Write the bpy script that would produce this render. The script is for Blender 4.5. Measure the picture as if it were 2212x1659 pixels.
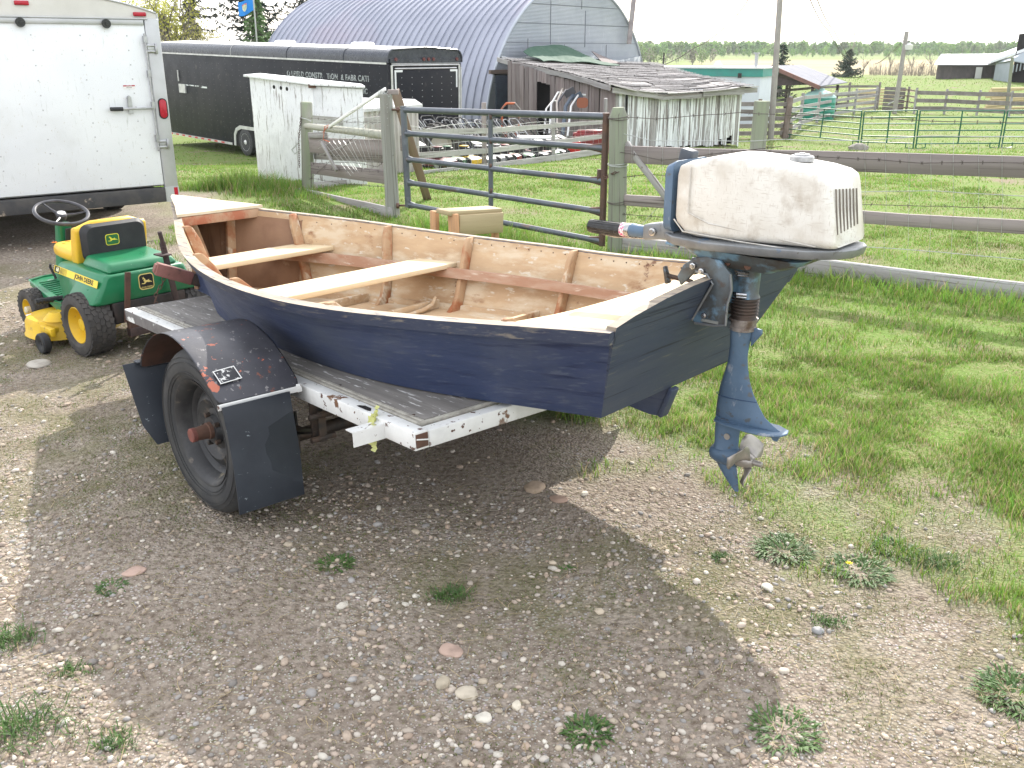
import bpy, math, random
import numpy as np
from mathutils import Vector, Matrix, Euler, noise as mnoise

random.seed(11)
rng = np.random.default_rng(7)
R = math.radians
for o in list(bpy.data.objects):
    bpy.data.objects.remove(o)
scene = bpy.context.scene
COL = scene.collection

# ---------------------------------------------------------------- camera
CAM_H, FPX, HOR = 1.70, 2000.0, 110.0            # eye height, focal length and horizon row (in a 2212 x 1659 frame)
PITCH = math.atan((829.5 - HOR) / FPX)
cd = bpy.data.cameras.new('camera')
cam = bpy.data.objects.new('camera', cd)
COL.objects.link(cam)
cam.location = (0, 0, CAM_H)
cam.rotation_euler = (R(90) - PITCH, 0, 0)
cd.sensor_width = 36.0
cd.lens = 36.0 * FPX / 2212.0
cd.clip_start = 0.05
cd.clip_end = 6000
scene.camera = cam

# ---------------------------------------------------------------- sky, sun, exposure
SUN = Vector((0.33, 1.32, 1.0)).normalized()
sun_el = math.asin(SUN.z)
sun_az = math.atan2(SUN.x, SUN.y)
world = bpy.data.worlds.new('World')
scene.world = world
world.use_nodes = True
wn, wl = world.node_tree.nodes, world.node_tree.links
wn.clear()
w_out = wn.new('ShaderNodeOutputWorld')
w_bg = wn.new('ShaderNodeBackground')
w_bg.inputs['Strength'].default_value = 0.15
w_sky = wn.new('ShaderNodeTexSky')
w_sky.sky_type = 'NISHITA'
w_sky.sun_disc = False
w_sky.sun_elevation = sun_el
w_sky.sun_rotation = sun_az
w_sky.air_density = 1.0
w_sky.dust_density = 2.5
w_sky.ozone_density = 1.0
# thin bright cloud cover over most of the sky
w_tc = wn.new('ShaderNodeTexCoord')
w_map = wn.new('ShaderNodeMapping')
w_map.inputs['Scale'].default_value = (1.6, 1.6, 5.0)
w_no = wn.new('ShaderNodeTexNoise')
w_no.inputs['Scale'].default_value = 1.5
w_no.inputs['Detail'].default_value = 6
w_ramp = wn.new('ShaderNodeValToRGB')
w_ramp.color_ramp.elements[0].position = 0.36
w_ramp.color_ramp.elements[0].color = (.42, .42, .42, 1)
w_ramp.color_ramp.elements[1].position = 0.6
w_ramp.color_ramp.elements[1].color = (.95, .95, .95, 1)
w_mix = wn.new('ShaderNodeMix')
w_mix.data_type = 'RGBA'
w_mix.inputs[7].default_value = (8.6, 8.7, 8.9, 1)
wl.new(w_tc.outputs['Generated'], w_map.inputs['Vector'])
wl.new(w_map.outputs[0], w_no.inputs['Vector'])
wl.new(w_no.outputs['Fac'], w_ramp.inputs['Fac'])
wl.new(w_ramp.outputs[0], w_mix.inputs[0])
wl.new(w_sky.outputs[0], w_mix.inputs[6])
wl.new(w_mix.outputs[2], w_bg.inputs['Color'])
wl.new(w_bg.outputs[0], w_out.inputs['Surface'])

sd = bpy.data.lights.new('sun', 'SUN')
sd.energy = 3.6
sd.angle = R(0.6)
sd.color = (1.0, 0.95, 0.88)
sun = bpy.data.objects.new('sun', sd)
COL.objects.link(sun)
sun.location = (8, 20, 30)
sun.rotation_euler = SUN.to_track_quat('Z', 'Y').to_euler()

vs = scene.view_settings
vs.view_transform = 'Standard'
vs.look = 'None'
vs.exposure = 0.96
vs.gamma = 1.0
vs.use_curve_mapping = False
scene.cycles.max_bounces = 6
scene.cycles.diffuse_bounces = 3
scene.cycles.glossy_bounces = 3
scene.cycles.transparent_max_bounces = 6
scene.cycles.use_denoising = True

# ---------------------------------------------------------------- placing things: a pixel of the 2212-wide frame at a distance
CP, SP = math.cos(PITCH), math.sin(PITCH)
def ray(px, py):
    u = (px - 1106) / FPX
    v = (829.5 - py) / FPX
    return Vector((u, CP + v * SP, -SP + v * CP))
def at(px, py, Y):
    d = ray(px, py)
    return Vector((0, 0, CAM_H)) + d * (Y / d.y)
def on_plane(px, py, o, n):
    d = ray(px, py)
    c = Vector((0, 0, CAM_H))
    t = (Vector(o) - c).dot(n) / d.dot(n)
    return c + d * t
def wall_plane(px, py, a, b):
    """point of the vertical plane through ground points a and b"""
    a, b = Vector(a[:2]).to_3d(), Vector(b[:2]).to_3d()
    n = Vector((-(b - a).y, (b - a).x, 0)).normalized()
    return on_plane(px, py, a, n)

def smooth(t):
    t = np.clip(t, 0, 1)
    return t * t * (3 - 2 * t)
def hz(x, y):
    """height of the terrain"""
    x = np.asarray(x, float); y = np.asarray(y, float)
    rngv = 20 + np.clip(x + 8, 0, 12) * 0.5
    z = -1.4 * smooth((y - 10) / rngv)
    right = smooth((x - 2) / 10)
    z = z - 0.75 * smooth((y - 30) / 34) * right
    z = z + 1.15 * smooth((y - 68) / 32) * smooth((x - 14) / 10)
    z = z - 1.0 * smooth((y - 108) / 90)
    z = z + 0.0046 * np.clip(y - 150, 0, 420)
    z = z + 0.05 * np.sin(x * .31 + 1.3) * np.sin(y * .23) * smooth((y - 9) / 10)
    z = z + 0.012 * np.sin(x * 1.7 + y * .9) * np.sin(y * 1.3 - x * .4) * smooth((np.hypot(x + .3, y - 3.3) - 1.0) / 2)
    return z
def ground(px, py, lo=1.0, hi=900.0):
    """where the ray of a pixel meets the terrain"""
    d = ray(px, py); d = d / d.y
    a, b = lo, hi
    Y = a
    step = 0.05
    while Y < hi:
        z = CAM_H + d.z * Y
        if z < float(hz(d.x * Y, Y)):
            break
        step = max(.05, Y * .01)
        Y += step
    return Vector((d.x * Y, Y, float(hz(d.x * Y, Y))))

# ---------------------------------------------------------------- materials
MATS = {}
def mat(name, c, c2=None, s=6.0, lo=.4, hi=.65, rough=.6, metal=0.0, bump=0.0, bs=40.0, stretch=(1, 1, 1),
        layers=(), spec=.4, rnd=0.0, detail=8, attr=None, coat=0.0, bstretch=None, trans=0.0):
    """noise-mixed principled material; layers = (colour, scale, lo, hi, stretch) painted over in turn"""
    if name in MATS:
        return MATS[name]
    m = bpy.data.materials.new(name)
    m.use_nodes = True
    nt = m.node_tree
    N, Lk = nt.nodes, nt.links
    bs_ = N['Principled BSDF']
    tc = N.new('ShaderNodeTexCoord')
    oi = N.new('ShaderNodeObjectInfo')
    add = N.new('ShaderNodeVectorMath'); add.operation = 'MULTIPLY_ADD'
    comb = N.new('ShaderNodeCombineXYZ')
    for i in range(3):
        Lk.new(oi.outputs['Random'], comb.inputs[i])
    Lk.new(comb.outputs[0], add.inputs[0])
    add.inputs[1].default_value = (17, 31, 23)
    Lk.new(tc.outputs['Object'], add.inputs[2])
    base = add.outputs[0]
    def noise(scale, st, det=detail, rg=.6):
        mp = N.new('ShaderNodeMapping')
        mp.inputs['Scale'].default_value = st
        Lk.new(base, mp.inputs['Vector'])
        n = N.new('ShaderNodeTexNoise')
        n.inputs['Scale'].default_value = scale
        n.inputs['Detail'].default_value = det
        n.inputs['Roughness'].default_value = rg
        Lk.new(mp.outputs[0], n.inputs['Vector'])
        return n.outputs['Fac']
    def ramp(fac, lo, hi):
        mr = N.new('ShaderNodeMapRange')
        mr.inputs['From Min'].default_value = lo
        mr.inputs['From Max'].default_value = hi
        Lk.new(fac, mr.inputs['Value'])
        return mr.outputs[0]
    col = None
    rgb = N.new('ShaderNodeRGB'); rgb.outputs[0].default_value = (*c, 1)
    col = rgb.outputs[0]
    if attr:
        at_ = N.new('ShaderNodeAttribute'); at_.attribute_name = attr
        col = at_.outputs['Color']
    first = [(c2, s, lo, hi, stretch)] if c2 else []
    for (cc, sc, l_, h_, st) in first + list(layers):
        mx = N.new('ShaderNodeMix'); mx.data_type = 'RGBA'
        Lk.new(ramp(noise(sc, st), l_, h_), mx.inputs[0])
        Lk.new(col, mx.inputs[6])
        mx.inputs[7].default_value = (*cc, 1)
        col = mx.outputs[2]
    if rnd:
        hs = N.new('ShaderNodeHueSaturation')
        mr = N.new('ShaderNodeMapRange')
        mr.inputs['To Min'].default_value = 1 - rnd
        mr.inputs['To Max'].default_value = 1 + rnd
        Lk.new(oi.outputs['Random'], mr.inputs['Value'])
        Lk.new(mr.outputs[0], hs.inputs['Value'])
        Lk.new(col, hs.inputs['Color'])
        col = hs.outputs[0]
    Lk.new(col, bs_.inputs['Base Color'])
    rn = N.new('ShaderNodeMapRange')
    rn.inputs['To Min'].default_value = max(.03, rough - .12)
    rn.inputs['To Max'].default_value = min(1, rough + .12)
    Lk.new(noise(s * 2.3, stretch, 4), rn.inputs['Value'])
    Lk.new(rn.outputs[0], bs_.inputs['Roughness'])
    bs_.inputs['Metallic'].default_value = metal
    bs_.inputs['Specular IOR Level'].default_value = spec
    bs_.inputs['Coat Weight'].default_value = coat
    bs_.inputs['Coat Roughness'].default_value = .15
    if trans:
        tr = N.new('ShaderNodeBsdfTranslucent')
        Lk.new(col, tr.inputs['Color'])
        ms = N.new('ShaderNodeMixShader'); ms.inputs[0].default_value = trans
        out = [n for n in N if n.type == 'OUTPUT_MATERIAL'][0]
        Lk.new(bs_.outputs[0], ms.inputs[1]); Lk.new(tr.outputs[0], ms.inputs[2])
        Lk.new(ms.outputs[0], out.inputs['Surface'])
    if bump:
        bp = N.new('ShaderNodeBump')
        bp.inputs['Strength'].default_value = 1.0
        bp.inputs['Distance'].default_value = bump
        Lk.new(noise(bs, bstretch or stretch, 6), bp.inputs['Height'])
        Lk.new(bp.outputs[0], bs_.inputs['Normal'])
    MATS[name] = m
    return m

# ---------------------------------------------------------------- objects
WM = {}          # world matrix of every object placed here
def reg(o, parent=None, M=None):
    M = M or Matrix.Identity(4)
    COL.objects.link(o)
    if parent is not None:
        o.parent = parent
        o.matrix_basis = WM[parent.name].inverted() @ M
    else:
        o.matrix_basis = M
    WM[o.name] = M.copy()
    return o
def tag(o, label=None, cat=None, group=None, kind=None):
    if label: o['label'] = label
    if cat: o['category'] = cat
    if group: o['group'] = group
    if kind: o['kind'] = kind
    return o
def thing(name, label, cat, loc=(0, 0, 0), rz=0.0, group=None, M=None):
    o = bpy.data.objects.new(name, None)
    o.empty_display_size = .1
    reg(o, None, M if M is not None else Matrix.Translation(Vector(loc)) @ Matrix.Rotation(rz, 4, 'Z'))
    return tag(o, label, cat, group)
def children_of(o):
    return [c for c in bpy.data.objects if c.parent == o]
def copy_tree(o, M=None, label=None, parent=None):
    c = o.copy()
    COL.objects.link(c)
    if parent is None:
        c.matrix_basis = M
        WM[c.name] = M.copy()
        if label: c['label'] = label
    else:
        c.parent = parent
        WM[c.name] = WM[parent.name] @ c.matrix_basis
    for ch in KIDS.get(o.name, []):
        copy_tree(ch, None, None, c)
    return c
KIDS = {}

class MB:
    """collects shapes and links them as ONE mesh object"""
    def __init__(s):
        s.v, s.f, s.mi = [], [], []
        s.cur = 0
    def verts(s, vs_):
        k = len(s.v)
        s.v.extend([tuple(v) for v in vs_])
        return k
    def face(s, *i):
        s.f.append(tuple(i)); s.mi.append(s.cur)
    def hexa(s, p):
        """eight corners: bottom ring 0-3, top ring 4-7"""
        k = s.verts(p)
        for q in ((3, 2, 1, 0), (4, 5, 6, 7), (0, 1, 5, 4), (1, 2, 6, 5), (2, 3, 7, 6), (3, 0, 4, 7)):
            s.face(*[k + i for i in q])
        return s
    def box(s, c, d, M=None, taper=(1, 1)):
        x, y, z = d[0] / 2, d[1] / 2, d[2] / 2
        tx, ty = taper
        p = [Vector((sx * x * (tx if sz > 0 else 1), sy * y * (ty if sz > 0 else 1), sz * z)) for sz in (-1, 1) for sx, sy in ((-1, -1), (1, -1), (1, 1), (-1, 1))]
        if M is not None:
            p = [M @ q for q in p]
        return s.hexa([q + Vector(c) for q in p])
    def ring(s, c, u, w, r, n, ph=0):
        return s.verts([Vector(c) + (u * math.cos(ph + 2 * math.pi * i / n) + w * math.sin(ph + 2 * math.pi * i / n)) * r for i in range(n)])
    def tube(s, pts, r, n=8, cap=True, closed=False):
        pts = [Vector(p) for p in pts]
        rs = r if isinstance(r, (list, tuple)) else [r] * len(pts)
        k0 = []
        ref = None
        m = len(pts)
        for i, p in enumerate(pts):
            if closed:
                t = pts[(i + 1) % m] - pts[i - 1]
            else:
                t = pts[min(i + 1, m - 1)] - pts[max(i - 1, 0)]
            t = t.normalized() if t.length > 1e-9 else Vector((0, 0, 1))
            if ref is None:
                ref = Vector((0, 0, 1)) if abs(t.z) < .9 else Vector((1, 0, 0))
            u = t.cross(ref)
            if u.length < 1e-6:
                u = t.cross(Vector((0.3, 1, 0.2)))
            u.normalize()
            w = u.cross(t).normalized()
            ref = w
            k0.append(s.ring(p, u, w, rs[i], n))
        for i in range(m if closed else m - 1):
            a, b = k0[i], k0[(i + 1) % m]
            for j in range(n):
                s.face(a + j, a + (j + 1) % n, b + (j + 1) % n, b + j)
        if cap and not closed:
            s.face(*[k0[0] + j for j in range(n)][::-1])
            s.face(*[k0[-1] + j for j in range(n)])
        return s
    def lathe(s, prof, c=(0, 0, 0), axis='Y', n=32, cap=True, M=None):
        """prof = (distance along axis, radius)"""
        c = Vector(c)
        A, u, w = {'X': (Vector((1, 0, 0)), Vector((0, 1, 0)), Vector((0, 0, 1))), 'Y': (Vector((0, 1, 0)), Vector((0, 0, 1)), Vector((1, 0, 0))), 'Z': (Vector((0, 0, 1)), Vector((1, 0, 0)), Vector((0, 1, 0)))}[axis]
        if M is not None:
            A, u, w = M @ A, M @ u, M @ w
        ks = [s.ring(c + A * a, u, w, max(r, 1e-4), n) for a, r in prof]
        for a, b in zip(ks, ks[1:]):
            for j in range(n):
                s.face(a + j, a + (j + 1) % n, b + (j + 1) % n, b + j)
        if cap:
            s.face(*[ks[0] + j for j in range(n)][::-1])
            s.face(*[ks[-1] + j for j in range(n)])
        return s
    def prism(s, poly, d, o=(0, 0, 0), ex=(1, 0, 0), ey=(0, 0, 1)):
        """2-D outline swept by the vector d"""
        o, ex, ey, d = Vector(o), Vector(ex), Vector(ey), Vector(d)
        n = len(poly)
        a = s.verts([o + ex * p[0] + ey * p[1] for p in poly])
        b = s.verts([o + ex * p[0] + ey * p[1] + d for p in poly])
        s.face(*[a + i for i in range(n)][::-1])
        s.face(*[b + i for i in range(n)])
        for i in range(n):
            j = (i + 1) % n
            s.face(a + i, a + j, b + j, b + i)
        return s
    def loft(s, rings, cap=True, closed=True):
        ks = [s.verts(r) for r in rings]
        n = len(rings[0])
        for a, b in zip(ks, ks[1:]):
            for j in range(n if closed else n - 1):
                s.face(a + j, a + (j + 1) % n, b + (j + 1) % n, b + j)
        if cap and closed:
            s.face(*[ks[0] + j for j in range(n)][::-1])
            s.face(*[ks[-1] + j for j in range(n)])
        return s
    def grid(s, fn, nu, nv):
        """sheet of nu x nv cells; fn(u, v) with u, v in 0..1"""
        k = s.verts([fn(i / nu, j / nv) for i in range(nu + 1) for j in range(nv + 1)])
        for i in range(nu):
            for j in range(nv):
                a = k + i * (nv + 1) + j
                s.face(a, a + nv + 1, a + nv + 2, a + 1)
        return s
    def mesh(s, name, mats):
        me = bpy.data.meshes.new(name)
        me.from_pydata(s.v, [], s.f)
        for m in (mats if isinstance(mats, (list, tuple)) else [mats]):
            me.materials.append(m)
        if len(set(s.mi)) > 1:
            me.polygons.foreach_set('material_index', s.mi)
        return me
    def build(s, name, mats, parent=None, M=None, smooth=False, bevel=0.0, bseg=2, solid=0.0, label=None, world=False, fix=True, sub=0, angle=35):
        """M: frame of the vertices (default: the parent's own frame; world=True: world frame)"""
        if parent is None and M is None:
            # a thing of one mesh: put its origin at its base
            P = np.array(s.v)
            c = Vector(((P[:, 0].min() + P[:, 0].max()) / 2, (P[:, 1].min() + P[:, 1].max()) / 2, P[:, 2].min()))
            s.v = [tuple(Vector(v) - c) for v in s.v]
            M = Matrix.Translation(c)
        elif M is None:
            M = Matrix.Identity(4) if world else WM[parent.name]
        me = s.mesh(name, mats)
        if fix:
            import bmesh
            b = bmesh.new(); b.from_mesh(me)
            bmesh.ops.recalc_face_normals(b, faces=b.faces)
            b.to_mesh(me); b.free()
        o = bpy.data.objects.new(name, me)
        reg(o, parent, M)
        if parent is not None:
            KIDS.setdefault(parent.name, []).append(o)
        if solid:
            md = o.modifiers.new('solid', 'SOLIDIFY'); md.thickness = abs(solid); md.offset = 0 if solid > 0 else -1
        if bevel:
            md = o.modifiers.new('bevel', 'BEVEL'); md.width = bevel; md.segments = bseg; md.limit_method = 'ANGLE'; md.angle_limit = R(angle)
        if sub:
            md = o.modifiers.new('sub', 'SUBSURF'); md.levels = sub; md.render_levels = sub
        if smooth or bevel or sub:
            me.polygons.foreach_set('use_smooth', [True] * len(me.polygons))
            if not bevel and not sub:
                me.set_sharp_from_angle(angle=R(angle))
        if label: o['label'] = label
        return o

def frame_x(p0, p1, up=(0, 0, 1)):
    """frame with X from p0 to p1 and Z as near to up as can be"""
    p0, p1, up = Vector(p0), Vector(p1), Vector(up)
    x = (p1 - p0).normalized()
    y = up.cross(x)
    if y.length < 1e-5:
        y = Vector((0, 1, 0)).cross(x)
    y.normalize()
    z = x.cross(y)
    M = Matrix((x, y, z)).transposed().to_4x4()
    M.translation = p0
    return M, (p1 - p0).length
def plank(name, p0, p1, thick, height, m, parent=None, up=(0, 0, 1), bevel=0.002, rough=0.0, label=None, segs=1, align=.5):
    """a board from p0 to p1, its length along local X (so that the grain runs along it)"""
    M, L = frame_x(p0, p1, up)
    b = MB()
    rr = random.Random(hash((round(L, 3), name, round(M.translation.x, 3))) & 0xffff)
    rings = []
    for i in range(segs + 1):
        x = L * i / segs
        dz = rr.uniform(-rough, rough); dh = rr.uniform(-rough, rough); dy = rr.uniform(-rough, rough) * .5
        z0, z1 = -height * align + dz, height * (1 - align) + dz + dh
        rings.append([(x, -thick / 2 + dy, z0), (x, thick / 2 + dy, z0), (x, thick / 2 + dy, z1), (x, -thick / 2 + dy, z1)])
    b.loft(rings)
    return b.build(name, m, parent, M=M, bevel=bevel, bseg=1, label=label)
def pole(name, p0, p1, r0, r1, m, parent=None, n=12, wob=0.0, label=None, segs=4):
    M, L = frame_x(p0, p1)
    b = MB()
    pts, rs = [], []
    for i in range(segs + 1):
        t = i / segs
        pts.append((L * t, random.uniform(-wob, wob) * (0 < i < segs), random.uniform(-wob, wob) * (0 < i < segs)))
        rs.append((r0 + (r1 - r0) * t) * random.uniform(.97, 1.03))
    b.tube(pts, rs, n)
    return b.build(name, m, parent, M=M, smooth=True, label=label)
def wire(name, pts, r, m, parent=None, barbs=0.0, world=True, twist=False, sag=0.0, label=None):
    b = MB()
    P = []
    pts = [Vector(p) for p in pts]
    for a, c in zip(pts, pts[1:]):
        k = max(2, int((c - a).length / .12))
        for i in range(k):
            t = i / k
            q = a.lerp(c, t); q.z -= sag * 4 * t * (1 - t)
            q += Vector((random.uniform(-1, 1), random.uniform(-1, 1), random.uniform(-1, 1))) * .003
            P.append(q)
    P.append(pts[-1])
    b.tube(P, r, 4)
    if barbs:
        d = 0
        for a, c in zip(P, P[1:]):
            d += (c - a).length
            if d > barbs:
                d = 0
                for s_ in (1, -1):
                    q = Vector((random.uniform(-.3, .3), random.uniform(-.3, .3), s_)) * .014
                    b.tube([a - q, a + q * 1.0 + (c - a).normalized() * .012], r * .8, 3)
    return b.build(name, m, parent, world=True if parent is not None else False, label=label)

def raw_mesh(name, V, F, mats, parent=None, attrs=None, smooth=False, tri=True, mi=None):
    """fast path for big meshes: V (n,3), F (m,k)"""
    me = bpy.data.meshes.new(name)
    V = np.asarray(V, np.float32); F = np.asarray(F, np.int32)
    k = F.shape[1]
    me.vertices.add(len(V)); me.vertices.foreach_set('co', V.ravel())
    me.loops.add(F.size); me.loops.foreach_set('vertex_index', F.ravel())
    me.polygons.add(len(F)); me.polygons.foreach_set('loop_start', np.arange(0, F.size, k, dtype=np.int32))
    if mi is not None:
        me.polygons.foreach_set('material_index', np.asarray(mi, np.int32))
    for m in (mats if isinstance(mats, (list, tuple)) else [mats]):
        me.materials.append(m)
    me.update(calc_edges=True)
    for nm, C in (attrs or {}).items():
        a = me.color_attributes.new(nm, 'FLOAT_COLOR', 'POINT')
        C = np.asarray(C, np.float32)
        if C.shape[1] == 3:
            C = np.concatenate([C, np.ones((len(C), 1), np.float32)], 1)
        a.data.foreach_set('color', C.ravel())
    if smooth:
        me.polygons.foreach_set('use_smooth', [True] * len(me.polygons))
    o = bpy.data.objects.new(name, me)
    reg(o, parent, Matrix.Identity(4))
    if parent is not None:
        KIDS.setdefault(parent.name, []).append(o)
    return o
# ================================================================ THE GROUND
def vnoise(x, y, s, seed=0):
    """cheap value noise"""
    x = np.asarray(x) * s + seed * 17.3; y = np.asarray(y) * s + seed * 9.1
    xi, yi = np.floor(x), np.floor(y)
    fx, fy = x - xi, y - yi
    fx = fx * fx * (3 - 2 * fx); fy = fy * fy * (3 - 2 * fy)
    def h(a, b):
        t = np.sin(a * 127.1 + b * 311.7) * 43758.5453
        return t - np.floor(t)
    return (h(xi, yi) * (1 - fx) + h(xi + 1, yi) * fx) * (1 - fy) + (h(xi, yi + 1) * (1 - fx) + h(xi + 1, yi + 1) * fx) * fy
def fbm(x, y, s, seed=0):
    return .5 * vnoise(x, y, s, seed) + .3 * vnoise(x, y, s * 2.1, seed + 1) + .2 * vnoise(x, y, s * 4.3, seed + 2)
def grass_amount(x, y):
    """0 on the gravel yard, 1 on the lawn and pasture"""
    xb = np.interp(y, [0, 1.5, 2.5, 2.9, 3.35, 3.96, 4.73, 6.5, 8.2, 9.8, 12.3, 12.6], [2.3, 1.85, 1.35, 1.12, .82, .62, .12, -1.5, -2.85, -3.6, -4.4, -30])
    g = (x - xb) / 1.0 + (fbm(x, y, 1.8, 3) - .5) * 2.8 + .2
    return np.clip(g, 0, 1)
ys = [-30, -20, -10, -5, -2, 0, .8]
y = .8
while y < 2600:
    y += max(.055, .028 * y if y < 12 else .035 * y if y < 60 else .05 * y)
    ys.append(y)
ys = np.array(ys)
nx = 190
tt = np.linspace(-1, 1, nx)
tt = np.sign(tt) * (np.abs(tt) ** 1.35)
W = np.maximum(6 + np.maximum(ys, 0) * .72, 8.0)
far_w = np.where(ys > 60, ys * .9 + 30, W)
GX = tt[None, :] * np.where(np.abs(tt)[None, :] > .995, 60 + np.abs(far_w)[:, None] * 2.0, far_w[:, None])
GY = np.repeat(ys[:, None], nx, 1)
GZ = hz(GX, GY)
ga = grass_amount(GX, GY)
gz_f = (fbm(GX, GY, 6, 5) - .5) * .018 * (GY < 9)
GZ = GZ + gz_f
tan_f = smooth((GY - 112) / 14) * smooth((GX / np.maximum(GY, 1) - .17) / .05) * (1 - smooth((GY - 300) / 60))
moss = .55 * np.clip((fbm(GX, GY, 1.15, 8) - .50) * 6, 0, 1) * np.clip((fbm(GX, GY, 9.0, 9) - .42) * 6, 0, 1)
V = np.stack([GX, GY, GZ], 2).reshape(-1, 3)
i0 = (np.arange(len(ys) - 1)[:, None] * nx + np.arange(nx - 1)[None, :]).ravel()
Fq = np.stack([i0, i0 + 1, i0 + nx + 1, i0 + nx], 1)
gm = bpy.data.materials.new('ground')
gm.use_nodes = True
N, Lk = gm.node_tree.nodes, gm.node_tree.links
P = N['Principled BSDF']; P.inputs['Roughness'].default_value = .95; P.inputs['Specular IOR Level'].default_value = .15
tcg = N.new('ShaderNodeTexCoord')
def gn(kind, scale, **kw):
    n = N.new(kind); n.inputs['Scale'].default_value = scale
    Lk.new(tcg.outputs['Object'], n.inputs['Vector'])
    for k_, v_ in kw.items(): n.inputs[k_].default_value = v_
    return n
def mixc(f, a, b):
    m = N.new('ShaderNodeMix'); m.data_type = 'RGBA'
    if hasattr(f, 'is_output'): Lk.new(f, m.inputs[0])
    else: m.inputs[0].default_value = f
    for sck, q in ((m.inputs[6], a), (m.inputs[7], b)):
        if hasattr(q, 'is_output'): Lk.new(q, sck)
        else: sck.default_value = (*q, 1)
    return m.outputs[2]
def rmp(f, lo, hi):
    m = N.new('ShaderNodeMapRange'); m.inputs['From Min'].default_value = lo; m.inputs['From Max'].default_value = hi
    Lk.new(f, m.inputs['Value']); return m.outputs[0]
atn = N.new('ShaderNodeAttribute'); atn.attribute_name = 'zone'
sep = N.new('ShaderNodeSeparateColor'); Lk.new(atn.outputs['Color'], sep.inputs[0])
n1 = gn('ShaderNodeTexNoise', 2.2, Detail=8.0)
n2 = gn('ShaderNodeTexNoise', 38, Detail=8.0)
n3 = gn('ShaderNodeTexNoise', 160, Detail=4.0)
vo = gn('ShaderNodeTexVoronoi', 85); vo2 = gn('ShaderNodeTexVoronoi', 190)
dirt = mixc(rmp(n1.outputs['Fac'], .35, .7), (.25, .207, .168), (.34, .29, .24))
dirt = mixc(rmp(n2.outputs['Fac'], .42, .68), dirt, (.13, .10, .075))
stone = N.new('ShaderNodeHueSaturation'); stone.inputs['Saturation'].default_value = .22; stone.inputs['Value'].default_value = .62
Lk.new(vo.outputs['Color'], stone.inputs['Color'])
n7 = gn('ShaderNodeTexNoise', 3.1, Detail=6.0)
thr_ = N.new('ShaderNodeMapRange'); thr_.inputs['From Min'].default_value = .38; thr_.inputs['From Max'].default_value = .66; thr_.inputs['To Min'].default_value = .12; thr_.inputs['To Max'].default_value = .40
Lk.new(n7.outputs['Fac'], thr_.inputs['Value'])
smask = N.new('ShaderNodeMath'); smask.operation = 'LESS_THAN'
Lk.new(vo.outputs['Distance'], smask.inputs[0]); Lk.new(thr_.outputs[0], smask.inputs[1])
dirt = mixc(smask.outputs[0], dirt, mixc(.6, stone.outputs[0], (.33, .275, .215)))
s2 = N.new('ShaderNodeMath'); s2.operation = 'LESS_THAN'; s2.inputs[1].default_value = .2
Lk.new(vo2.outputs['Distance'], s2.inputs[0])
dirt = mixc(s2.outputs[0], dirt, (.31, .26, .205))
n8 = gn('ShaderNodeTexNoise', 60, Detail=6.0)
dirt = mixc(rmp(n8.outputs['Fac'], .60, .70), dirt, (.15, .155, .07))
dirt = mixc(sep.outputs[2], dirt, mixc(rmp(n3.outputs['Fac'], .4, .6), (.10, .115, .035), (.17, .15, .08)))
turf = mixc(rmp(n2.outputs['Fac'], .36, .62), (.13, .20, .045), (.24, .22, .11))
turf = mixc(rmp(n1.outputs['Fac'], .3, .8), turf, (.13, .225, .04))
n6 = gn('ShaderNodeTexNoise', .9, Detail=7.0)
turf = mixc(rmp(n6.outputs['Fac'], .57, .68), turf, (.23, .19, .13))
gcol = mixc(sep.outputs[0], dirt, turf)
n4 = gn('ShaderNodeTexNoise', .05, Detail=5.0)
tanc = mixc(rmp(n4.outputs['Fac'], .4, .6), (.36, .29, .18), (.30, .265, .15))
gcol = mixc(sep.outputs[1], gcol, tanc)
Lk.new(gcol, P.inputs['Base Color'])
bp = N.new('ShaderNodeBump'); bp.inputs['Distance'].default_value = .012
bsum = N.new('ShaderNodeMath'); bsum.operation = 'MULTIPLY_ADD'; bsum.inputs[1].default_value = -.7
Lk.new(vo.outputs['Distance'], bsum.inputs[0]); Lk.new(n2.outputs['Fac'], bsum.inputs[2])
Lk.new(bsum.outputs[0], bp.inputs['Height']); Lk.new(bp.outputs[0], P.inputs['Normal'])
zone = np.stack([ga, tan_f, moss * (1 - ga)], 2).reshape(-1, 3)
g_o = raw_mesh('ground', V, Fq, gm, attrs={'zone': zone}, smooth=True)
tag(g_o, kind='structure')

def scatter(n, x0, x1, y0, y1, pw=1.0):
    """random points, density falling with distance"""
    u = rng.random(n); yy = y0 + (y1 - y0) * u ** pw
    return x0 + (x1 - x0) * rng.random(n), yy
def in_view(x, y, z=0.0, m=60):
    zz = z - CAM_H
    Z = y * CP - zz * SP
    px = 1106 + FPX * x / Z; py = 829.5 - FPX * (y * SP + zz * CP) / Z
    return (px > -m) & (px < 2212 + m) & (py < 1659 + m)

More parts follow.
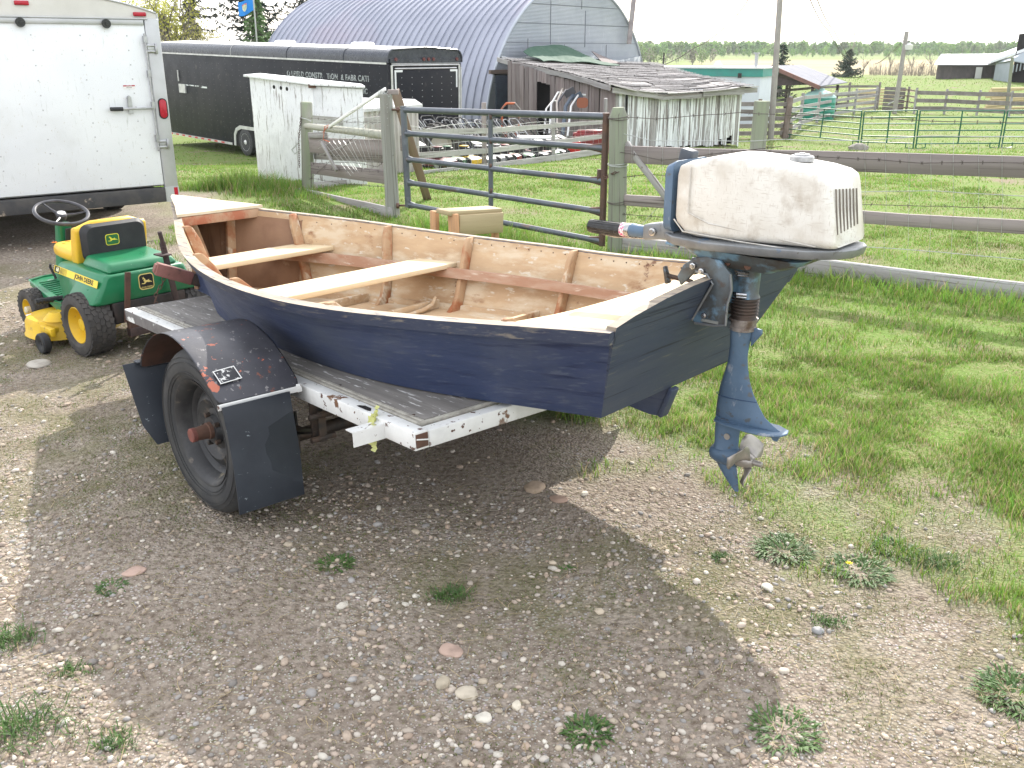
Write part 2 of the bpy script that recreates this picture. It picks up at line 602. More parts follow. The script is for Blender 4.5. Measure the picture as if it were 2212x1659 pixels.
# ---- pebbles
ico = []
t_ = (1 + 5 ** .5) / 2
iv = np.array([(-1, t_, 0), (1, t_, 0), (-1, -t_, 0), (1, -t_, 0), (0, -1, t_), (0, 1, t_), (0, -1, -t_), (0, 1, -t_), (t_, 0, -1), (t_, 0, 1), (-t_, 0, -1), (-t_, 0, 1)], float)
iv /= np.linalg.norm(iv[0])
ifc = np.array([(0, 11, 5), (0, 5, 1), (0, 1, 7), (0, 7, 10), (0, 10, 11), (1, 5, 9), (5, 11, 4), (11, 10, 2), (10, 7, 6), (7, 1, 8), (3, 9, 4), (3, 4, 2), (3, 2, 6), (3, 6, 8), (3, 8, 9), (4, 9, 5), (2, 4, 11), (6, 2, 10), (8, 6, 7), (9, 8, 1)])
def pebbles(n, x0, x1, y0, y1, smin, smax, pw):
    x, y = scatter(n, x0, x1, y0, y1, pw)
    k = in_view(x, y) & (grass_amount(x, y) < rng.random(n) * .75)
    dens = fbm(x, y, 1.7, 21)
    k &= (dens - .26) * 2.3 > rng.random(n)
    x, y = x[k], y[k]
    n = len(x)
    s = smin + (smax - smin) * rng.random(n) ** 3.2
    a = rng.random(n) * 6.28
    sx, sy, sz = s * rng.uniform(.8, 1.25, n), s * rng.uniform(.55, .95, n), s * rng.uniform(.35, .6, n)
    B = iv[None] * (1 + rng.uniform(-.16, .16, (n, 12, 1)))
    X, Yv, Zv = B[..., 0] * sx[:, None], B[..., 1] * sy[:, None], B[..., 2] * sz[:, None]
    ca, sa = np.cos(a)[:, None], np.sin(a)[:, None]
    P_ = np.stack([x[:, None] + X * ca - Yv * sa, y[:, None] + X * sa + Yv * ca, (hz(x, y) + (fbm(x, y, 6, 5) - .5) * .018 + sz * .25)[:, None] + Zv], 2)
    F_ = (ifc[None] + (np.arange(n) * 12)[:, None, None]).reshape(-1, 3)
    pal = np.array([(.46, .39, .32), (.42, .335, .26), (.48, .43, .37), (.36, .275, .21), (.30, .285, .27), (.44, .37, .28), (.54, .50, .43), (.24, .22, .20), (.40, .32, .26)])
    c = pal[rng.integers(0, len(pal), n)] * rng.uniform(.75, 1.15, (n, 1))
    return P_.reshape(-1, 3), F_, np.repeat(c, 12, 0)
def join(parts):
    Vs, Fs, Cs, off = [], [], [], 0
    for v, f, c in parts:
        Vs.append(v); Fs.append(f + off); Cs.append(c); off += len(v)
    return np.concatenate(Vs), np.concatenate(Fs), np.concatenate(Cs)
m_peb = mat('pebble_stone', (.4, .35, .3), (.25, .2, .16), s=60, lo=.5, hi=.8, rough=.75, attr='tint')
Vp, Fp, Cp = join([pebbles(34000, -2.2, 2.6, 1.3, 3.6, .003, .013, 1.3), pebbles(15000, -4.6, 2.8, 1.5, 6.5, .005, .019, 1.2), pebbles(5000, -6, 0, 5, 9, .008, .022, 1.2), pebbles(200, -3, 3, 1.4, 5, .012, .024, 1.2)])
pb = raw_mesh('gravel', Vp, Fp, m_peb, attrs={'tint': Cp}, smooth=True)
tag(pb, 'scattered rounded gravel pebbles bedded in the dirt yard', 'gravel', kind='stuff')

# ---- grass blades
def blades(x, y, h, w, lean, base, tip, segs=2):
    n = len(x)
    a = rng.random(n) * 6.28
    la = rng.random(n) * 6.28
    ln = lean * rng.uniform(.2, 1, n) * h
    dx, dy = np.cos(a) * w / 2, np.sin(a) * w / 2
    lx, ly = np.cos(la) * ln, np.sin(la) * ln
    z = hz(x, y) + (fbm(x, y, 6, 5) - .5) * .018 * (y < 9) - .004
    hh = h * np.sqrt(np.clip(1 - (ln / h) ** 2 * .5, .3, 1))
    Vv = np.stack([np.stack([x - dx, y - dy, z], 1), np.stack([x + dx, y + dy, z], 1),
                   np.stack([x + dx * .7 + lx * .35, y + dy * .7 + ly * .35, z + hh * .6], 1), np.stack([x - dx * .7 + lx * .35, y - dy * .7 + ly * .35, z + hh * .6], 1),
                   np.stack([x + lx, y + ly, z + hh], 1)], 1)
    F_ = np.array([(0, 1, 2), (0, 2, 3), (3, 2, 4)])
    Fv = (F_[None] + (np.arange(n) * 5)[:, None, None]).reshape(-1, 3)
    mixv = np.array([0, 0, .6, .6, 1])[None, :, None]
    C = base[:, None] * (1 - mixv) + tip[:, None] * mixv
    return Vv.reshape(-1, 3), Fv, C.reshape(-1, 3)
def green(n, dry=.12, bright=1.0):
    b = np.stack([rng.uniform(.08, .15, n), rng.uniform(.15, .235, n), rng.uniform(.02, .045, n)], 1)
    t = np.stack([rng.uniform(.16, .28, n), rng.uniform(.30, .43, n), rng.uniform(.05, .09, n)], 1)
    d = rng.random(n) < dry
    b[d] = np.array([.26, .20, .10]); t[d] = np.array([.48, .40, .24])
    return b * bright, t * bright
FENCE_A, FENCE_B = (0.92, 8.2), (3.73, 6.56)          # green gate post and right end of the right fence
def side_of(x, y, a, b):
    return (b[0] - a[0]) * (y - a[1]) - (b[1] - a[1]) * (x - a[0])
gp = []
def lawn(n, x0, x1, y0, y1, hfun, wd, dry, pw=1.0, thr=0.0, segs=2):
    x, y = scatter(n, x0, x1, y0, y1, pw)
    k = in_view(x, y, -.3) & (grass_amount(x, y) > .1 + .75 * rng.random(n))
    clump = fbm(x, y, 3.2, 31)
    k &= clump > thr + .5 * rng.random(n) - .02
    k &= ~((fbm(x, y, 1.1, 77) > .66) & (rng.random(n) < .7))
    x, y, clump = x[k], y[k], clump[k]
    n = len(x)
    h, ok = hfun(x, y, clump)
    x, y, h = x[ok], y[ok], h[ok]; n = len(x)
    h = h * rng.uniform(.6, 1.25, n)
    b, t = green(n, dry)
    patch = fbm(x, y, 1.3, 41)[:, None]
    t = t * (.42 + .95 * patch); b = b * (.45 + .9 * patch)
    v, f, c = blades(x, y, h, wd * rng.uniform(.7, 1.3, n), .75, b, t)
    c = np.asarray(c)
    gp.append((v, f, c))
def fence_dist(x, y):
    """distance in front (+, towards the yard) of the right fence / gate / left panel line"""
    pts = [(-2.95, 12.6), (-1.3, 10.0), (.92, 8.2), (3.73, 6.56), (8.0, 4.2)]
    xs = [p[0] for p in pts]; yl = np.interp(x, xs, [p[1] for p in pts])
    return (yl - y) * .85
def h_lawn(x, y, c):
    d = fence_dist(x, y)
    near = np.exp(-np.abs(d) / .28)
    h = .016 + .14 * np.clip(c - .3, 0, 1) + .07 * near * (x > -1)
    h = np.where(d < -.05, .012 + .026 * c + .012 * (c > .6), h)
    tall = np.exp(-(((x + 3.5) / .75) ** 2 + ((y - 12.5) / .7) ** 2))
    h = h + .26 * tall
    return h, np.ones(len(x), bool)
lawn(150000, .2, 3.6, 1.7, 5.2, h_lawn, .0038, .24, 1.0)
lawn(120000, -3.9, 5.2, 4.6, 9.6, h_lawn, .0052, .16, 1.0)
lawn(60000, -1.4, 4.8, 6.0, 10.6, lambda x, y, c: (.05 + .15 * rng.random(len(x)) * (.4 + c), (np.abs(fence_dist(x, y) - .30) < .16) & (x > -1.0)), .006, .06)
lawn(95000, -6.0, 6.2, 8.3, 15, h_lawn, .008, .16, 1.0, .05)
lawn(70000, -10, 12, 12, 26, lambda x, y, c: (.02 + .04 * c, np.ones(len(x), bool)), .012, .14, 1.0)
lawn(40000, -12, 24, 24, 62, lambda x, y, c: (.03 + .06 * c, np.ones(len(x), bool)), .022, .14, 1.0)
lawn(9000, 8, 56, 60, 104, lambda x, y, c: (.05 + .12 * c, np.ones(len(x), bool)), .05, .10, 1.0)
m_grass = mat('grass_blade', (.1, .2, .04), None, rough=.55, attr='tint', trans=.45, spec=.25)
Vg, Fg, Cg = join(gp)
gr = raw_mesh('grass', Vg, Fg, m_grass, attrs={'tint': Cg})
tag(gr, 'green spring grass covering the lawn and the pasture', 'grass', kind='stuff')
# ---- low weeds, moss and straw bits on the gravel
x, y = scatter(360000, -4.2, 2.9, 1.35, 6.4, 1.15)
k = in_view(x, y) & (grass_amount(x, y) < .8) & ((np.clip((fbm(x, y, 1.15, 8) - .36) * 4, .05, 1) * np.clip((fbm(x, y, 6.0, 9) - .36) * 5, 0.02, 1)) > rng.random(len(x)))
x, y = x[k], y[k]; n = len(x)
b, t = green(n, .12, .75)
b = b * np.array([.95, .8, .9]); t = t * np.array([.85, .72, .85])
w1 = blades(x, y, rng.uniform(.006, .016, n), rng.uniform(.0018, .004, n), 1.2, b, t)
x, y = scatter(8500, -3.5, 3.8, 1.35, 7, 1.2)
k = in_view(x, y); x, y = x[k], y[k]; n = len(x)
dr = np.tile(np.array([[.42, .34, .2]]), (n, 1)) * rng.uniform(.6, 1.2, (n, 1))
L_ = rng.uniform(.02, .09, n)
aa = rng.random(n) * 6.28
zz = hz(x, y) + (fbm(x, y, 6, 5) - .5) * .018 + .006
ex, ey = np.cos(aa) * L_, np.sin(aa) * L_
nxv, nyv = -np.sin(aa) * .0011, np.cos(aa) * .0011
bend = rng.uniform(-.25, .25, n)
mx_, my_ = ex * .5 - ey * bend, ey * .5 + ex * bend
sv = np.stack([np.stack([x - nxv, y - nyv, zz], 1), np.stack([x + nxv, y + nyv, zz], 1), np.stack([x + mx_ + nxv, y + my_ + nyv, zz + .004], 1), np.stack([x + mx_ - nxv, y + my_ - nyv, zz + .004], 1), np.stack([x + ex, y + ey, zz - .002], 1)], 1).reshape(-1, 3)
sf = (np.array([(0, 1, 2), (0, 2, 3), (3, 2, 4)])[None] + (np.arange(n) * 5)[:, None, None]).reshape(-1, 3)
Vw, Fw, Cw = join([w1, (sv, sf, np.repeat(dr, 5, 0))])
wo = raw_mesh('weeds_and_straw', Vw, Fw, m_grass, attrs={'tint': Cw})
tag(wo, 'low weeds and dry straw bits strewn over the gravel', 'weeds', kind='stuff')

# ---- single tufts, each one a thing
tufts = [(725, 1222, .07, 'dark green weed tuft in the boat shadow straight below the trailer corner'),
 (970, 1303, .075, 'flat weed tuft in the middle of the shaded gravel'),
 (243, 1277, .055, 'small weed tuft on shaded gravel left of the mud flap'),
 (1690, 1195, .12, 'wide dark dandelion clump on sunny gravel below the propeller'),
 (1852, 1252, .12, 'dandelion clump with one yellow flower on the sunny gravel'),
 (1553, 1215, .05, 'little bright grass tuft alone between pale pebbles'),
 (1690, 1592, .10, 'dandelion rosette at the edge of the shadow near the bottom'),
 (1270, 1588, .07, 'weed rosette deep in the shade near the bottom edge'),
 (45, 1600, .15, 'large grass clump in the bottom left sunlight'),
 (250, 1618, .07, 'short grass clump right of the bottom left clump'),
 (20, 1385, .10, 'grass clump at the left edge of the gravel'),
 (2190, 1525, .12, 'dense green tuft at the right edge of the gravel'),
 (1225, 1252, .045, 'tiny weed tuft in the shadow near its pointed corner'),
 (1790, 1345, .06, 'pale weed tuft on the sunny gravel below the flowering clump'),
 (2020, 1235, .11, 'leafy grass tuft where the lawn thins into gravel'),
 (1930, 1195, .09, 'yellowish green tuft at the ragged edge of the lawn'),
 (160, 1475, .06, 'weed tuft at the lower left rim of the boat shadow')]
m_weed = mat('weed_leaf', (.055, .115, .03), (.11, .20, .05), s=30, rough=.6, trans=.3, layers=[((.28, .24, .13), 45, .60, .66, (1, 1, 1))])
for i, (px, py, rad, lab) in enumerate(tufts):
    p = ground(px, py)
    b = MB()
    rr = random.Random(i)
    nb = int(90 + rad * 1800)
    for j in range(nb):
        a = rr.uniform(0, 6.28); r0 = rad * .75 * rr.random() ** .5; ln = rad * rr.uniform(.2, .62); w = rr.uniform(.0018, .0042)
        q = p + Vector((math.cos(a) * r0, math.sin(a) * r0, -.004))
        a2 = a + rr.uniform(-.9, .9); up = rr.uniform(.25, .9)
        if 'grass' in lab or 'bright' in lab or i in (1, 10, 13, 16):
            a2 = rr.uniform(0, 6.28); up = rr.uniform(.5, 2.2); w *= .5; ln *= 1.15; q = p + Vector((rr.gauss(0, .45) * rad, rr.gauss(0, .33) * rad, -.004))
        d = Vector((math.cos(a2), math.sin(a2), up)).normalized()
        sd_ = Vector((-math.sin(a2), math.cos(a2), 0)) * w
        m1 = q + d * ln * .55; e = q + d * ln + Vector((0, 0, -ln * .25))
        k = b.verts([q - sd_ * .6, q + sd_ * .6, m1 + sd_, m1 - sd_, e])
        b.face(k, k + 1, k + 2, k + 3); b.face(k + 3, k + 2, k + 4)
    o = b.build('grass_tuft', m_weed, fix=False)
    tag(o, lab, 'grass tuft', 'single weed and grass tufts on the gravel')
    if i == 4:
        f = MB()
        c = p + Vector((-.045, -.02, .045))
        for j in range(22):
            a = j * .9; rr_ = .012 * (j % 3 + 1) / 3
            d = Vector((math.cos(a) * rr_, math.sin(a) * rr_, .004))
            sd_ = Vector((-math.sin(a), math.cos(a), 0)) * .002
            k = f.verts([c - sd_, c + sd_, c + d + sd_, c + d - sd_]); f.face(k, k + 1, k + 2, k + 3)
        f.build('flower', mat('dandelion_yellow', (.75, .6, .02), rough=.7), o, world=True, fix=False)
stones = [(1010, 1523, .042, .34, 'round pale stone in the shade at the bottom centre'),
 (958, 1493, .034, .42, 'square tan stone just above the round pale stone'),
 (975, 1428, .05, .16, 'flat pinkish stone lying in the shade'),
 (290, 1238, .05, .16, 'flat pink stone on shaded gravel in the left half'),
 (85, 790, .10, .2, 'flat grey slab stone in the gravel left of the front mud flap'),
 (1045, 1580, .030, .4, 'small white stone left of the bottom weed rosette'),
 (1155, 1062, .065, .3, 'smooth brown stone at the shadow edge behind the trailer'),
 (1207, 1090, .045, .25, 'brown stone half buried in the shadow right of the smooth one'),
 (1262, 1078, .022, .45, 'egg shaped white stone just outside the shadow'),
 (1655, 1284, .028, .4, 'bright white stone on sunny gravel right of the shadow point'),
 (1690, 1475, .022, .5, 'oval pale stone beside a dark hollow in sunny gravel'),
 (1116, 1545, .022, .5, 'small cream stone in the shade at the bottom'),
 (1765, 1375, .025, .5, 'grey stone among bright pebbles in the lower right')]
pcol = [(.48, .42, .33), (.42, .36, .27), (.42, .3, .24), (.44, .31, .25), (.4, .37, .32), (.6, .56, .48), (.38, .29, .21), (.36, .25, .19), (.6, .55, .46), (.62, .58, .5), (.5, .44, .36), (.58, .52, .42), (.3, .3, .3)]
for i, (px, py, r_, fl, lab) in enumerate(stones):
    p = ground(px, py); r_ *= .8
    me = bpy.data.meshes.new('stone')
    import bmesh
    bm = bmesh.new(); bmesh.ops.create_icosphere(bm, subdivisions=3, radius=1)
    for v in bm.verts:
        d = mnoise.noise(v.co * 1.3 + Vector((i * 7, 0, 0))) * .28
        v.co = Vector((v.co.x * r_ * (1 + d), v.co.y * r_ * .78 * (1 + d), v.co.z * r_ * fl * 1.3 * (1 + d * .5)))
        v.co.z = min(v.co.z, r_ * fl)
    bm.to_mesh(me); bm.free()
    me.materials.append(mat('stone_%d' % i, pcol[i], tuple(c * .6 for c in pcol[i]), s=25, lo=.45, hi=.8, rough=.85, bump=.002, bs=60))
    me.polygons.foreach_set('use_smooth', [True] * len(me.polygons))
    o = bpy.data.objects.new('stone', me)
    reg(o, None, Matrix.Translation(p + Vector((0, 0, r_ * fl * .3))) @ Matrix.Rotation(i * 1.3, 4, 'Z'))
    tag(o, lab, 'stone', 'larger stones in the gravel')
# ================================================================ MATERIALS OF THE THINGS
navy = mat('navy_hull_paint', (.030, .046, .105), (.042, .058, .125), s=5, lo=.4, hi=.7, rough=.48, bump=.0022, bs=14, stretch=(.3, 3, 3), spec=.5,
           layers=[((.085, .105, .16), 30, .56, .70, (.2, 2.4, 2.4)), ((.11, .12, .14), 16, .66, .74, (.3, 1.5, 1.5)), ((.075, .09, .125), 2.2, .50, .72, (1, 1, 1)), ((.022, .032, .08), 9, .58, .68, (.25, 2, 5))])
rail_navy = mat('worn_navy_rail', (.055, .068, .11), (.04, .05, .095), s=7, rough=.5, layers=[((.22, .20, .18), 22, .58, .66, (.3, 2, 2)), ((.10, .11, .14), 40, .56, .64, (.2, 3, 3))])
transom_paint = mat('weathered_transom_paint', (.055, .068, .100), (.042, .056, .095), s=4, rough=.6, bump=.0018, bs=9, stretch=(3, .3, 3),
                    layers=[((.12, .125, .12), 22, .60, .72, (3, .25, 3)), ((.02, .025, .045), 14, .60, .64, (3, .10, 7))])
bare_wood = mat('bare_rail_wood', (.36, .30, .23), (.25, .21, .17), s=14, rough=.75, bump=.0012, bs=30, stretch=(.3, 2, 2),
                layers=[((.12, .11, .12), 26, .55, .63, (.35, 2, 2)), ((.50, .45, .36), 8, .56, .7, (.5, 2, 2))])
ply = mat('weathered_inner_plywood', (.50, .355, .215), (.38, .25, .145), s=4.5, lo=.4, hi=.7, rough=.8, bump=.001, bs=22, stretch=(.6, 1.5, 2.5),
          layers=[((.56, .46, .33), 6.5, .48, .64, (.6, 1.5, 2)), ((.27, .14, .07), 8, .62, .72, (.7, 1.5, 1.2)), ((.14, .065, .04), 5, .66, .70, (1.2, 1.2, 1.5)), ((.58, .52, .42), 34, .60, .66, (.4, 1, 1))])
ply_dark = mat('varnished_brown_plywood', (.27, .155, .09), (.19, .10, .055), s=5, rough=.55, layers=[((.42, .30, .2), 9, .62, .72, (1, 1, 1))])
rib_wood = mat('peeling_rib_wood', (.40, .26, .15), (.30, .11, .045), s=9, lo=.45, hi=.62, rough=.8, bump=.001, bs=30,
               layers=[((.55, .47, .36), 16, .56, .66, (1, 1, .5)), ((.13, .06, .035), 12, .66, .74, (1, 1, 1))])
riser_wood = mat('red_brown_riser_paint', (.33, .18, .11), (.40, .27, .19), s=10, lo=.45, hi=.65, rough=.75, stretch=(.4, 2, 2), layers=[((.52, .42, .33), 24, .58, .68, (.3, 2, 2))])
new_wood = mat('bleached_seat_board', (.68, .56, .38), (.58, .45, .27), s=7, rough=.7, bump=.0006, bs=25, stretch=(1.4, .12, 1.4), layers=[((.48, .33, .18), 18, .64, .72, (1.5, .12, 1.5))])
deck_ply = mat('pale_bow_plywood', (.62, .54, .40), (.52, .43, .30), s=6, rough=.75, layers=[((.30, .22, .14), 22, .66, .74, (1, 1, 1))])

white_frame = mat('chipped_white_frame_paint', (.72, .72, .70), (.62, .62, .60), s=9, rough=.5, bump=.0006, bs=30,
                  layers=[((.10, .05, .035), 30, .625, .64, (1, 1, 1)), ((.17, .09, .05), 7, .66, .68, (1, 1, 1)), ((.50, .50, .49), 3, .55, .7, (1, 1, 1))])
worn_frame = mat('worn_frame_side', (.20, .19, .185), (.12, .11, .11), s=10, rough=.65, layers=[((.70, .70, .68), 6, .57, .60, (1, 1, 2))])
deck_wood = mat('trailer_deck_board', (.235, .22, .205), (.15, .14, .13), s=11, lo=.35, hi=.65, rough=.8, bump=.0022, bs=16, stretch=(.22, 2.6, 2.6),
                layers=[((.58, .57, .55), 24, .585, .64, (.35, 2.2, 2)), ((.07, .065, .06), 22, .62, .70, (.12, 4, 4))])
fender_paint = mat('black_fender_paint', (.035, .035, .042), (.055, .055, .066), s=5, rough=.42, bump=.0006, bs=60,
                   layers=[((.40, .115, .065), 11, .615, .622, (1, 1, 1)), ((.20, .19, .19), 45, .62, .65, (1, 1, 1)), ((.16, .06, .04), 18, .64, .66, (1, 1, 1))], spec=.5)
fender_rust = mat('rusty_fender_underside', (.085, .042, .03), (.05, .03, .025), s=12, rough=.8)
flap_rubber = mat('black_mud_flap_rubber', (.016, .02, .028), (.026, .032, .042), s=4, rough=.55, bump=.0008, bs=30,
                  layers=[((.20, .23, .25), 30, .675, .70, (.6, 1, 2.2)), ((.14, .05, .04), 6, .76, .78, (1, 1, 1))])
rubber = mat('tyre_rubber', (.035, .036, .038), (.055, .054, .052), s=8, rough=.75, bump=.0008, bs=60, layers=[((.16, .14, .11), 9, .64, .80, (1, 1, 1))])
rim_black = mat('black_wheel_paint', (.022, .022, .024), (.05, .05, .05), s=12, rough=.5, layers=[((.34, .29, .2), 6, .66, .70, (1, 1, 1)), ((.12, .10, .08), 22, .6, .7, (1, 1, 1))])
rust = mat('brown_rust', (.11, .058, .04), (.07, .04, .03), s=14, rough=.85, bump=.001, bs=50)
red_cap = mat('faded_red_cap', (.20, .065, .05), (.13, .05, .04), s=20, rough=.7)
dark_steel = mat('dark_steel', (.04, .038, .036), (.09, .06, .045), s=14, rough=.6, metal=.4)
red_tongue = mat('red_primer_steel', (.30, .13, .11), (.20, .09, .07), s=10, rough=.7, layers=[((.08, .05, .045), 20, .6, .68, (1, 1, 1))])
ribbon_m = mat('yellow_ribbon', (.62, .63, .25), (.52, .52, .18), s=30, rough=.5, trans=.3)
alu = mat('dull_aluminium', (.45, .46, .47), (.33, .33, .34), s=20, rough=.38, metal=.85)

# ================================================================ UTILITY TRAILER
TYAW = R(130.18)
TM = Matrix.Translation((-.3098, 2.706, .56)) @ Matrix.Rotation(TYAW, 4, 'Z') @ Matrix.Rotation(R(3.297), 4, 'Y')
tr = bpy.data.objects.new('utility_trailer', None)
reg(tr, None, TM)
tag(tr, 'flat trailer with chipped white frame and black fenders carrying the boat', 'trailer')
LT, WT = 2.736, 1.34
FH = .062
def tbox(name, x0, x1, y0, y1, z0, z1, m, **kw):
    b = MB(); b.box(((x0 + x1) / 2, (y0 + y1) / 2, (z0 + z1) / 2), (x1 - x0, y1 - y0, z1 - z0))
    return b.build(name, m, tr, **kw)
# frame: near beam (angle iron), rear beam, front beam, far beam
wf = [white_frame]
tbox('side_beam', .0, LT, -.055, 0, -FH, 0, white_frame, bevel=.003)
tbox('side_beam', .0, LT, -WT, -WT + .055, -FH, 0, white_frame, bevel=.003)
b = MB(); b.box((.027, -WT / 2, -FH / 2 - .004), (.05, WT - .114, FH - .004)); b.build('rear_beam', white_frame, tr, bevel=.003)
b = MB(); b.box((LT - .028, -WT / 2, -FH / 2), (.05, WT - .114, FH)); b.build('front_beam', worn_frame, tr, bevel=.003)
# rusted open end of the near beam
b = MB(); b.box((-.0015, -.027, -.030), (.003, .046, .046)); b.build('open_tube_end', rust, tr)
b = MB(); b.tube([(-.004, -.05, -.032), (-.004, -.005, -.022)], .0025, 6); b.build('broken_weld', white_frame, tr)
# dark worn lower face of the side beam, front half
tbox('beam_wear_strip', 1.45, LT - .01, .0, .003, -FH + .004, -.006, worn_frame)
# rust hole in the top
b = MB()
k = b.verts([(.335 + .038 * math.cos(a) * (1 + .3 * math.sin(3 * a)), -.026 + .016 * math.sin(a) * (1 + .3 * math.cos(2 * a)), .0012) for a in [i * math.pi / 7 for i in range(14)]])
b.face(*range(k, k + 14)); b.build('rust_hole', mat('hole_black', (.01, .008, .008), rough=.95), tr, fix=False)
# red paint smear
b = MB()
random.seed(4)
k = b.verts([(.83 + .06 * math.cos(a) * random.uniform(.6, 1.3), .0032, -.026 + .017 * math.sin(a) * random.uniform(.6, 1.3)) for a in [i * math.pi / 9 for i in range(18)]])
b.face(*range(k, k + 18)); b.build('red_paint_smear', mat('red_smear', (.62, .04, .07), (.7, .35, .35), s=50, rough=.6), tr, fix=False)
# deck boards with a gap to the frame, edged with strips
random.seed(5)
yb = -.095
tbox('deck_edge_strip', .07, LT - .03, -.072, -.060, -.012, .003, mat('pale_edge_strip', (.40, .38, .33), (.25, .23, .2), s=20, rough=.7), bevel=.002)
tbox('deck_edge_strip', .07, LT - .03, -.090, -.076, -.012, .006, MATS['pale_edge_strip'], bevel=.002)
tbox('deck_edge_strip', .062, .075, -WT + .06, -.06, -.012, .004, MATS['pale_edge_strip'], bevel=.002)
tbox('deck_board', .078, LT - .052, -.70, -.093, -.012, .005, deck_wood, bevel=.0015)
tbox('deck_board', .078, LT - .052, -WT + .06, -.704, -.012, .005, deck_wood, bevel=.0015)
for xx in (.12, .6, 1.1, 1.6, 2.1):
    b = MB(); b.lathe([(0, .0055), (.002, .0045)], (xx, -.082, .013), 'Z', 8); b.build('nail', dark_steel, tr)
# cross members beneath, leaf spring, axle
for xx in (.62, 1.15, 1.7, 2.2):
    tbox('cross_member', xx - .02, xx + .02, -WT + .057, -.057, -.05, -.012, dark_steel)
# angle bracket sticking out with yellow ribbon
b = MB()
b.box((.20, .045, -.013), (.045, .15, .004)); b.box((.178, .045, -.038), (.004, .15, .05))
b.build('light_bracket', white_frame, tr)
b = MB()
random.seed(9)
for (p0, p1, w) in (((.225, .012, .006), (.21, .03, -.085), .026), ((.232, .0, .01), (.222, .02, -.06), .022), ((.21, .02, -.05), (.19, .035, -.10), .02), ((.23, -.01, .01), (.25, -.03, .03), .014), ((.215, .03, -.02), (.175, .03, .0), .018)):
    p0, p1 = Vector(p0), Vector(p1); n_ = 5
    pts = [p0.lerp(p1, i / n_) + Vector((random.uniform(-.004, .004), random.uniform(-.004, .004) + .006, 0)) for i in range(n_ + 1)]
    for a, c in zip(pts, pts[1:]):
        k = b.verts([a + Vector((w * .7, random.uniform(-.3, .3) * w, 0)), a - Vector((w * .7, 0, 0)), c - Vector((w * .7, 0, 0)), c + Vector((w * .7, random.uniform(-.3, .3) * w, 0))]); b.face(k, k + 1, k + 2, k + 3)
b.tube([(.24, -.01, .004), (.23, .02, -.01), (.205, .025, -.055), (.2, .0, -.06)], .009, 6)
b.build('ribbon', ribbon_m, tr, fix=False, smooth=True)
# ---- wheels, fenders, flaps (near side y>0, far side mirrored)
WX, WR = 1.005, .325
def wheel(side):
    # ground-level wheel: undo the pitch of the deck for the wheel centre
    yc = .228 if side > 0 else -WT - .228
    cw = TM @ Vector((WX, yc, 0)); cw.z = WR
    M = Matrix.Translation(cw) @ Matrix.Rotation(TYAW + R(3.5), 4, 'Z') @ (Matrix.Identity(4) if side > 0 else Matrix.Rotation(math.pi, 4, 'Z'))
    b = MB()
    hw = .098
    prof = [(-hw * .78, .205), (-hw * .92, .225), (-hw * 1.02, .262), (-hw * .95, .295), (-hw * .80, .314), (-hw * .70, .322)]
    for g in (-.052, -.026, 0, .026, .052):
        prof += [(g - .010, .3255), (g - .007, .318), (g - .003, .318), (g, .3255)] if False else [(g - .009, .3255), (g - .004, .3255), (g - .0035, .318), (g + .001, .318), (g + .0015, .3255), (g + .008, .3255)]
    prof += [(hw * .70, .322), (hw * .80, .314), (hw * .95, .295), (hw * 1.02, .262), (hw * .92, .225), (hw * .78, .205)]
    b.lathe(prof, axis='Y', n=72, cap=False)
    ty = b.build('tyre', rubber, tr, M=M, smooth=True, fix=True)
    b = MB()   # sidewall rings
    for rr_, yy in ((.300, .0945), (.283, .099), (.243, .0985), (.232, .094)):
        b.tube([(rr_ * math.cos(a), yy, rr_ * math.sin(a)) for a in [i * math.pi / 36 for i in range(72)]], .0014, 5, closed=True)
    b.build('sidewall_ridge', rubber, ty, M=M, smooth=True)
    b = MB()
    b.lathe([(-.07, .2), (-.075, .212), (-.06, .205), (.02, .183), (.06, .193), (.080, .210), (.086, .212), (.083, .203), (.062, .186), (.030, .176), (.022, .165), (.010, .158), (.012, .150), (.028, .138), (.034, .120), (.024, .104), (.014, .082), (.020, .060), (.040, .052), (.042, .0)], axis='Y', n=56, cap=False)
    rm = b.build('rim', rim_black, tr, M=M, smooth=True)
    for i in range(5):
        a = i * 2 * math.pi / 5
        b = MB(); b.lathe([(0, .011), (.018, .010), (.02, .006)], (.060 * math.cos(a), .030, .060 * math.sin(a)), 'Y', 6)
        b.build('wheel_nut', dark_steel, rm, M=M)
    b = MB(); b.lathe([(.03, .034), (.055, .033), (.058, .029), (.105, .026)], axis='Y', n=24)
    hb = b.build('hub', rust, tr, M=M, smooth=True)
    b = MB(); b.lathe([(.105, .0275), (.120, .0275), (.123, .025)], axis='Y', n=24); b.build('hub_cap', red_cap, hb, M=M, smooth=True)
    return cw
wheel(1); wheel(-1)
b = MB(); b.tube([(WX, -.02, -.29), (WX, -WT + .02, -.29)], .028, 12); b.build('axle', dark_steel, tr, smooth=True)
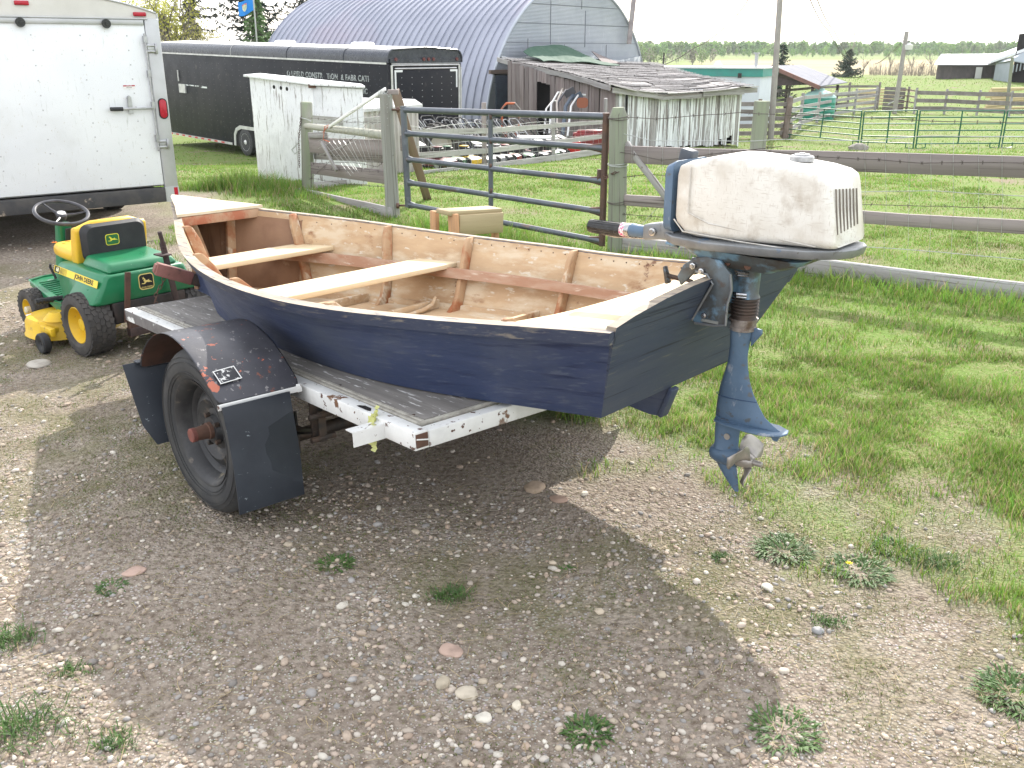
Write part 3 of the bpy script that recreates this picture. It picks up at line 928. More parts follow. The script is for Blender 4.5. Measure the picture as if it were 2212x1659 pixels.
for s_, y0 in ((1, -.03), (-1, -WT + .03)):
    b = MB()
    for i in range(4):
        h = .30 - i * .06
        b.loft([[(WX + t * h, y0 - .025, -.235 + .05 * t * t * (h / .3) - i * .009), (WX + t * h, y0 + .025, -.235 + .05 * t * t * (h / .3) - i * .009), (WX + t * h, y0 + .025, -.228 + .05 * t * t * (h / .3) - i * .009), (WX + t * h, y0 - .025, -.228 + .05 * t * t * (h / .3) - i * .009)] for t in (-1, -.5, 0, .5, 1)])
    b.box((WX - .29, y0, -.13), (.012, .05, .16)); b.box((WX + .29, y0, -.13), (.012, .05, .16))
    b.build('leaf_spring', dark_steel, tr)
    b = MB()
    for xx in (WX - .05, WX + .05):
        for yy in (-.03, .03):
            b.tube([(xx, y0 + yy, -.35), (xx, y0 + yy, -.17)], .007, 6)
    b.build('u_bolt', dark_steel, tr, smooth=True); b = MB()
    b.tube([(WX - .33, y0 + .05, -.20), (WX - .33, y0 - .05, -.20)], .012, 8); b.box((WX - .33, y0, -.155), (.01, .03, .12)); b.tube([(WX - .33, y0 + .05, -.11), (WX - .33, y0 - .05, -.11)], .012, 8)
    b.build('spring_shackle', dark_steel, tr, smooth=True)
# fender arc, in trailer frame; z relative to the deck
def fz(wz, x):   # world height to local z near x
    return wz - .56 + math.sin(R(3.297)) * x
arc_o = [(1.520, .455), (1.49, .505), (1.44, .560), (1.36, .620), (1.25, .672), (1.15, .695), (1.07, .696), (.98, .682), (.90, .655), (.82, .612), (.755, .565), (.71, .530)]
for s_ in (1, -1):
    ya, yb_ = (.018, .345) if s_ > 0 else (-WT - .018, -WT - .345)
    b = MB()
    n_ = len(arc_o)
    for row, yy in enumerate(np.linspace(ya, yb_, 7)):
        b.verts([(x, yy, fz(z, x)) for x, z in arc_o])
    for i in range(6):
        for j in range(n_ - 1):
            a = i * n_ + j
            b.face(a, a + 1, a + n_ + 1, a + n_)
    me_o = b.build('fender', [fender_paint, fender_rust], tr, smooth=True, solid=.003)
    me_o.modifiers['solid'].material_offset = 1
    me_o.modifiers['solid'].offset = -1 if s_ > 0 else 1
    me_o.modifiers.new('ws', 'SUBSURF').levels = 1; me_o.modifiers['ws'].render_levels = 1
    b = MB()
    b.box((.712, (ya + yb_) / 2, fz(.520, .71)), (.006, abs(yb_ - ya), .022))
    b.box((.735, ya + .01 * s_, fz(.52, .73)), (.05, .02, .03))
    b.build('fender_edge_iron', white_frame if s_ > 0 else dark_steel, tr, bevel=.002)
    b = MB()
    k = [(0, .335 * s_ + (0 if s_ > 0 else -WT))]
    yo, yi = (.338, .078) if s_ > 0 else (-WT - .338, -WT - .052)
    nseg = 6
    rings = []
    for i in range(nseg + 1):
        t = i / nseg
        z = .525 - t * .40
        x = .690 - .035 * math.sin(t * 2.2)
        rings.append([(x, yo, fz(z, .7)), (x + .012 * math.sin(3 * t), yi, fz(z, .7)), (x + .006, yi, fz(z, .7)), (x + .006, yo, fz(z, .7))])
    b.loft(rings)
    b.build('mud_flap', flap_rubber, tr, bevel=.0015)
    b = MB()
    rings = []
    for i in range(5):
        t = i / 4
        z = .462 - t * .335; x = 1.60 - .11 * t - .02 * t * t
        w0, w1 = (.385 - .02 * t, .075) if s_ > 0 else (-WT - .385, -WT - .075)
        if i == 4: w0 -= .03 * s_
        rings.append([(x, w0, fz(z, 1.6)), (x, w1, fz(z, 1.6)), (x - .006, w1, fz(z, 1.6)), (x - .006, w0, fz(z, 1.6))])
    b.loft(rings)
    b.box((1.585, (w0 + w1) / 2, fz(.466, 1.6)), (.05, abs(w1 - w0), .006))
    b.build('front_mud_flap', flap_rubber, tr, bevel=.0015)
# maker's plate on the fender
pm = Matrix.Translation((.795, .262, fz(.6005, .795))) @ Matrix.Rotation(-math.atan2(.08, .11) , 4, 'Y') @ Matrix.Rotation(R(4), 4, 'Z')
plate_m = mat('worn_white_plate', (.03, .03, .035), (.6, .6, .58), s=48, lo=.55, hi=.57, rough=.5)
b = MB(); b.box((0, 0, .002), (.062, .085, .002))
pl = b.build('maker_plate', plate_m, tr, M=TM @ pm, bevel=.004)
b = MB()
for q in ((-.030, 0, .06, 0), (.030, 0, .06, 0)):
    b.box((q[0], 0, .0035), (.0028, .084, .0022))
b.box((0, -.040, .0035), (.060, .0028, .0022)); b.box((0, .040, .0035), (.060, .0028, .0022))
b.build('plate_border', mat('white_line', (.75, .75, .73), rough=.5), pl, M=TM @ pm)
# tongue (to the mower hitch), coupler, chain
tg0 = TM.inverted() @ Vector((-2.085, 5.12, .565)); tg1 = Vector((LT - .4, -WT / 2 + .12, -.10))
hitch = at(352, 584, 5.0)
b = MB()
M, L = frame_x(hitch, TM @ Vector((LT - .02, -WT * .5, -.02)))
b.box((L / 2, 0, 0), (L, .06, .062))
tgo = b.build('tongue', dark_steel, tr, M=M, bevel=.004)
b = MB(); b.box((.06, 0, 0), (.20, .066, .068)); b.box((-.02, 0, .0), (.06, .05, .05))
b.build('coupler', red_tongue, tgo, M=M, bevel=.006)
b = MB()
for i in range(10):
    p = Vector((.02 + .008 * math.sin(i), .042, -.03 - i * .024))
    ring_ = [p + (Vector((math.cos(a), 0, 1.5 * math.sin(a))) if i % 2 else Vector((0, math.cos(a), 1.5 * math.sin(a)))) * .009 for a in [j * math.pi / 4 for j in range(8)]]
    b.tube(ring_, .0028, 5, closed=True)
b.build('safety_chain', rust, tr, M=M, smooth=True)

# ================================================================ THE BOAT
BP, BR_, BYAW = R(-4.868), R(.925), R(138.646)
BM = Matrix.Translation((.5568, 3.0538, .59)) @ Matrix.Rotation(BYAW, 4, 'Z') @ Matrix.Rotation(-BP, 4, 'Y') @ Matrix.Rotation(BR_, 4, 'X')
boat = bpy.data.objects.new('wooden_boat', None)
reg(boat, None, BM)
tag(boat, 'navy blue plywood boat with bare wood inside resting on the white framed trailer', 'boat')
BL, RK = 3.2145, .180
def herm(kx, v, t):
    n = len(kx); i = max(0, min(n - 2, int(np.searchsorted(kx, t, 'right')) - 1)); m = []
    for j in (i, i + 1):
        if j == 0: m.append((v[1] - v[0]) / (kx[1] - kx[0]))
        elif j == n - 1: m.append((v[j] - v[j - 1]) / (kx[j] - kx[j - 1]))
        elif j == n - 2: m.append((v[j + 1] - v[j]) / (kx[j + 1] - kx[j]))
        else: m.append((v[j + 1] - v[j - 1]) / (kx[j + 1] - kx[j - 1]))
    h = kx[i + 1] - kx[i]; f = (t - kx[i]) / h
    return (2 * f ** 3 - 3 * f ** 2 + 1) * v[i] + (f ** 3 - 2 * f ** 2 + f) * h * m[0] + (-2 * f ** 3 + 3 * f ** 2) * v[i + 1] + (f ** 3 - f ** 2) * h * m[1]
HB = lambda t: herm([0, .2, .42, .65, .88, 1], [.569, .669, .745, .603, .216, 0], t)
HC = lambda t: herm([0, .3, .6, .8, .95, 1.], [.412, .545, .43, .25, .03, 0], t)
ZS = lambda t: herm([0, 1 / 3, 2 / 3, 1], [.333, .333, .428, .604], t)
ZC = lambda t: .10 * t * t + .012 * math.sin(math.pi * min(1.0, t * 1.25))
def hull(t, v, sg, off=0.0):
    """point of the side: t from transom to stem, v from chine to sheer"""
    xs = t * (BL + RK) - RK; xc = t * BL * .97
    y = HC(t) + (HB(t) - HC(t)) * v
    return Vector((xc + (xs - xc) * v, sg * max(y - off, 0), ZC(t) + (ZS(t) - ZC(t)) * v))
TT = [i / 44 for i in range(45)]
th_ = .012
for sg in (1, -1):
    b = MB()
    nv = 5
    b.cur = 0
    k0 = b.verts([hull(t, j / nv, sg) for t in TT for j in range(nv + 1)])
    k1 = b.verts([hull(min(t, .995), j / nv, sg, th_) for t in TT for j in range(nv + 1)])
    for i in range(44):
        for j in range(nv):
            a = i * (nv + 1) + j
            b.cur = 0; b.face(k0 + a, k0 + a + 1, k0 + a + nv + 2, k0 + a + nv + 1)
            b.cur = 1; b.face(k1 + a, k1 + a + nv + 1, k1 + a + nv + 2, k1 + a + 1)
        a = i * (nv + 1)
        b.cur = 0; b.face(k0 + a, k0 + a + nv + 1, k1 + a + nv + 1, k1 + a)
        a += nv
        b.cur = 1; b.face(k0 + a, k1 + a, k1 + a + nv + 1, k0 + a + nv + 1)
    b.build('side_panel', [navy, ply], boat, smooth=True, fix=True)
b = MB()
b.cur = 0
k0 = b.verts([(t * BL * .97, s_ * HC(t), ZC(t)) for t in TT for s_ in (-1, -.5, 0, .5, 1) for s_ in (s_,)])
k1 = b.verts([(t * BL * .97, s_ * HC(t), ZC(t) + .012) for t in TT for s_ in (-1, -.5, 0, .5, 1)])
for i in range(44):
    for j in range(4):
        a = i * 5 + j
        b.cur = 0; b.face(k0 + a, k0 + a + 5, k0 + a + 6, k0 + a + 1)
        b.cur = 1; b.face(k1 + a, k1 + a + 1, k1 + a + 6, k1 + a + 5)
b.build('bottom_panel', [navy, ply], boat, smooth=True)
# transom
def tx(z): return -RK * z / .333
tp = [(-.412, 0), (.412, 0), (.575, .333), (.578, .348), (.50, .370), (.36, .396), (.22, .412), (.10, .418), (-.10, .418), (-.24, .413), (-.36, .400), (-.46, .376), (-.52, .362), (-.60, .362)]
b = MB()
n_ = len(tp)
ko = b.verts([(tx(z), y, z) for y, z in tp]); ki = b.verts([(tx(z) + .040, y * .985, z) for y, z in tp])
b.cur = 0; b.face(*[ko + i for i in range(n_)])
b.cur = 1; b.face(*[ki + i for i in range(n_)][::-1])
for i in range(n_):
    j = (i + 1) % n_
    b.cur = 1 if 2 <= i < 13 else 0
    b.face(ko + i, ki + i, ki + j, ko + j)
tro = b.build('transom', [transom_paint, bare_wood], boat)
# rub rails
for sg in (1, -1):
    b = MB()
    last = None
    RT = [i / 60 * .985 for i in range(61)]
    for i, t in enumerate(RT):
        o_ = hull(t, 1, sg); lo_ = hull(t, .86, sg)
        w = .032
        out = Vector((0, sg, 0))
        p = [o_ + out * w + Vector((0, 0, .003)), o_ - out * .014 + Vector((0, 0, .006)), o_ - out * .013 - Vector((0, 0, .0)), o_ + Vector((0, 0, -.04)) + out * .0005 - Vector((0, 0, 0)), o_ + out * (w - .004) + Vector((0, 0, -.038))]
        # keep the lower edge on the flared side
        p[3] = hull(t, 1 - .042 / max(ZS(t) - ZC(t), .1), sg) + out * .0006
        p[4] = p[3] + out * w
        k = b.verts(p)
        if last is not None:
            for j in range(5):
                b.cur = 1 if j in (0, 1) else 0
                jj = (j + 1) % 5
                b.face(last + j, last + jj, k + jj, k + j)
        else:
            b.cur = 0; b.face(k, k + 1, k + 2, k + 3, k + 4)
        last = k
    b.cur = 0; b.face(last, last + 1, last + 2, last + 3, last + 4)
    b.build('gunwale', [rail_navy, bare_wood], boat, smooth=True, angle=30)
# ribs, both sides, and floor frames
RIBS = (.905, .81, .665, .525, .335, .115)
for t in RIBS:
    for sg in (1, -1):
        if t == .115 and sg < 0:
            continue
        b = MB()
        dep = .052 if sg < 0 else .062
        rings = []
        N_ = 8
        for j in range(N_ + 1):
            v = j / N_
            p = hull(t - .040 * (1 - v) * (t < .9), v, sg, th_)
            d = dep * (1 + .9 * max(0, 1 - v / .22) ** 2)
            if v > .93: d *= .75
            rings.append([p + Vector((-.013, 0, 0)), p + Vector((.013, 0, 0)), p + Vector((.013, -sg * d, 0)), p + Vector((-.013, -sg * d, 0))])
        top = [q + Vector((0, 0, .012 if sg > 0 else .004)) for q in rings[-1]]
        top[2] -= Vector((0, -sg * dep * .25, 0)); top[3] -= Vector((0, -sg * dep * .25, 0))
        rings.append(top)
        b.loft(rings); b.build('rib', rib_wood, boat, bevel=.004)
    if t < .9:
        b = MB(); x = t * BL * .97
        b.box((x, 0, ZC(t) + .012 + .022), (.026, 2 * HC(t) - .03, .044)); b.build('floor_frame', ply, boat, bevel=.003)
# side batten at the chine, seat risers
for sg in (1, -1):
    b = MB()
    for a_, v0, v1, w, nm in ((.02, .02, .10, .02, 'chine_batten'),):
        b.loft([[hull(t, v0, sg, th_), hull(t, v1, sg, th_), hull(t, v1, sg, th_ + w), hull(t, v0, sg, th_ + w)] for t in np.linspace(.02, .9, 40)])
    b.build('chine_batten', ply, boat)
    b = MB()
    b.loft([[hull(t, .475, sg, th_ + .048), hull(t, .475, sg, th_ + .066), hull(t, .60, sg, th_ + .066), hull(t, .60, sg, th_ + .048)] for t in np.linspace(.03, .84, 40)])
    b.build('seat_riser', riser_wood, boat, smooth=True, angle=30)
# thwarts: level in the world, so they rise towards the bow in the boat frame
def thwart(t0, t1, v, m, name='seat', stern=False, th=.026):
    b = MB()
    x0, x1 = hull(t0, v, 1).x, hull(t1, v, 1).x
    w0 = hull(t0, v, 1, th_).y - .010; w1 = hull(t1, v, 1, th_).y - .010
    z0 = hull((t0 + t1) / 2, v, 1).z + .0; sl = .065
    if stern: w0 = hull(t0, v, 1, th_).y - .02
    zz0, zz1 = z0 - sl * (x1 - x0) / 2, z0 + sl * (x1 - x0) / 2
    p = [(x0, -w0, zz0 - th), (x1, -w1, zz1 - th), (x1, w1, zz1 - th), (x0, w0, zz0 - th), (x0, -w0, zz0), (x1, -w1, zz1), (x1, w1, zz1), (x0, w0, zz0)]
    b.hexa(p); return b.build(name, m, boat, bevel=.005)
thwart(.745, .808, .665, new_wood)
thwart(.530, .598, .655, new_wood)
b = MB()   # stern seat with a curved front edge
pts = []
zst = .312
for i in range(13):
    y = -.585 + 1.17 * i / 12
    x = .215 - .03 * math.sin(math.pi * (i / 12)) + (.0 if y < .3 else .10 * ((y - .3) / .285) ** 1.5 * .6)
    pts.append((x, y))
poly = [(-.122, .535), (-.122, -.535)] + pts
b.prism([(p[0], p[1]) for p in poly], (0, 0, .02), o=(0, 0, zst - .02 + .0), ex=(1, 0, 0), ey=(0, 1, 0))
b.build('stern_seat', new_wood, boat, bevel=.004)
# bow: deck, beam, inner brown panel, stem
xb = hull(.865, 1, 1).x
zb_ = ZS(.865) + .012
wb = HB(.865) + .012
b = MB()
tipx = BL + .03
prof = [(xb, -wb), (xb + .22, -HB(.93) - .012), (tipx - .05, -.035), (tipx, 0), (tipx - .05, .035), (xb + .22, HB(.93) + .012), (xb, wb)]
zf_ = lambda x: zb_ + (ZS(1) + .014 - zb_) * (x - xb) / (tipx - xb)
k = b.verts([(x, y, zf_(x)) for x, y in prof]); k2 = b.verts([(x, y, zf_(x) + .014) for x, y in prof])
n_ = len(prof)
b.face(*range(k2, k2 + n_)); b.face(*list(range(k, k + n_))[::-1])
for i in range(n_):
    j = (i + 1) % n_; b.face(k + i, k + j, k2 + j, k2 + i)
b.build('bow_deck', deck_ply, boat)
b = MB(); b.box((xb + .014, 0, zb_ - .026), (.022, 2 * wb - .04, .048)); b.build('bow_beam', mat('red_stained_beam', (.42, .28, .18), (.36, .13, .07), s=5, lo=.5, hi=.6, rough=.8, layers=[((.55, .5, .42), 14, .6, .7, (.5, 1, 1))]), boat, bevel=.003)
b = MB(); b.box((BL * .965, 0, .33), (.04, .03, .44)); b.build('stem_post', ply_dark, boat)
for sg in (1, -1):
    b = MB()
    b.loft([[hull(t, .02, sg, th_ + .0012), hull(t, .93, sg, th_ + .0012), hull(t, .93, sg, th_ + .003), hull(t, .02, sg, th_ + .003)] for t in np.linspace(.80, .97, 9)])
    b.build('bow_lining', ply_dark, boat)
# skeg under the stern
b = MB()
b.prism([(.62, -.0), (.60, -.02), (.085, -.112), (.050, -.112), (-.0, -.0)], (0, .022, 0), o=(0, -.011, 0), ex=(1, 0, 0), ey=(0, 0, 1))
b.build('skeg', navy, boat, bevel=.003)
b = MB(); b.box((.011, 0, -.056), (.018, .05, .118), Matrix.Rotation(R(-24), 4, 'Y')); b.build('skeg_post', transom_paint, boat, bevel=.004)
b = MB()
for t in np.linspace(.06, .8, 34):
    p = hull(float(t), .93, -1, th_)
    b.lathe([(0, .0035), (.0015, .003)], p + Vector((0, .001, 0)), 'Y', 6)
b.build('rail_nail', dark_steel, boat)
# bent plywood knee by the third rib (a curved brace on the floor)
b = MB()
p = hull(.525, .05, -1, .07)
b.tube([p + Vector((-.03, .0, .06)), p + Vector((-.03, .03, .025)), p + Vector((-.03, .09, .010)), p + Vector((-.03, .24, .004))], [.008, .012, .012, .006], 8)
b.build('knee_brace', ply, boat, smooth=True)

# ================================================================ OUTBOARD MOTOR
MO = Vector((.686, 2.94, 0))
MM = Matrix.Translation(MO) @ Matrix.Rotation(BYAW, 4, 'Z')
mot = bpy.data.objects.new('outboard_motor', None)
reg(mot, None, MM)
tag(mot, 'old outboard motor with grubby white cowl and blue leg clamped on the boat transom', 'outboard motor')
cowl_m = mat('grubby_white_cowl', (.72, .70, .65), (.58, .54, .47), s=5, lo=.45, hi=.75, rough=.38, bump=.0003, bs=80,
             layers=[((.46, .40, .32), 6, .50, .78, (1, 1, 1)), ((.56, .52, .46), 80, .57, .68, (.4, 1, 2.4)), ((.55, .50, .44), 105, .58, .68, (2.4, 1, .4)), ((.38, .32, .25), 9, .54, .76, (1.3, 1, 1)), ((.26, .18, .11), 4.5, .66, .84, (1, 1, 1))], spec=.5)
blue_m = mat('blue_motor_paint', (.105, .165, .245), (.075, .125, .195), s=8, rough=.45, metal=.15, bump=.0003, bs=60,
             layers=[((.10, .11, .12), 30, .60, .66, (1, 1, 1)), ((.28, .31, .35), 22, .61, .68, (1, 1, .4)), ((.05, .045, .04), 6, .60, .76, (1, 1, 1))])
grease_m = mat('greasy_blue_casting', (.11, .135, .15), (.07, .06, .052), s=7, lo=.42, hi=.6, rough=.42, metal=.3, bump=.0008, bs=50,
               layers=[((.17, .29, .40), 9, .53, .62, (1, 1, 1)), ((.09, .055, .035), 14, .60, .70, (1, 1, 1))])
tray_m = mat('worn_alloy_tray', (.24, .25, .26), (.17, .18, .19), s=12, rough=.45, metal=.5, layers=[((.10, .17, .28), 9, .60, .66, (1, 1, 1)), ((.10, .09, .08), 26, .62, .7, (1, 1, 1))])
prop_m = mat('cast_propeller_alloy', (.40, .37, .34), (.28, .26, .24), s=14, rough=.45, metal=.6)
steel_m = mat('shiny_steel', (.55, .55, .56), (.3, .3, .3), s=30, rough=.25, metal=1)
black_grip = mat('black_tiller_grip', (.012, .012, .013), (.03, .03, .03), s=30, rough=.22)
def rrect(w, h, r, n=4, cx=0, cy=0):
    out = []
    for (sx, sy, a0) in ((1, 1, 0), (-1, 1, 90), (-1, -1, 180), (1, -1, 270)):
        for i in range(n + 1):
            a = R(a0 + 90 * i / n)
            out.append((cx + sx * (w / 2 - r) + r * math.cos(a), cy + sy * (h / 2 - r) + r * math.sin(a)))
    return out
# cowl: lofted along x from front face to back
b = MB()
secs = [(0.128, 0.213, 1.20, 1.345, .012), (0.120, 0.224, 1.185, 1.366, .016), (0.085, 0.232, 1.156, 1.382, .022), (0.050, 0.236, 1.150, 1.390, .026), (0.000, 0.239, 1.150, 1.402, .028), (-0.050, 0.241, 1.150, 1.404, .028), (-0.173, 0.239, 1.150, 1.397, .028), (-0.288, 0.236, 1.150, 1.386, .028), (-0.338, 0.232, 1.150, 1.376, .028), (-0.357, 0.221, 1.152, 1.366, .024), (-0.365, 0.204, 1.156, 1.35, .020)]
rings = []
for x, w, z0, z1, r_ in secs:
    z0 -= min(x, 0) * .045
    rings.append([(x + (-.035 * (1 - (z - z0) / (z1 - z0)) if x < -.3 else (.03 * max(0, .5 - (z - z0) / (z1 - z0))) * 0), y, z) for y, z in rrect(w, z1 - z0, r_, 5, 0, (z0 + z1) / 2)])
b.loft(rings)
cw_ = b.build('cowl', cowl_m, mot, smooth=True, angle=50)
# louvres in the rear face
for i in range(7):
    yy = .088 - i * .024
    b = MB()
    b.box((0, 0, 0), (.004, .0032, .128 - i * .004))
    b.build('louvre', mat('louvre_shadow_gap', (.19, .165, .14), rough=.9), cw_, M=MM @ Matrix.Translation((-.3835, yy, 1.272)) @ Matrix.Rotation(R(9.0), 4, 'Y'))
b = MB(); b.lathe([(-.002, .036), (.010, .036), (.013, .032), (.013, .024), (.018, .022), (.018, .010), (.021, .009)], (-.215, -.02, 1.395), 'Z', 28)
b.build('filler_cap', mat('scuffed_grey_cap', (.42, .42, .42), (.25, .25, .25), s=40, rough=.5), mot, smooth=True)
b = MB()  # raised rim line of the moulded side panel
for s_ in (1, -1):
    for pts in ([(.075, 1.365), (.075, 1.225)], [(.075, 1.225), (.0, 1.20), (-.20, 1.182), (-.345, 1.172)], [(.125, 1.2), (.09, 1.165), (-.1, 1.158), (-.34, 1.155)]):
        b.tube([(x, s_ * .1215 - (0 if x > -.2 else s_ * .006), z) for x, z in pts], .0022, 5)
b.build('cowl_moulding', mat('moulding_line', (.45, .42, .37), (.6, .58, .54), s=20, rough=.5), cw_, smooth=True)
b = MB(); b.box((-.375, .03, 1.168), (.022, .035, .022)); b.build('rear_latch', mat('grey_latch', (.45, .44, .42), rough=.5), mot, bevel=.005)
b = MB()
rings = []
for x, w, z0, z1, r_ in ((.185, .17, 1.165, 1.34, .02), (.178, .20, 1.155, 1.362, .025), (.150, .222, 1.152, 1.375, .03), (.144, .222, 1.152, 1.375, .03)):
    rings.append([(x, y, z) for y, z in rrect(w, z1 - z0, r_, 4, 0, (z0 + z1) / 2)])
b.loft(rings); fpo = b.build('front_panel', blue_m, mot, smooth=True, angle=40)
b = MB(); b.box((.172, -.02, 1.375), (.05, .045, .055), Matrix.Rotation(R(-12), 4, 'Y')); b.build('recoil_handle', mat('dark_slate_plastic', (.06, .07, .085), rough=.5), mot, bevel=.008)
# tray
b = MB()
tprof = [(.235, .028), (.19, .075), (.13, .125), (0, .150), (-.20, .150), (-.33, .135), (-.41, .085), (-.435, .04)]
poly = [(x, y) for x, y in tprof] + [(x, -y) for x, y in tprof[::-1]]
k = b.verts([(x, y, 1.146 - min(x, 0) * .045) for x, y in poly]); k2 = b.verts([(x * .98, y * .96, 1.118 - min(x, 0) * .045) for x, y in poly]); n_ = len(poly)
b.face(*range(k, k + n_)); b.face(*list(range(k2, k2 + n_))[::-1])
for i in range(n_):
    j = (i + 1) % n_; b.face(k + i, k2 + i, k2 + j, k + j)
b.build('engine_tray', tray_m, mot, bevel=.004)
b = MB()
b.loft([[(x * sx + dx, y * sy, z) for x, y in rrect(.42, .24, .05, 4)] for z, sx, sy, dx in ((1.117, 1.0, 1.0, -.10), (1.098, .9, .9, -.10), (1.080, .72, .75, -.09), (1.066, .55, .62, -.085), (1.060, .50, .58, -.085))])
b.build('lower_housing', grease_m, mot, smooth=True, angle=40)
for xx, zz in ((.0, 1.080), (-.055, 1.082), (-.125, 1.080)):
    b = MB(); b.lathe([(0, .012), (.006, .012), (.006, .006)], (xx, .083, zz), 'Y', 12)
    b.build('housing_bolt', mat('rusty_bolt', (.12, .06, .04), rough=.6, metal=.3), mot, smooth=True)
# tiller
b = MB(); b.loft([[(x, .055 + y, z) for y, z in rrect(w, h, .008, 3, 0, zc)] for x, w, h, zc in ((.15, .05, .05, 1.146), (.20, .052, .056, 1.146), (.262, .05, .052, 1.135), (.268, .044, .046, 1.135))])
b.build('tiller_pivot', tray_m, mot, bevel=.003)
b = MB(); b.lathe([(0, .013), (.008, .013), (.009, .008), (.014, .008)], (.225, .082, 1.142), 'Y', 16); b.build('pivot_bolt', steel_m, mot, smooth=True)
b = MB(); b.lathe([(.262, .021), (.30, .021), (.325, .023), (.330, .021)], (0, .055, 1.132), 'X', 20); b.build('tiller_arm', blue_m, mot, smooth=True)
b = MB(); b.lathe([(.330, .0225), (.338, .0235), (.348, .0225)], (0, .055, 1.130), 'X', 20); b.build('tiller_band', steel_m, mot, smooth=True)
b = MB(); b.lathe([(.348, .0232), (.366, .0232)], (0, .055, 1.129), 'X', 20)
b.build('marking_band', mat('pink_checked_band', (.75, .72, .68), (.55, .04, .2), s=160, lo=.48, hi=.52, rough=.4), mot, smooth=True)
b = MB(); b.lathe([(.366, .0235), (.372, .0245), (.46, .0225), (.490, .0235), (.500, .0225), (.504, .016)], (0, .055, 1.126), 'X', 24)
for i in range(16):
    a = i * math.pi / 8
    b.tube([(.375, .055 + .0238 * math.cos(a), 1.126 + .0238 * math.sin(a)), (.485, .055 + .0228 * math.cos(a), 1.126 + .0228 * math.sin(a))], .0015, 4)
b.build('tiller_grip', black_grip, mot, smooth=True)
b = MB(); b.tube([(.26, .055, 1.112), (.40, .05, 1.100), (.47, .05, 1.105)], .004, 6); b.build('tiller_rod', steel_m, mot, smooth=True)
b = MB(); b.lathe([(0, .010), (.03, .010), (.03, .006), (.045, .006)], (.125, .085, 1.112), 'X', 8); b.build('drain_plug', grease_m, mot)
# clamp bracket, one plate on each side
hook = [(.098, .985), (.112, 1.015), (.092, 1.055), (.055, 1.082), (.01, 1.094), (-.04, 1.088), (-.078, 1.050), (-.086, 1.0), (-.075, .95), (-.075, .885), (-.035, .876), (.035, .872), (.046, .880), (-.020, 1.010), (.002, 1.036), (.045, 1.041), (.072, 1.010)]
for s_, yy in ((1, .090), (-1, -.085)):
    b = MB()
    b.prism(hook, (0, .014, 0), o=(0, yy, 0)); cb = b.build('clamp_bracket', grease_m, mot, bevel=.004)
    b = MB()
    rimp = hook[5:17] + hook[:1]
    b.tube([(x, yy + .014, z) for x, z in hook[6:16]], .0045, 6)
    b.build('bracket_flange', tray_m, cb, smooth=True)
    for x, z, r_ in ((.052, 1.058, .011), (.02, 1.045, .010), (.0, .905, .009)):
        b = MB(); b.lathe([(0, r_), (.010, r_), (.011, r_ * .6), (.016, r_ * .55)], (x, yy + .014, z), 'Y', 6 if r_ > .0105 else 12)
        b.build('bracket_bolt', steel_m, cb)
    b = MB(); b.box((-.02, yy + .016, .888), (.06, .004, .009)); b.build('tilt_slot', mat('slot_grey', (.22, .23, .22), rough=.6), cb)
    # clamp screw with its T handle, turned through the hook
    b = MB(); b.tube([(.06, yy + .005, 1.004), (.150, yy + .005, 1.010)], .0065, 8)
    for i in range(16):
        x = .09 + i * .0055
        b.lathe([(0, .0080), (.0025, .0080)], (min(x, .148), yy + .005, 1.002 + (x - .06) * .07), 'X', 8)
    sc = b.build('clamp_screw', steel_m if s_ < 0 else dark_steel, mot, smooth=True)
    b = MB(); b.box((.156, yy + .005, 1.011), (.014, .024, .058), Matrix.Rotation(R(16), 4, 'Y'), taper=(.7, .8)); b.build('screw_handle', grease_m, sc, bevel=.004)
b = MB(); b.box((.045, 0, 1.072), (.07, .14, .026), Matrix.Rotation(R(20), 4, 'Y')); b.tube([(.055, .1, 1.058), (.055, -.1, 1.058)], .009, 8)
b.build('bracket_bridge', grease_m, mot, bevel=.005)
# swivel, shaft housing, bellows
b = MB()
b.loft([[(-.085 + x * sx, y * sy, z) for x, y in rrect(.078, .066, .028, 5)] for z, sx, sy in ((1.064, 1.15, 1.2), (1.04, 1.0, 1.0), (.972, .95, .95), (.960, 1.1, 1.1))])
b.box((-.045, 0, 1.0), (.055, .058, .12))
b.build('swivel_housing', grease_m, mot, smooth=True, angle=40)
for zz in (1.045, .975):
    b = MB()
    b.tube([(-.105, .036, zz), (-.075, .047, zz), (-.06, .036, zz)], .005, 6); b.tube([(-.105, .036, zz - .009), (-.075, .047, zz - .009), (-.06, .036, zz - .009)], .003, 6)
    b.build('shock_mount', steel_m, mot, smooth=True)
b = MB()
pf = []
for i in range(6):
    z = .958 - i * .0105
    pf += [(z, .0445), (z - .003, .0455), (z - .0055, .037), (z - .0085, .037)]
pf += [(.893, .040), (.886, .044)]
b.lathe(pf, (-.083, 0, 0), 'Z', 30); b.build('bellows', mat('perished_black_rubber', (.05, .038, .032), (.09, .06, .045), s=20, rough=.6), mot, smooth=True, angle=60)
b = MB(); b.lathe([(.890, .046), (.884, .046), (.883, .041), (.866, .041), (.864, .043), (.852, .043), (.850, .040)], (-.083, 0, 0), 'Z', 30)
for zz in (.878, .872): b.lathe([(zz, .0418), (zz - .003, .0418)], (-.083, 0, 0), 'Z', 30)
b.build('shaft_collar', mat('scuffed_collar', (.30, .27, .25), (.12, .08, .06), s=25, rough=.5, metal=.4), mot, smooth=True)
b = MB(); b.box((-.045, .0, .868), (.03, .06, .03)); b.build('steering_stop', grease_m, mot, bevel=.005)
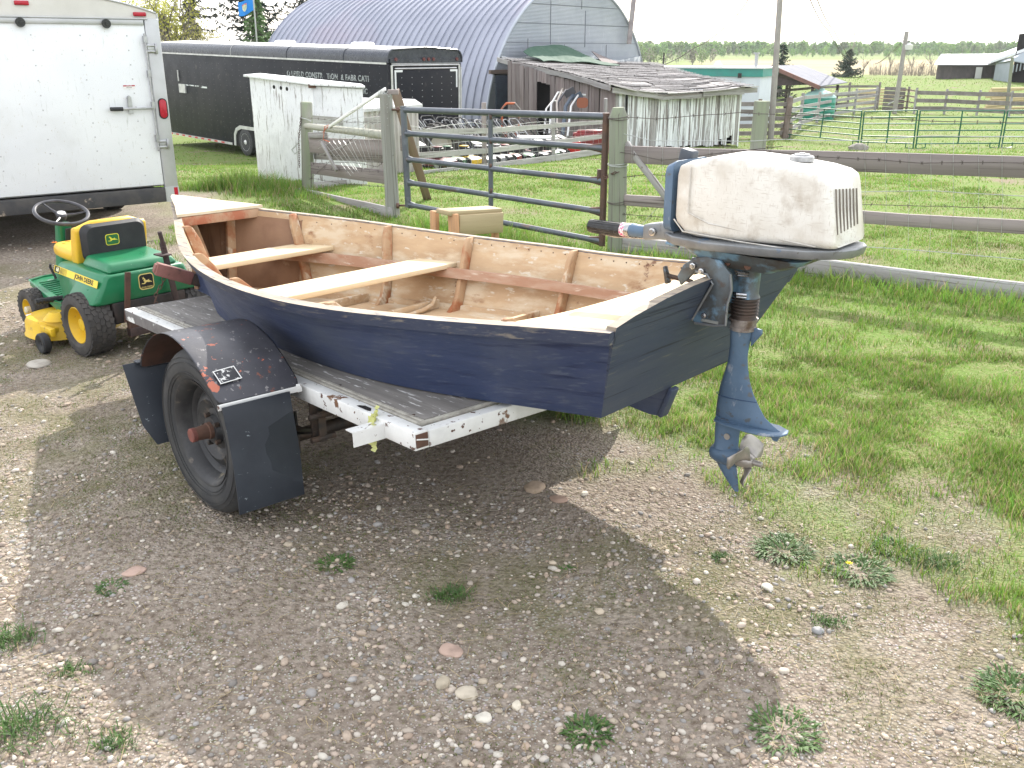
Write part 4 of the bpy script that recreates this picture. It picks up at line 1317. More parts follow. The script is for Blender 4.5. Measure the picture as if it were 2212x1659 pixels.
# leg: x extents by height
leg = [(.858, -.045, -.122, .040), (.83, -.046, -.117, .036), (.80, -.047, -.110, .030), (.76, -.044, -.108, .026), (.72, -.038, -.114, .024), (.68, -.028, -.124, .023), (.641, -.019, -.140, .022), (.60, -.014, -.166, .021), (.57, -.012, -.188, .020), (.548, -.011, -.222, .018), (.532, -.011, -.255, .013)]
b = MB()
def foil(x0, x1, z, w, n=9):
    out = []
    for i in range(n + 1):
        t = i / n
        out.append((x0 + (x1 - x0) * t, w * (math.sin(math.pi * min(t * 1.0, 1) ** .62) ** .8 if 0 < t < 1 else .06), z))
    return out + [(p[0], -p[1], p[2]) for p in out[::-1]]
b.loft([foil(x0, x1, z - .0, w) for z, x0, x1, w in leg])
b.build('leg', blue_m, mot, smooth=True, angle=60)
b = MB()  # small tab at the top rear of the leg
b.prism([(-.115, .865), (-.150, .862), (-.152, .848), (-.118, .80)], (0, .012, 0), o=(0, -.006, 0)); b.build('leg_tab', blue_m, mot, bevel=.003)
b = MB(); b.tube([q for q in foil(-.008, -.156, .615, .0235)], .0016, 4, closed=True); b.build('leg_seam', mat('dark_blue_seam', (.03, .06, .12), rough=.6), mot, smooth=True)
# cavitation plate, sloped down to the back
b = MB()
def pz(x): return .526 - (x + .01) * .04
pl_ = [(-.008, .0), (-.02, .028), (-.07, .045), (-.16, .058), (-.215, .056), (-.262, .03), (-.272, 0)]
poly = pl_ + [(x, -y) for x, y in pl_[::-1][1:-1]]
k = b.verts([(x, y, pz(x)) for x, y in poly]); k2 = b.verts([(x, y, pz(x) - .007) for x, y in poly]); n_ = len(poly)
b.face(*range(k, k + n_)); b.face(*list(range(k2, k2 + n_))[::-1])
for i in range(n_):
    j = (i + 1) % n_; b.face(k + i, k2 + i, k2 + j, k + j)
b.build('cavitation_plate', blue_m, mot, bevel=.002)
b = MB()
b.loft([foil(x0, x1, z, w) for z, x0, x1, w in ((pz(-.06) + .006, -.011, -.255, .030), (pz(-.06) - .012, -.012, -.24, .024), (.495, -.013, -.215, .014))][:2])
b.build('plate_boss', blue_m, mot, smooth=True)
b = MB(); b.prism([(-.205, .528), (-.252, .528), (-.240, .500), (-.226, .500)], (0, .006, 0), o=(0, -.003, 0)); b.build('trim_tab', blue_m, mot)
# gearcase strut and bullet
b = MB()
b.loft([foil(x0, x1, z, w) for z, x0, x1, w in ((.522, -.012, -.108, .024), (.48, -.013, -.104, .024), (.445, -.015, -.104, .025), (.425, -.014, -.108, .03))])
b.build('gearcase_strut', blue_m, mot, smooth=True, angle=60)
b = MB(); b.lathe([(-.0, .003), (-.003, .014), (-.012, .026), (-.035, .0345), (-.07, .036), (-.10, .034), (-.108, .031)], (0, 0, .402), 'X', 24); b.build('gearcase', blue_m, mot, smooth=True)
b = MB(); b.lathe([(0, .011), (.003, .011), (.003, .008)], (-.072, .0235, .478), 'Y', 14); b.build('oil_plug', prop_m, mot, smooth=True)
b = MB()
b.loft([foil(x0, x1, z, w, 7) for z, x0, x1, w in ((.385, -.012, -.100, .014), (.34, -.045, -.110, .009), (.30, -.080, -.118, .006), (.278, -.104, -.120, .004))])
b.build('motor_skeg', blue_m, mot, smooth=True, angle=60)
b = MB(); b.lathe([(-.108, .028), (-.125, .028), (-.150, .024), (-.165, .016)], (0, 0, .402), 'X', 20); b.lathe([(-.165, .010), (-.195, .010), (-.197, .007)], (0, 0, .402), 'X', 14)
hbp = b.build('propeller', prop_m, mot, smooth=True)
for i in range(3):
    b = MB()
    a0 = R(15) + i * 2 * math.pi / 3
    nr, nc = 7, 6
    for ir in range(nr + 1):
        rr_ = .022 + .075 * ir / nr
        half = R(12 + 30 * math.sin(math.pi * min(1, ir / nr * .93 + .06)) ** .7)
        if ir == nr: half = R(10)
        for ic in range(nc + 1):
            q = (ic / nc - .5) * 2
            a = a0 + half * q + .25 * ir / nr
            b.verts([(-.133 - .030 * q * (1 - .35 * ir / nr), rr_ * math.cos(a), .402 + rr_ * math.sin(a))])
    for ir in range(nr):
        for ic in range(nc):
            k = ir * (nc + 1) + ic
            b.face(k, k + 1, k + nc + 2, k + nc + 1)
    b.build('propeller_blade', prop_m, hbp, smooth=True, solid=.003)
# ================================================================ RIDING MOWER
MYAW = R(139.5)
mw = thing('riding_mower', 'green and yellow riding mower with black seat back hitched to the boat trailer', 'riding mower', (-2.29, 5.49, 0), MYAW)
jgreen = mat('tractor_green', (.010, .15, .06), (.014, .18, .075), s=4, rough=.32, layers=[((.16, .32, .2), 40, .68, .72, (1, 1, 1)), ((.20, .30, .22), 5, .66, .8, (1, 1, 1))], spec=.5)
jyel = mat('tractor_yellow', (.68, .44, .02), (.60, .37, .02), s=8, rough=.5, layers=[((.30, .16, .05), 14, .62, .72, (1, 1, 1))])
jyel2 = mat('seat_yellow_vinyl', (.72, .45, .03), (.64, .38, .03), s=6, rough=.42, layers=[((.3, .14, .05), 22, .68, .72, (1, 1, 1))])
jblk = mat('black_seat_plastic', (.018, .019, .021), (.03, .03, .032), s=10, rough=.6, bump=.0006, bs=120)
jdark = mat('mower_chassis_black', (.02, .02, .02), (.05, .035, .03), s=12, rough=.7)
tread_m = mat('turf_tyre_rubber', (.045, .043, .042), (.075, .068, .062), s=12, rough=.85)
def turf_tyre(x, y, r, w, name='wheel', rr=.55):
    root = bpy.data.objects.new(name, None)
    MO_ = WM[mw.name] @ Matrix.Translation((x, y, r))
    reg(root, mw, MO_); KIDS.setdefault(mw.name, []).append(root)
    b = MB(); hw = w / 2
    b.lathe([(-hw * .75, r * rr), (-hw * .98, r * (rr + .12)), (-hw, r * .80), (-hw * .9, r * .91), (-hw * .7, r * .955), (0, r * .97), (hw * .7, r * .955), (hw * .9, r * .91), (hw, r * .80), (hw * .98, r * (rr + .12)), (hw * .75, r * rr)], axis='Y', n=40, cap=False)
    b.build('tyre', tread_m, root, smooth=True)
    b = MB()
    n = 30 if r > .16 else 24
    for i in range(n):
        for q, yy in enumerate((-.72, -.36, 0, .36, .72)):
            a = 2 * math.pi * (i + .5 * (q % 2)) / n
            rad = r * (.972 - .05 * abs(yy) ** 2.5)
            Mx = Matrix.Rotation(-a, 4, 'Y')
            c = Vector((0, hw * yy, 0)) + Mx @ Vector((rad, 0, 0))
            b.box(c, (r * .035, hw * .30, 2 * math.pi * r / n * .80), Mx @ Matrix.Rotation(R(18 if q % 2 else -18), 4, 'X'))
    t_o = b.build('tread_block', tread_m, root); t_o['kind'] = 'stuff'
    b = MB(); s_ = 1 if y > 0 else -1
    b.lathe([(s_ * hw * .78, r * (rr + .03)), (s_ * hw * .82, r * rr), (s_ * hw * .6, r * (rr - .06)), (s_ * hw * .1, r * (rr - .12)), (s_ * hw * .0, r * .2), (s_ * hw * .5, r * .19), (s_ * hw * .55, .0)], axis='Y', n=32, cap=False)
    b.build('rim', jyel, root, smooth=True)
    return root
turf_tyre(0, .315, .192, .165, 'rear_wheel'); turf_tyre(0, -.315, .192, .165, 'rear_wheel')
fw1 = turf_tyre(.80, .29, .135, .10, 'front_wheel', .5); turf_tyre(.80, -.29, .135, .10, 'front_wheel', .5)
b = MB(); b.lathe([(.02, .022), (.05, .022), (.055, .015)], axis='Y', n=16); b.build('hub_cap', mat('cream_cap', (.6, .55, .4), rough=.5), fw1, smooth=True)
# rear body, lofted along x
b = MB()
def bsec(x, ht, hb, zt, zb, fl):
    return [(x, -hb, zb), (x, -hb - fl, zb + .01), (x, -ht - .015, zt - .05), (x, -ht, zt - .012), (x, -ht + .02, zt), (x, ht - .02, zt), (x, ht, zt - .012), (x, ht + .015, zt - .05), (x, hb + fl, zb + .01), (x, hb, zb)]
b.loft([bsec(-.165, .24, .285, .475, .325, .02), bsec(-.15, .255, .315, .485, .318, .03), bsec(-.05, .262, .325, .49, .32, .05), bsec(.10, .268, .325, .495, .322, .05), bsec(.20, .272, .30, .50, .31, .02), bsec(.255, .275, .285, .50, .21, .005), bsec(.36, .275, .27, .498, .18, .0), bsec(.40, .25, .26, .48, .18, .0)])
b.build('rear_body', jgreen, mw, smooth=True, bevel=.006, angle=40)
b = MB()
b.hexa([(-.15, -.225, .487), (.19, -.22, .495), (.19, .22, .495), (-.15, .225, .487), (-.115, -.195, .538), (.16, -.19, .560), (.16, .19, .560), (-.115, .195, .538)])
b.build('engine_cover', jgreen, mw, bevel=.018, bseg=3)
SO_ = (.13, 0, -.035)
_ob = MB.build
def _sb(self, name, mats, parent=None, **k):
    if parent is mw or True:
        self.v = [(v[0] + SO_[0], v[1] + SO_[1], v[2] + SO_[2]) for v in self.v]
    return _ob(self, name, mats, parent, **k)
MB.build = _sb
# seat
b = MB()
bz = [(.075, .530), (.060, .60), (.045, .70), (.040, .765), (.065, .785), (.10, .775), (.125, .70), (.14, .60), (.15, .53)]
b.loft([[(x + (.0 if abs(y) < .2 else .012), y, z if z < .7 else z - (0.03 if abs(y) > .2 else 0)) for x, z in bz] for y in (-.225, -.205, -.12, .12, .205, .225)])
b.build('seat_backrest', jyel2, mw, smooth=True, bevel=.012, bseg=3)
b = MB()
bz2 = [(-.012, .545), (-.022, .60), (-.026, .68), (-.018, .735), (.0, .752)]
outl = rrect(.40, .22, .05, 5)
b.loft([[(.048 - k_ * .026 - .06 * (z_ / .22) * .0, y_, .655 + z_) for y_, z_ in rrect(.41 - .03 * k_, .225 - .02 * k_, .05, 5)] for k_ in (0, 1, 1.6)])
shell = b.build('seat_shell', jblk, mw, smooth=True, angle=40)
b = MB(); b.loft([[(.012 - .003 * k_, y_, .655 + z_) for y_, z_ in rrect(.30, .13, .02, 3)] for k_ in (0, 1)]); b.build('shell_panel', jblk, shell)
b = MB()
b.loft([[(x, y, z) for y, z in rrect(w, .085, .035, 4, 0, .565 + dz)] for x, w, dz in ((.11, .40, .0), (.20, .44, -.002), (.34, .43, .002), (.44, .40, .004), (.47, .33, .0))])
b.build('seat_cushion', jyel2, mw, smooth=True, angle=60)
b = MB(); b.box((.27, 0, .515), (.26, .22, .04)); b.build('seat_base', jblk, mw, bevel=.008)
b = MB()
random.seed(2)
for i in range(7): b.box((.42 + random.uniform(-.05, .04), .05 + random.uniform(-.04, .14), .612), (.03, .008, .003), Matrix.Rotation(random.uniform(0, 3), 4, 'Z'))
b.build('torn_vinyl', mat('orange_foam', (.75, .2, .02), rough=.9), mw)
MB.build = _ob
# foot board
b = MB()
fbp = [(.30, .30), (.42, .31), (1.02, .20), (1.06, .10), (1.06, -.10), (1.02, -.20), (.42, -.31), (.30, -.30)]
k = b.verts([(x, y, .245 + .03 * (x - .3)) for x, y in fbp]); k2 = b.verts([(x, y, .19 + .06 * (x - .3)) for x, y in fbp]); n_ = len(fbp)
b.face(*range(k, k + n_)); b.face(*list(range(k2, k2 + n_))[::-1])
for i in range(n_):
    j = (i + 1) % n_; b.face(k + i, k2 + i, k2 + j, k + j)
fb = b.build('footboard', jgreen, mw, bevel=.006)
b = MB()
for i in range(n_ - 1):
    p, q = Vector((*fbp[i], .250 + .03 * (fbp[i][0] - .3))), Vector((*fbp[i + 1], .250 + .03 * (fbp[i + 1][0] - .3)))
    b.tube([p, q], .007, 6)
b.build('footboard_lip', jgreen, fb, smooth=True)
for i in range(11):
    x = .42 + i * .05; hw_ = .26 - max(0, x - .42) * .16
    for s_ in (1, -1):
        b = MB(); b.box((x, s_ * (hw_ + .06) / 2, .249 + .03 * (x - .3)), (.016, hw_ - .06, .005)); b.build('tread_rib', jgreen, fb, bevel=.001, bseg=1)
b = MB(); b.lathe([(0, .02), (.005, .02), (.005, .011)], (.93, .10, .264), 'Z', 16); b.build('footboard_grommet', steel_m, fb)
# steering column
b = MB()
b.loft([[(x + a, c * 1.0, z) for a, c in rrect(w, d, .018, 3)] for x, z, w, d in ((.90, .25, .14, .15), (.885, .33, .10, .12), (.855, .52, .075, .10), (.845, .645, .065, .085))])
b.build('steering_column', jgreen, mw, smooth=True, angle=40)
b = MB(); b.box((.795, -.01, .535), (.012, .06, .17), Matrix.Rotation(R(-14), 4, 'Y')); dsh = b.build('dash_plate', jblk, mw, bevel=.003)
b = MB(); b.box((.787, -.01, .56), (.004, .045, .05), Matrix.Rotation(R(-14), 4, 'Y')); b.build('dash_label', mat('dash_blue_label', (.12, .17, .28), (.5, .5, .5), s=90, lo=.55, hi=.6), dsh)
b = MB(); b.tube([(.80, -.045, .55), (.765, -.055, .585)], .005, 6); b.build('throttle_lever', steel_m, dsh)
import bmesh
def ball(name, c, r, m, parent, sc=(1, 1, 1), n=2):
    b = MB(); k = []
    b.lathe([(-r * math.cos(a) * sc[2], max(r * math.sin(a), .0005)) for a in [i * math.pi / 12 for i in range(13)]], c, 'Z', 18)
    return b.build(name, m, parent, smooth=True, angle=80)
ball('red_knob', (.757, -.06, .597), .020, mat('red_knob', (.45, .06, .03), rough=.4), mw)
WMx = WM[mw.name] @ Matrix.Translation((.835, 0, .712)) @ Matrix.Rotation(R(-21), 4, 'Y')
b = MB(); b.tube([(.158 * math.cos(a), .158 * math.sin(a), 0) for a in [i * math.pi / 24 for i in range(48)]], .0125, 10, closed=True)
sw = b.build('steering_wheel', mat('grey_black_wheel', (.035, .035, .042), (.06, .06, .07), s=20, rough=.35), mw, M=WMx, smooth=True)
for a in (R(20), R(140), R(260)):
    b = MB(); b.tube([(.02 * math.cos(a), .02 * math.sin(a), -.022), (.08 * math.cos(a), .08 * math.sin(a), -.016), (.156 * math.cos(a), .156 * math.sin(a), 0)], [.012, .008, .006], 8)
    b.build('spoke', MATS['grey_black_wheel'], sw, M=WMx, smooth=True)
b = MB(); b.lathe([(-.05, .026), (-.03, .034), (-.012, .034), (-.005, .028), (-.002, .022)], axis='Z', n=24); b.build('hub', MATS['grey_black_wheel'], sw, M=WMx, smooth=True)
b = MB(); b.lathe([(-.002, .026), (.001, .026), (.001, .010)], axis='Z', n=24); b.build('hub_emblem', mat('silver_emblem', (.6, .6, .62), (.2, .2, .2), s=60, rough=.3), sw, M=WMx)
# front axle, chassis
b = MB(); b.box((.80, 0, .15), (.05, .50, .05)); b.box((.40, 0, .22), (.9, .26, .06)); b.box((0, 0, .19), (.10, .48, .06)); b.box((-.10, 0, .26), (.14, .46, .12)); b.build('chassis', jdark, mw, bevel=.005)
# mowing deck with deflector and gauge wheel
b = MB()
dk = []
for i in range(28):
    a = 2 * math.pi * i / 28
    rx, ry = .22, .27
    x = .47 + rx * math.copysign(abs(math.cos(a)) ** .8, math.cos(a)); y = .20 + ry * math.copysign(abs(math.sin(a)) ** .8, math.sin(a))
    dk.append((x, y))
def dsec(sc, z): return [(.47 + (x - .47) * sc, .20 + (y - .20) * sc, z) for x, y in dk]
b.loft([dsec(1.03, .045), dsec(1.02, .055), dsec(1.0, .06), dsec(.985, .125), dsec(.93, .155), dsec(.55, .165), dsec(.2, .166)])
dko = b.build('mower_deck', jyel, mw, smooth=True, angle=45)
b = MB(); b.loft([[(.36 + .09 * math.cos(a), .34 + .08 * math.sin(a), .158) for a in [i * math.pi / 8 for i in range(16)]], [(.35 + .05 * math.cos(a), .33 + .05 * math.sin(a), .205) for a in [i * math.pi / 8 for i in range(16)]]])
b.build('belt_cover', jyel, dko, smooth=True, angle=40)
b = MB(); b.box((.27, .44, .12), (.14, .03, .05)); b.box((.30, .40, .11), (.03, .10, .03)); b.build('gauge_bracket', jyel, dko, bevel=.004)
b = MB(); b.lathe([(-.022, .03), (-.024, .055), (-.016, .062), (.016, .062), (.024, .055), (.022, .03), (.010, .012), (.018, .010)], (.24, .49, .062), 'Y', 24); b.build('gauge_wheel', jblk, mw, smooth=True, angle=40)
b = MB(); b.box((.55, .40, .1505), (.10, .055, .0015), Matrix.Rotation(R(-8), 4, 'Y')); wl_ = b.build('warning_label', mat('label_red_white', (.72, .70, .66), (.55, .04, .03), s=14, lo=.48, hi=.5), dko)
b = MB(); b.tube([(.43, .24, .26), (.43, .42, .27)], .017, 8)
for i in range(7): b.lathe([(-.003, .0195), (.003, .0195)], (.43, .28 + i * .021, .263), 'Y', 8)
b.build('foot_pedal', jblk, mw, smooth=True, angle=40)
b = MB(); b.tube([(.37, .30, .40), (.40, .31, .47), (.39, .31, .49)], .008, 6); b.build('side_lever', jblk, mw, smooth=True)
# hitch upright pieces
b = MB(); b.box((-.20, .155, .35), (.012, .035, .30), Matrix.Rotation(R(7), 4, 'X') @ Matrix.Rotation(R(-4), 4, 'Y')); b.box((-.19, .14, .17), (.03, .06, .12)); b.build('upright_bar', rust, mw, bevel=.003)
b = MB(); b.box((-.21, -.125, .42), (.014, .035, .44), Matrix.Rotation(R(-7), 4, 'X')); b.box((-.213, -.09, .565), (.09, .07, .01)); b.box((-.19, 0, .14), (.05, .34, .05))
b.tube([(-.212, -.105, .60), (-.205, -.10, .66), (-.21, -.09, .70)], .014, 6)
b.build('hitch_bar', mat('hitch_dark_rust', (.07, .045, .04), (.04, .03, .03), s=16, rough=.8), mw, bevel=.003)
# name strip, model number, emblems: drawn flat on their own thin plates
strip_y = mat('strip_yellow', (.80, .60, .05), rough=.45)
blackprint = mat('black_print', (.012, .012, .012), rough=.5)
yellowprint = mat('yellow_print', (.75, .65, .05), rough=.5)
def text(body, size, M, m, parent, name='lettering', spacing=1.0, ex=.0006, bold=0.0, ax='CENTER'):
    c = bpy.data.curves.new(name, 'FONT')
    c.body = body; c.size = size; c.extrude = ex; c.align_x = ax; c.align_y = 'CENTER'; c.space_character = spacing; c.offset = bold; c.resolution_u = 3
    c.materials.append(m)
    tmp = bpy.data.objects.new('tmp', c)
    COL.objects.link(tmp)
    me = bpy.data.meshes.new_from_object(tmp)
    bpy.data.objects.remove(tmp)
    me.name = name
    me.materials.clear(); me.materials.append(m)
    o = bpy.data.objects.new(name, me)
    reg(o, parent, M)
    if parent is not None: KIDS.setdefault(parent.name, []).append(o)
    return o
# strip lies on the sloping left side; frame with X to the rear (reading direction), Z out of the panel
Lm = WM[mw.name]
def panel_frame(o, x, yv):
    x = Vector(x).normalized(); yv = Vector(yv); z = x.cross(yv).normalized(); yv = z.cross(x)
    M = Matrix((x, yv, z)).transposed().to_4x4(); M.translation = Vector(o); return M
a3, b3 = Vector((.385, .276, .474)), Vector((-.135, .273, .452))
pf = panel_frame((a3 + b3) / 2 + Vector((0, .016, -.014)), b3 - a3, (0, -.30, 1))
b = MB(); b.box((0, 0, .001), (.525, .042, .002)); st = b.build('name_strip', strip_y, mw, M=Lm @ pf)
text('JOHN DEERE', .038, Lm @ pf @ Matrix.Translation((.105, 0, .0022)), blackprint, st, bold=.0012, spacing=1.02)
text('68', .034, Lm @ pf @ Matrix.Translation((-.218, 0, .0030)), mat('pale_print', (.8, .78, .5), rough=.5), st, bold=.001)
b = MB()
b.box((-.222, 0, .0020), (.062, .036, .0008))
for i in range(6): b.box((-.178 + i * .014, 0, .0022), (.0075 - i * .001, .036, .001))
b.build('model_bars', blackprint, st, M=Lm @ pf)
deer = [(-.46, -.18), (-.40, -.10), (-.22, -.12), (-.16, -.02), (-.26, .08), (-.20, .16), (-.24, .24), (-.34, .20), (-.30, .28), (-.36, .40), (-.26, .32), (-.22, .42), (-.18, .30), (-.10, .24), (-.06, .10), (.14, .10), (.26, .16), (.24, .06), (.46, -.06), (.50, -.14), (.34, -.08), (.20, -.10), (.06, -.06), (-.10, -.10), (-.12, -.18), (-.30, -.20), (-.36, -.16)]
def emblem(M, w, h, parent, fill, line):
    b = MB(); b.prism(rrect(w, h, h * .22, 4), (0, 0, .0015), ex=(1, 0, 0), ey=(0, 1, 0)); e = b.build('emblem', line, parent, M=M)
    b = MB(); b.prism(rrect(w * .9, h * .88, h * .18, 4), (0, 0, .0022), ex=(1, 0, 0), ey=(0, 1, 0)); b.build('emblem_field', fill, e, M=M)
    b = MB(); b.prism([(x * w * .74, y * h * .75) for x, y in deer], (0, 0, .003), ex=(1, 0, 0), ey=(0, 1, 0)); b.build('emblem_deer', line, e, M=M)
    return e
emblem(Lm @ panel_frame((.1365, .03, .63), (0, -1, 0), (0, 0, 1)), .085, .066, mw, mat('emblem_green', (.02, .13, .04), rough=.4), yellowprint)
pr_ = panel_frame((-.1672, .01, .415), (0, -1, 0), (.0, 0, 1))
e2 = emblem(Lm @ pr_, .095, .095, mw, blackprint, mat('gold_print', (.72, .58, .2), rough=.5))
text('JOHN DEERE', .0125, Lm @ pr_ @ Matrix.Translation((0, -.034, .0028)), MATS['gold_print'], e2)
# ================================================================ WHITE CARGO TRAILER (left)
whitebox = mat('white_trailer_skin', (.74, .76, .77), (.70, .72, .74), s=2, rough=.42, layers=[((.52, .54, .52), 18, .60, .74, (2.2, 1, .3)), ((.60, .61, .60), 1.3, .54, .8, (1, 1, 1)), ((.55, .53, .48), 60, .64, .70, (1, 1, .5))])
trim_alu = mat('grey_aluminium_trim', (.50, .51, .52), (.42, .43, .43), s=3, rough=.4, metal=.35, layers=[((.30, .29, .27), 18, .64, .72, (1, 1, .5))])
redlens = mat('red_lamp_lens', (.42, .015, .03), (.34, .012, .03), s=20, rough=.25)
bumper_m = mat('tarry_black_bumper', (.045, .045, .048), (.075, .07, .065), s=7, rough=.8, bump=.002, bs=20, layers=[((.32, .27, .21), 5, .66, .70, (1.2, 1, 1.5))])
# right bottom rear corner; rear face runs down-left towards the camera
RYAW = math.atan2(.60, .80)
wt = thing('cargo_trailer', 'white enclosed cargo trailer seen from its rear door side at the left edge', 'cargo trailer', (-3.30, 9.23, 0), RYAW)   # local x along the rear face (- to the left), y forwards (away)
WTw, ZB, ZT = 2.46, .46, 2.03
b = MB(); b.box((-WTw / 2, .9 + .04, (ZB + 2.06) / 2), (WTw - .02, 5.0, 2.06 - ZB)); 
b.v = [(x, y + 1.55, z) for x, y, z in b.v]
b.build('body', whitebox, wt, bevel=.03)
def arcz(x, h=.16, z0=2.02): u = (x + WTw / 2) / (WTw / 2); return z0 + h * (1 - abs(u) ** 2.6)
# header above the door with a curved roof edge
b = MB(); hp = [(-.0 - .0, 1.98)] + [(x, arcz(x)) for x in np.linspace(-.012, -WTw + .012, 21)] + [(-WTw, 1.98)]
b.prism(hp, (0, .10, 0), o=(0, -.035, 0)); hd = b.build('header', mat('cream_header', (.62, .61, .57), (.55, .54, .5), s=3, rough=.5), wt)
b = MB(); b.tube([(x, -.035, arcz(x) + .004) for x in np.linspace(-.012, -WTw + .012, 25)], .010, 6)
b.tube([(-.002, -.03, 1.96), (-.004, -.03, arcz(-.012))], .012, 6)
b.build('roof_edge', trim_alu, hd, smooth=True)
b = MB(); b.loft([[(x, yy, arcz(x) + .002) for x in np.linspace(0, -WTw, 17)] + [(-WTw, yy, 1.9), (0, yy, 1.9)] for yy in (.06, 5.0)]); b.build('roof', whitebox, wt)
b = MB(); b.box((-WTw / 2, -.05, 1.945), (WTw - .28, .03, .045)); b.box((-WTw / 2, -.06, 1.975), (WTw - .20, .02, .012)); b.build('door_hinge_rail', trim_alu, wt, bevel=.004)
b = MB(); b.box((-.065, -.03, (ZB - .02 + 1.98) / 2), (.13, .06, 1.98 - ZB + .02)); b.build('corner_post', trim_alu, wt, bevel=.01)
b = MB(); b.box((-WTw + .065, -.03, (ZB + 1.98) / 2), (.13, .06, 1.98 - ZB)); b.build('corner_post', trim_alu, wt, bevel=.01)
b = MB(); b.box((-WTw / 2, -.038, (ZB + .02 + 1.925) / 2), (WTw - .27, .03, 1.925 - ZB - .02)); door = b.build('ramp_door', whitebox, wt, bevel=.004)
b = MB()
for xx in np.arange(-.30, -WTw + .2, -.40):
    for zz in np.arange(.58, 1.92, .125):
        b.lathe([(0, .0085), (.003, .006)], (xx, -.053, zz), 'Y', 8, M=Matrix.Rotation(math.pi, 4, 'Z').to_3x3()) if False else b.box((xx, -.0545, zz), (.011, .003, .011))
b.build('door_rivet', mat('rivet_grey', (.45, .45, .46), rough=.4), door)
b = MB(); b.box((-WTw / 2 - .07, -.045, .388), (WTw - .14, .10, .135)); b.build('rear_bumper', bumper_m, wt, bevel=.006)
b = MB(); b.box((-.066, -.05, .385), (.13, .03, .14)); b.build('corner_plate', trim_alu, wt)
b = MB(); b.box((-.030, -.063, .405), (.036, .006, .085)); b.build('red_reflector', redlens, wt)
def oval(w, h, n=20): return [(w / 2 * math.cos(a) if abs(math.sin(a)) > 2 else w / 2 * math.cos(a), (h - w) / 2 * (1 if math.sin(a) > 0 else -1) + w / 2 * math.sin(a)) for a in [2 * math.pi * (i + .5) / n for i in range(n)]]
b = MB(); b.prism(oval(.085, .19), (0, -.008, 0), o=(-.058, -.060, 1.185)); tl = b.build('tail_lamp', mat('black_rubber_ring', (.015, .015, .015), rough=.6), wt)
b = MB(); b.prism(oval(.066, .17), (0, -.014, 0), o=(-.058, -.060, 1.185)); b.build('lens', redlens, tl, bevel=.004)
for xx, zz in ((-.16, 2.015), (-WTw / 2 + .10, 2.085), (-WTw / 2 - .13, 2.095), (-WTw / 2 - .36, 2.09), (-WTw + .2, 2.02)):
    b = MB(); b.box((xx, -.045, zz), (.115, .02, .036)); ml = b.build('marker_lamp', redlens, hd, bevel=.008)
for xx in (-.47, -1.17):
    b = MB(); b.lathe([(0, .035), (.02, .04), (.03, .036), (.03, .015), (.04, .012)], (xx, -.06, 1.93), 'Y', 20, M=Matrix.Rotation(math.pi, 3, 'Z'))
    b.build('rubber_bumper', mat('black_rubber_button', (.03, .032, .03), rough=.5), wt, smooth=True)
for zz in (1.72, .86):
    b = MB(); b.box((-.095, -.066, zz), (.08, .012, .08)); b.box((-.10, -.074, zz + .025), (.10, .012, .02)); b.box((-.10, -.074, zz - .025), (.10, .012, .02)); b.box((-.058, -.078, zz), (.02, .02, .095))
    b.build('hinge', alu, wt, bevel=.003)
b = MB(); b.tube([(-.150, -.078, .80), (-.150, -.078, 1.85)], .010, 8)
for zz in (.92, 1.22, 1.50, 1.80): b.box((-.150, -.075, zz), (.03, .035, .06))
b.build('cam_bar', alu, wt, smooth=True)
b = MB(); b.box((-.30, -.085, 1.195), (.30, .012, .022)); lh = b.build('cam_handle', alu, wt, bevel=.003)
b = MB(); b.tube([(-.43, -.085, 1.195), (-.54, -.085, 1.198)], .018, 10); b.build('handle_grip', jblk, lh, smooth=True)
b = MB(); b.box((-.36, -.078, 1.22), (.035, .02, .14)); b.lathe([(0, .022), (.02, .018)], (-.36, -.07, 1.29), 'Y', 12, M=Matrix.Rotation(math.pi, 3, 'Z')); b.build('hasp', alu, lh)
b = MB(); b.box((-.34, -.0545, 1.385), (.105, .002, .035)); wl2 = b.build('danger_label', mat('white_label', (.75, .74, .72), rough=.5), door)
b = MB(); b.box((-.34, -.0558, 1.397), (.105, .001, .011)); b.build('label_band', redlens, wl2)
text('DANGER', .012, WM[wt.name] @ Matrix.Translation((-.34, -.057, 1.397)) @ Matrix.Rotation(R(90), 4, 'X'), whitebox, wl2)
text('KEEP CLEAR', .009, WM[wt.name] @ Matrix.Translation((-.34, -.0562, 1.381)) @ Matrix.Rotation(R(90), 4, 'X'), blackprint, wl2)
for yy in (1.9, 2.7):
    for xx in (-.16, -WTw + .16):
        b = MB(); b.lathe([(-.1, .2), (-.1, .33), (-.08, .345), (.08, .345), (.1, .33), (.1, .2)], (xx, yy, .345), 'X', 28); b.build('wheel', rubber, wt, smooth=True)
b = MB(); b.box((-WTw / 2, 2.3, .40), (WTw - .4, 4.6, .10)); b.build('chassis', jdark, wt)

# ================================================================ BLACK CARGO TRAILER (behind)
blk = mat('black_trailer_skin', (.010, .011, .016), (.018, .018, .022), s=1.2, lo=.42, hi=.66, rough=.5, spec=.18, layers=[((.05, .047, .045), 4, .62, .70, (1, 1, 1)), ((.12, .14, .18), 30, .70, .73, (1, 1, .4))])
blk_roof = mat('black_rounded_roof_edge', (.035, .038, .05), (.05, .055, .07), s=3, rough=.28)
silver = mat('silver_strip', (.60, .60, .60), (.45, .45, .45), s=6, rough=.35, metal=.4)
BTYAW = R(134.2)
B0 = Vector((-3.14, 24.5, -1.20))
bt = bpy.data.objects.new('cargo_trailer', None)
reg(bt, None, Matrix.Translation(B0) @ Matrix.Rotation(BTYAW, 4, 'Z') @ Matrix.Rotation(R(-1.1), 4, 'Y'))
tag(bt, 'long black enclosed cargo trailer with faded lettering, parked in front of the arched barn', 'cargo trailer')
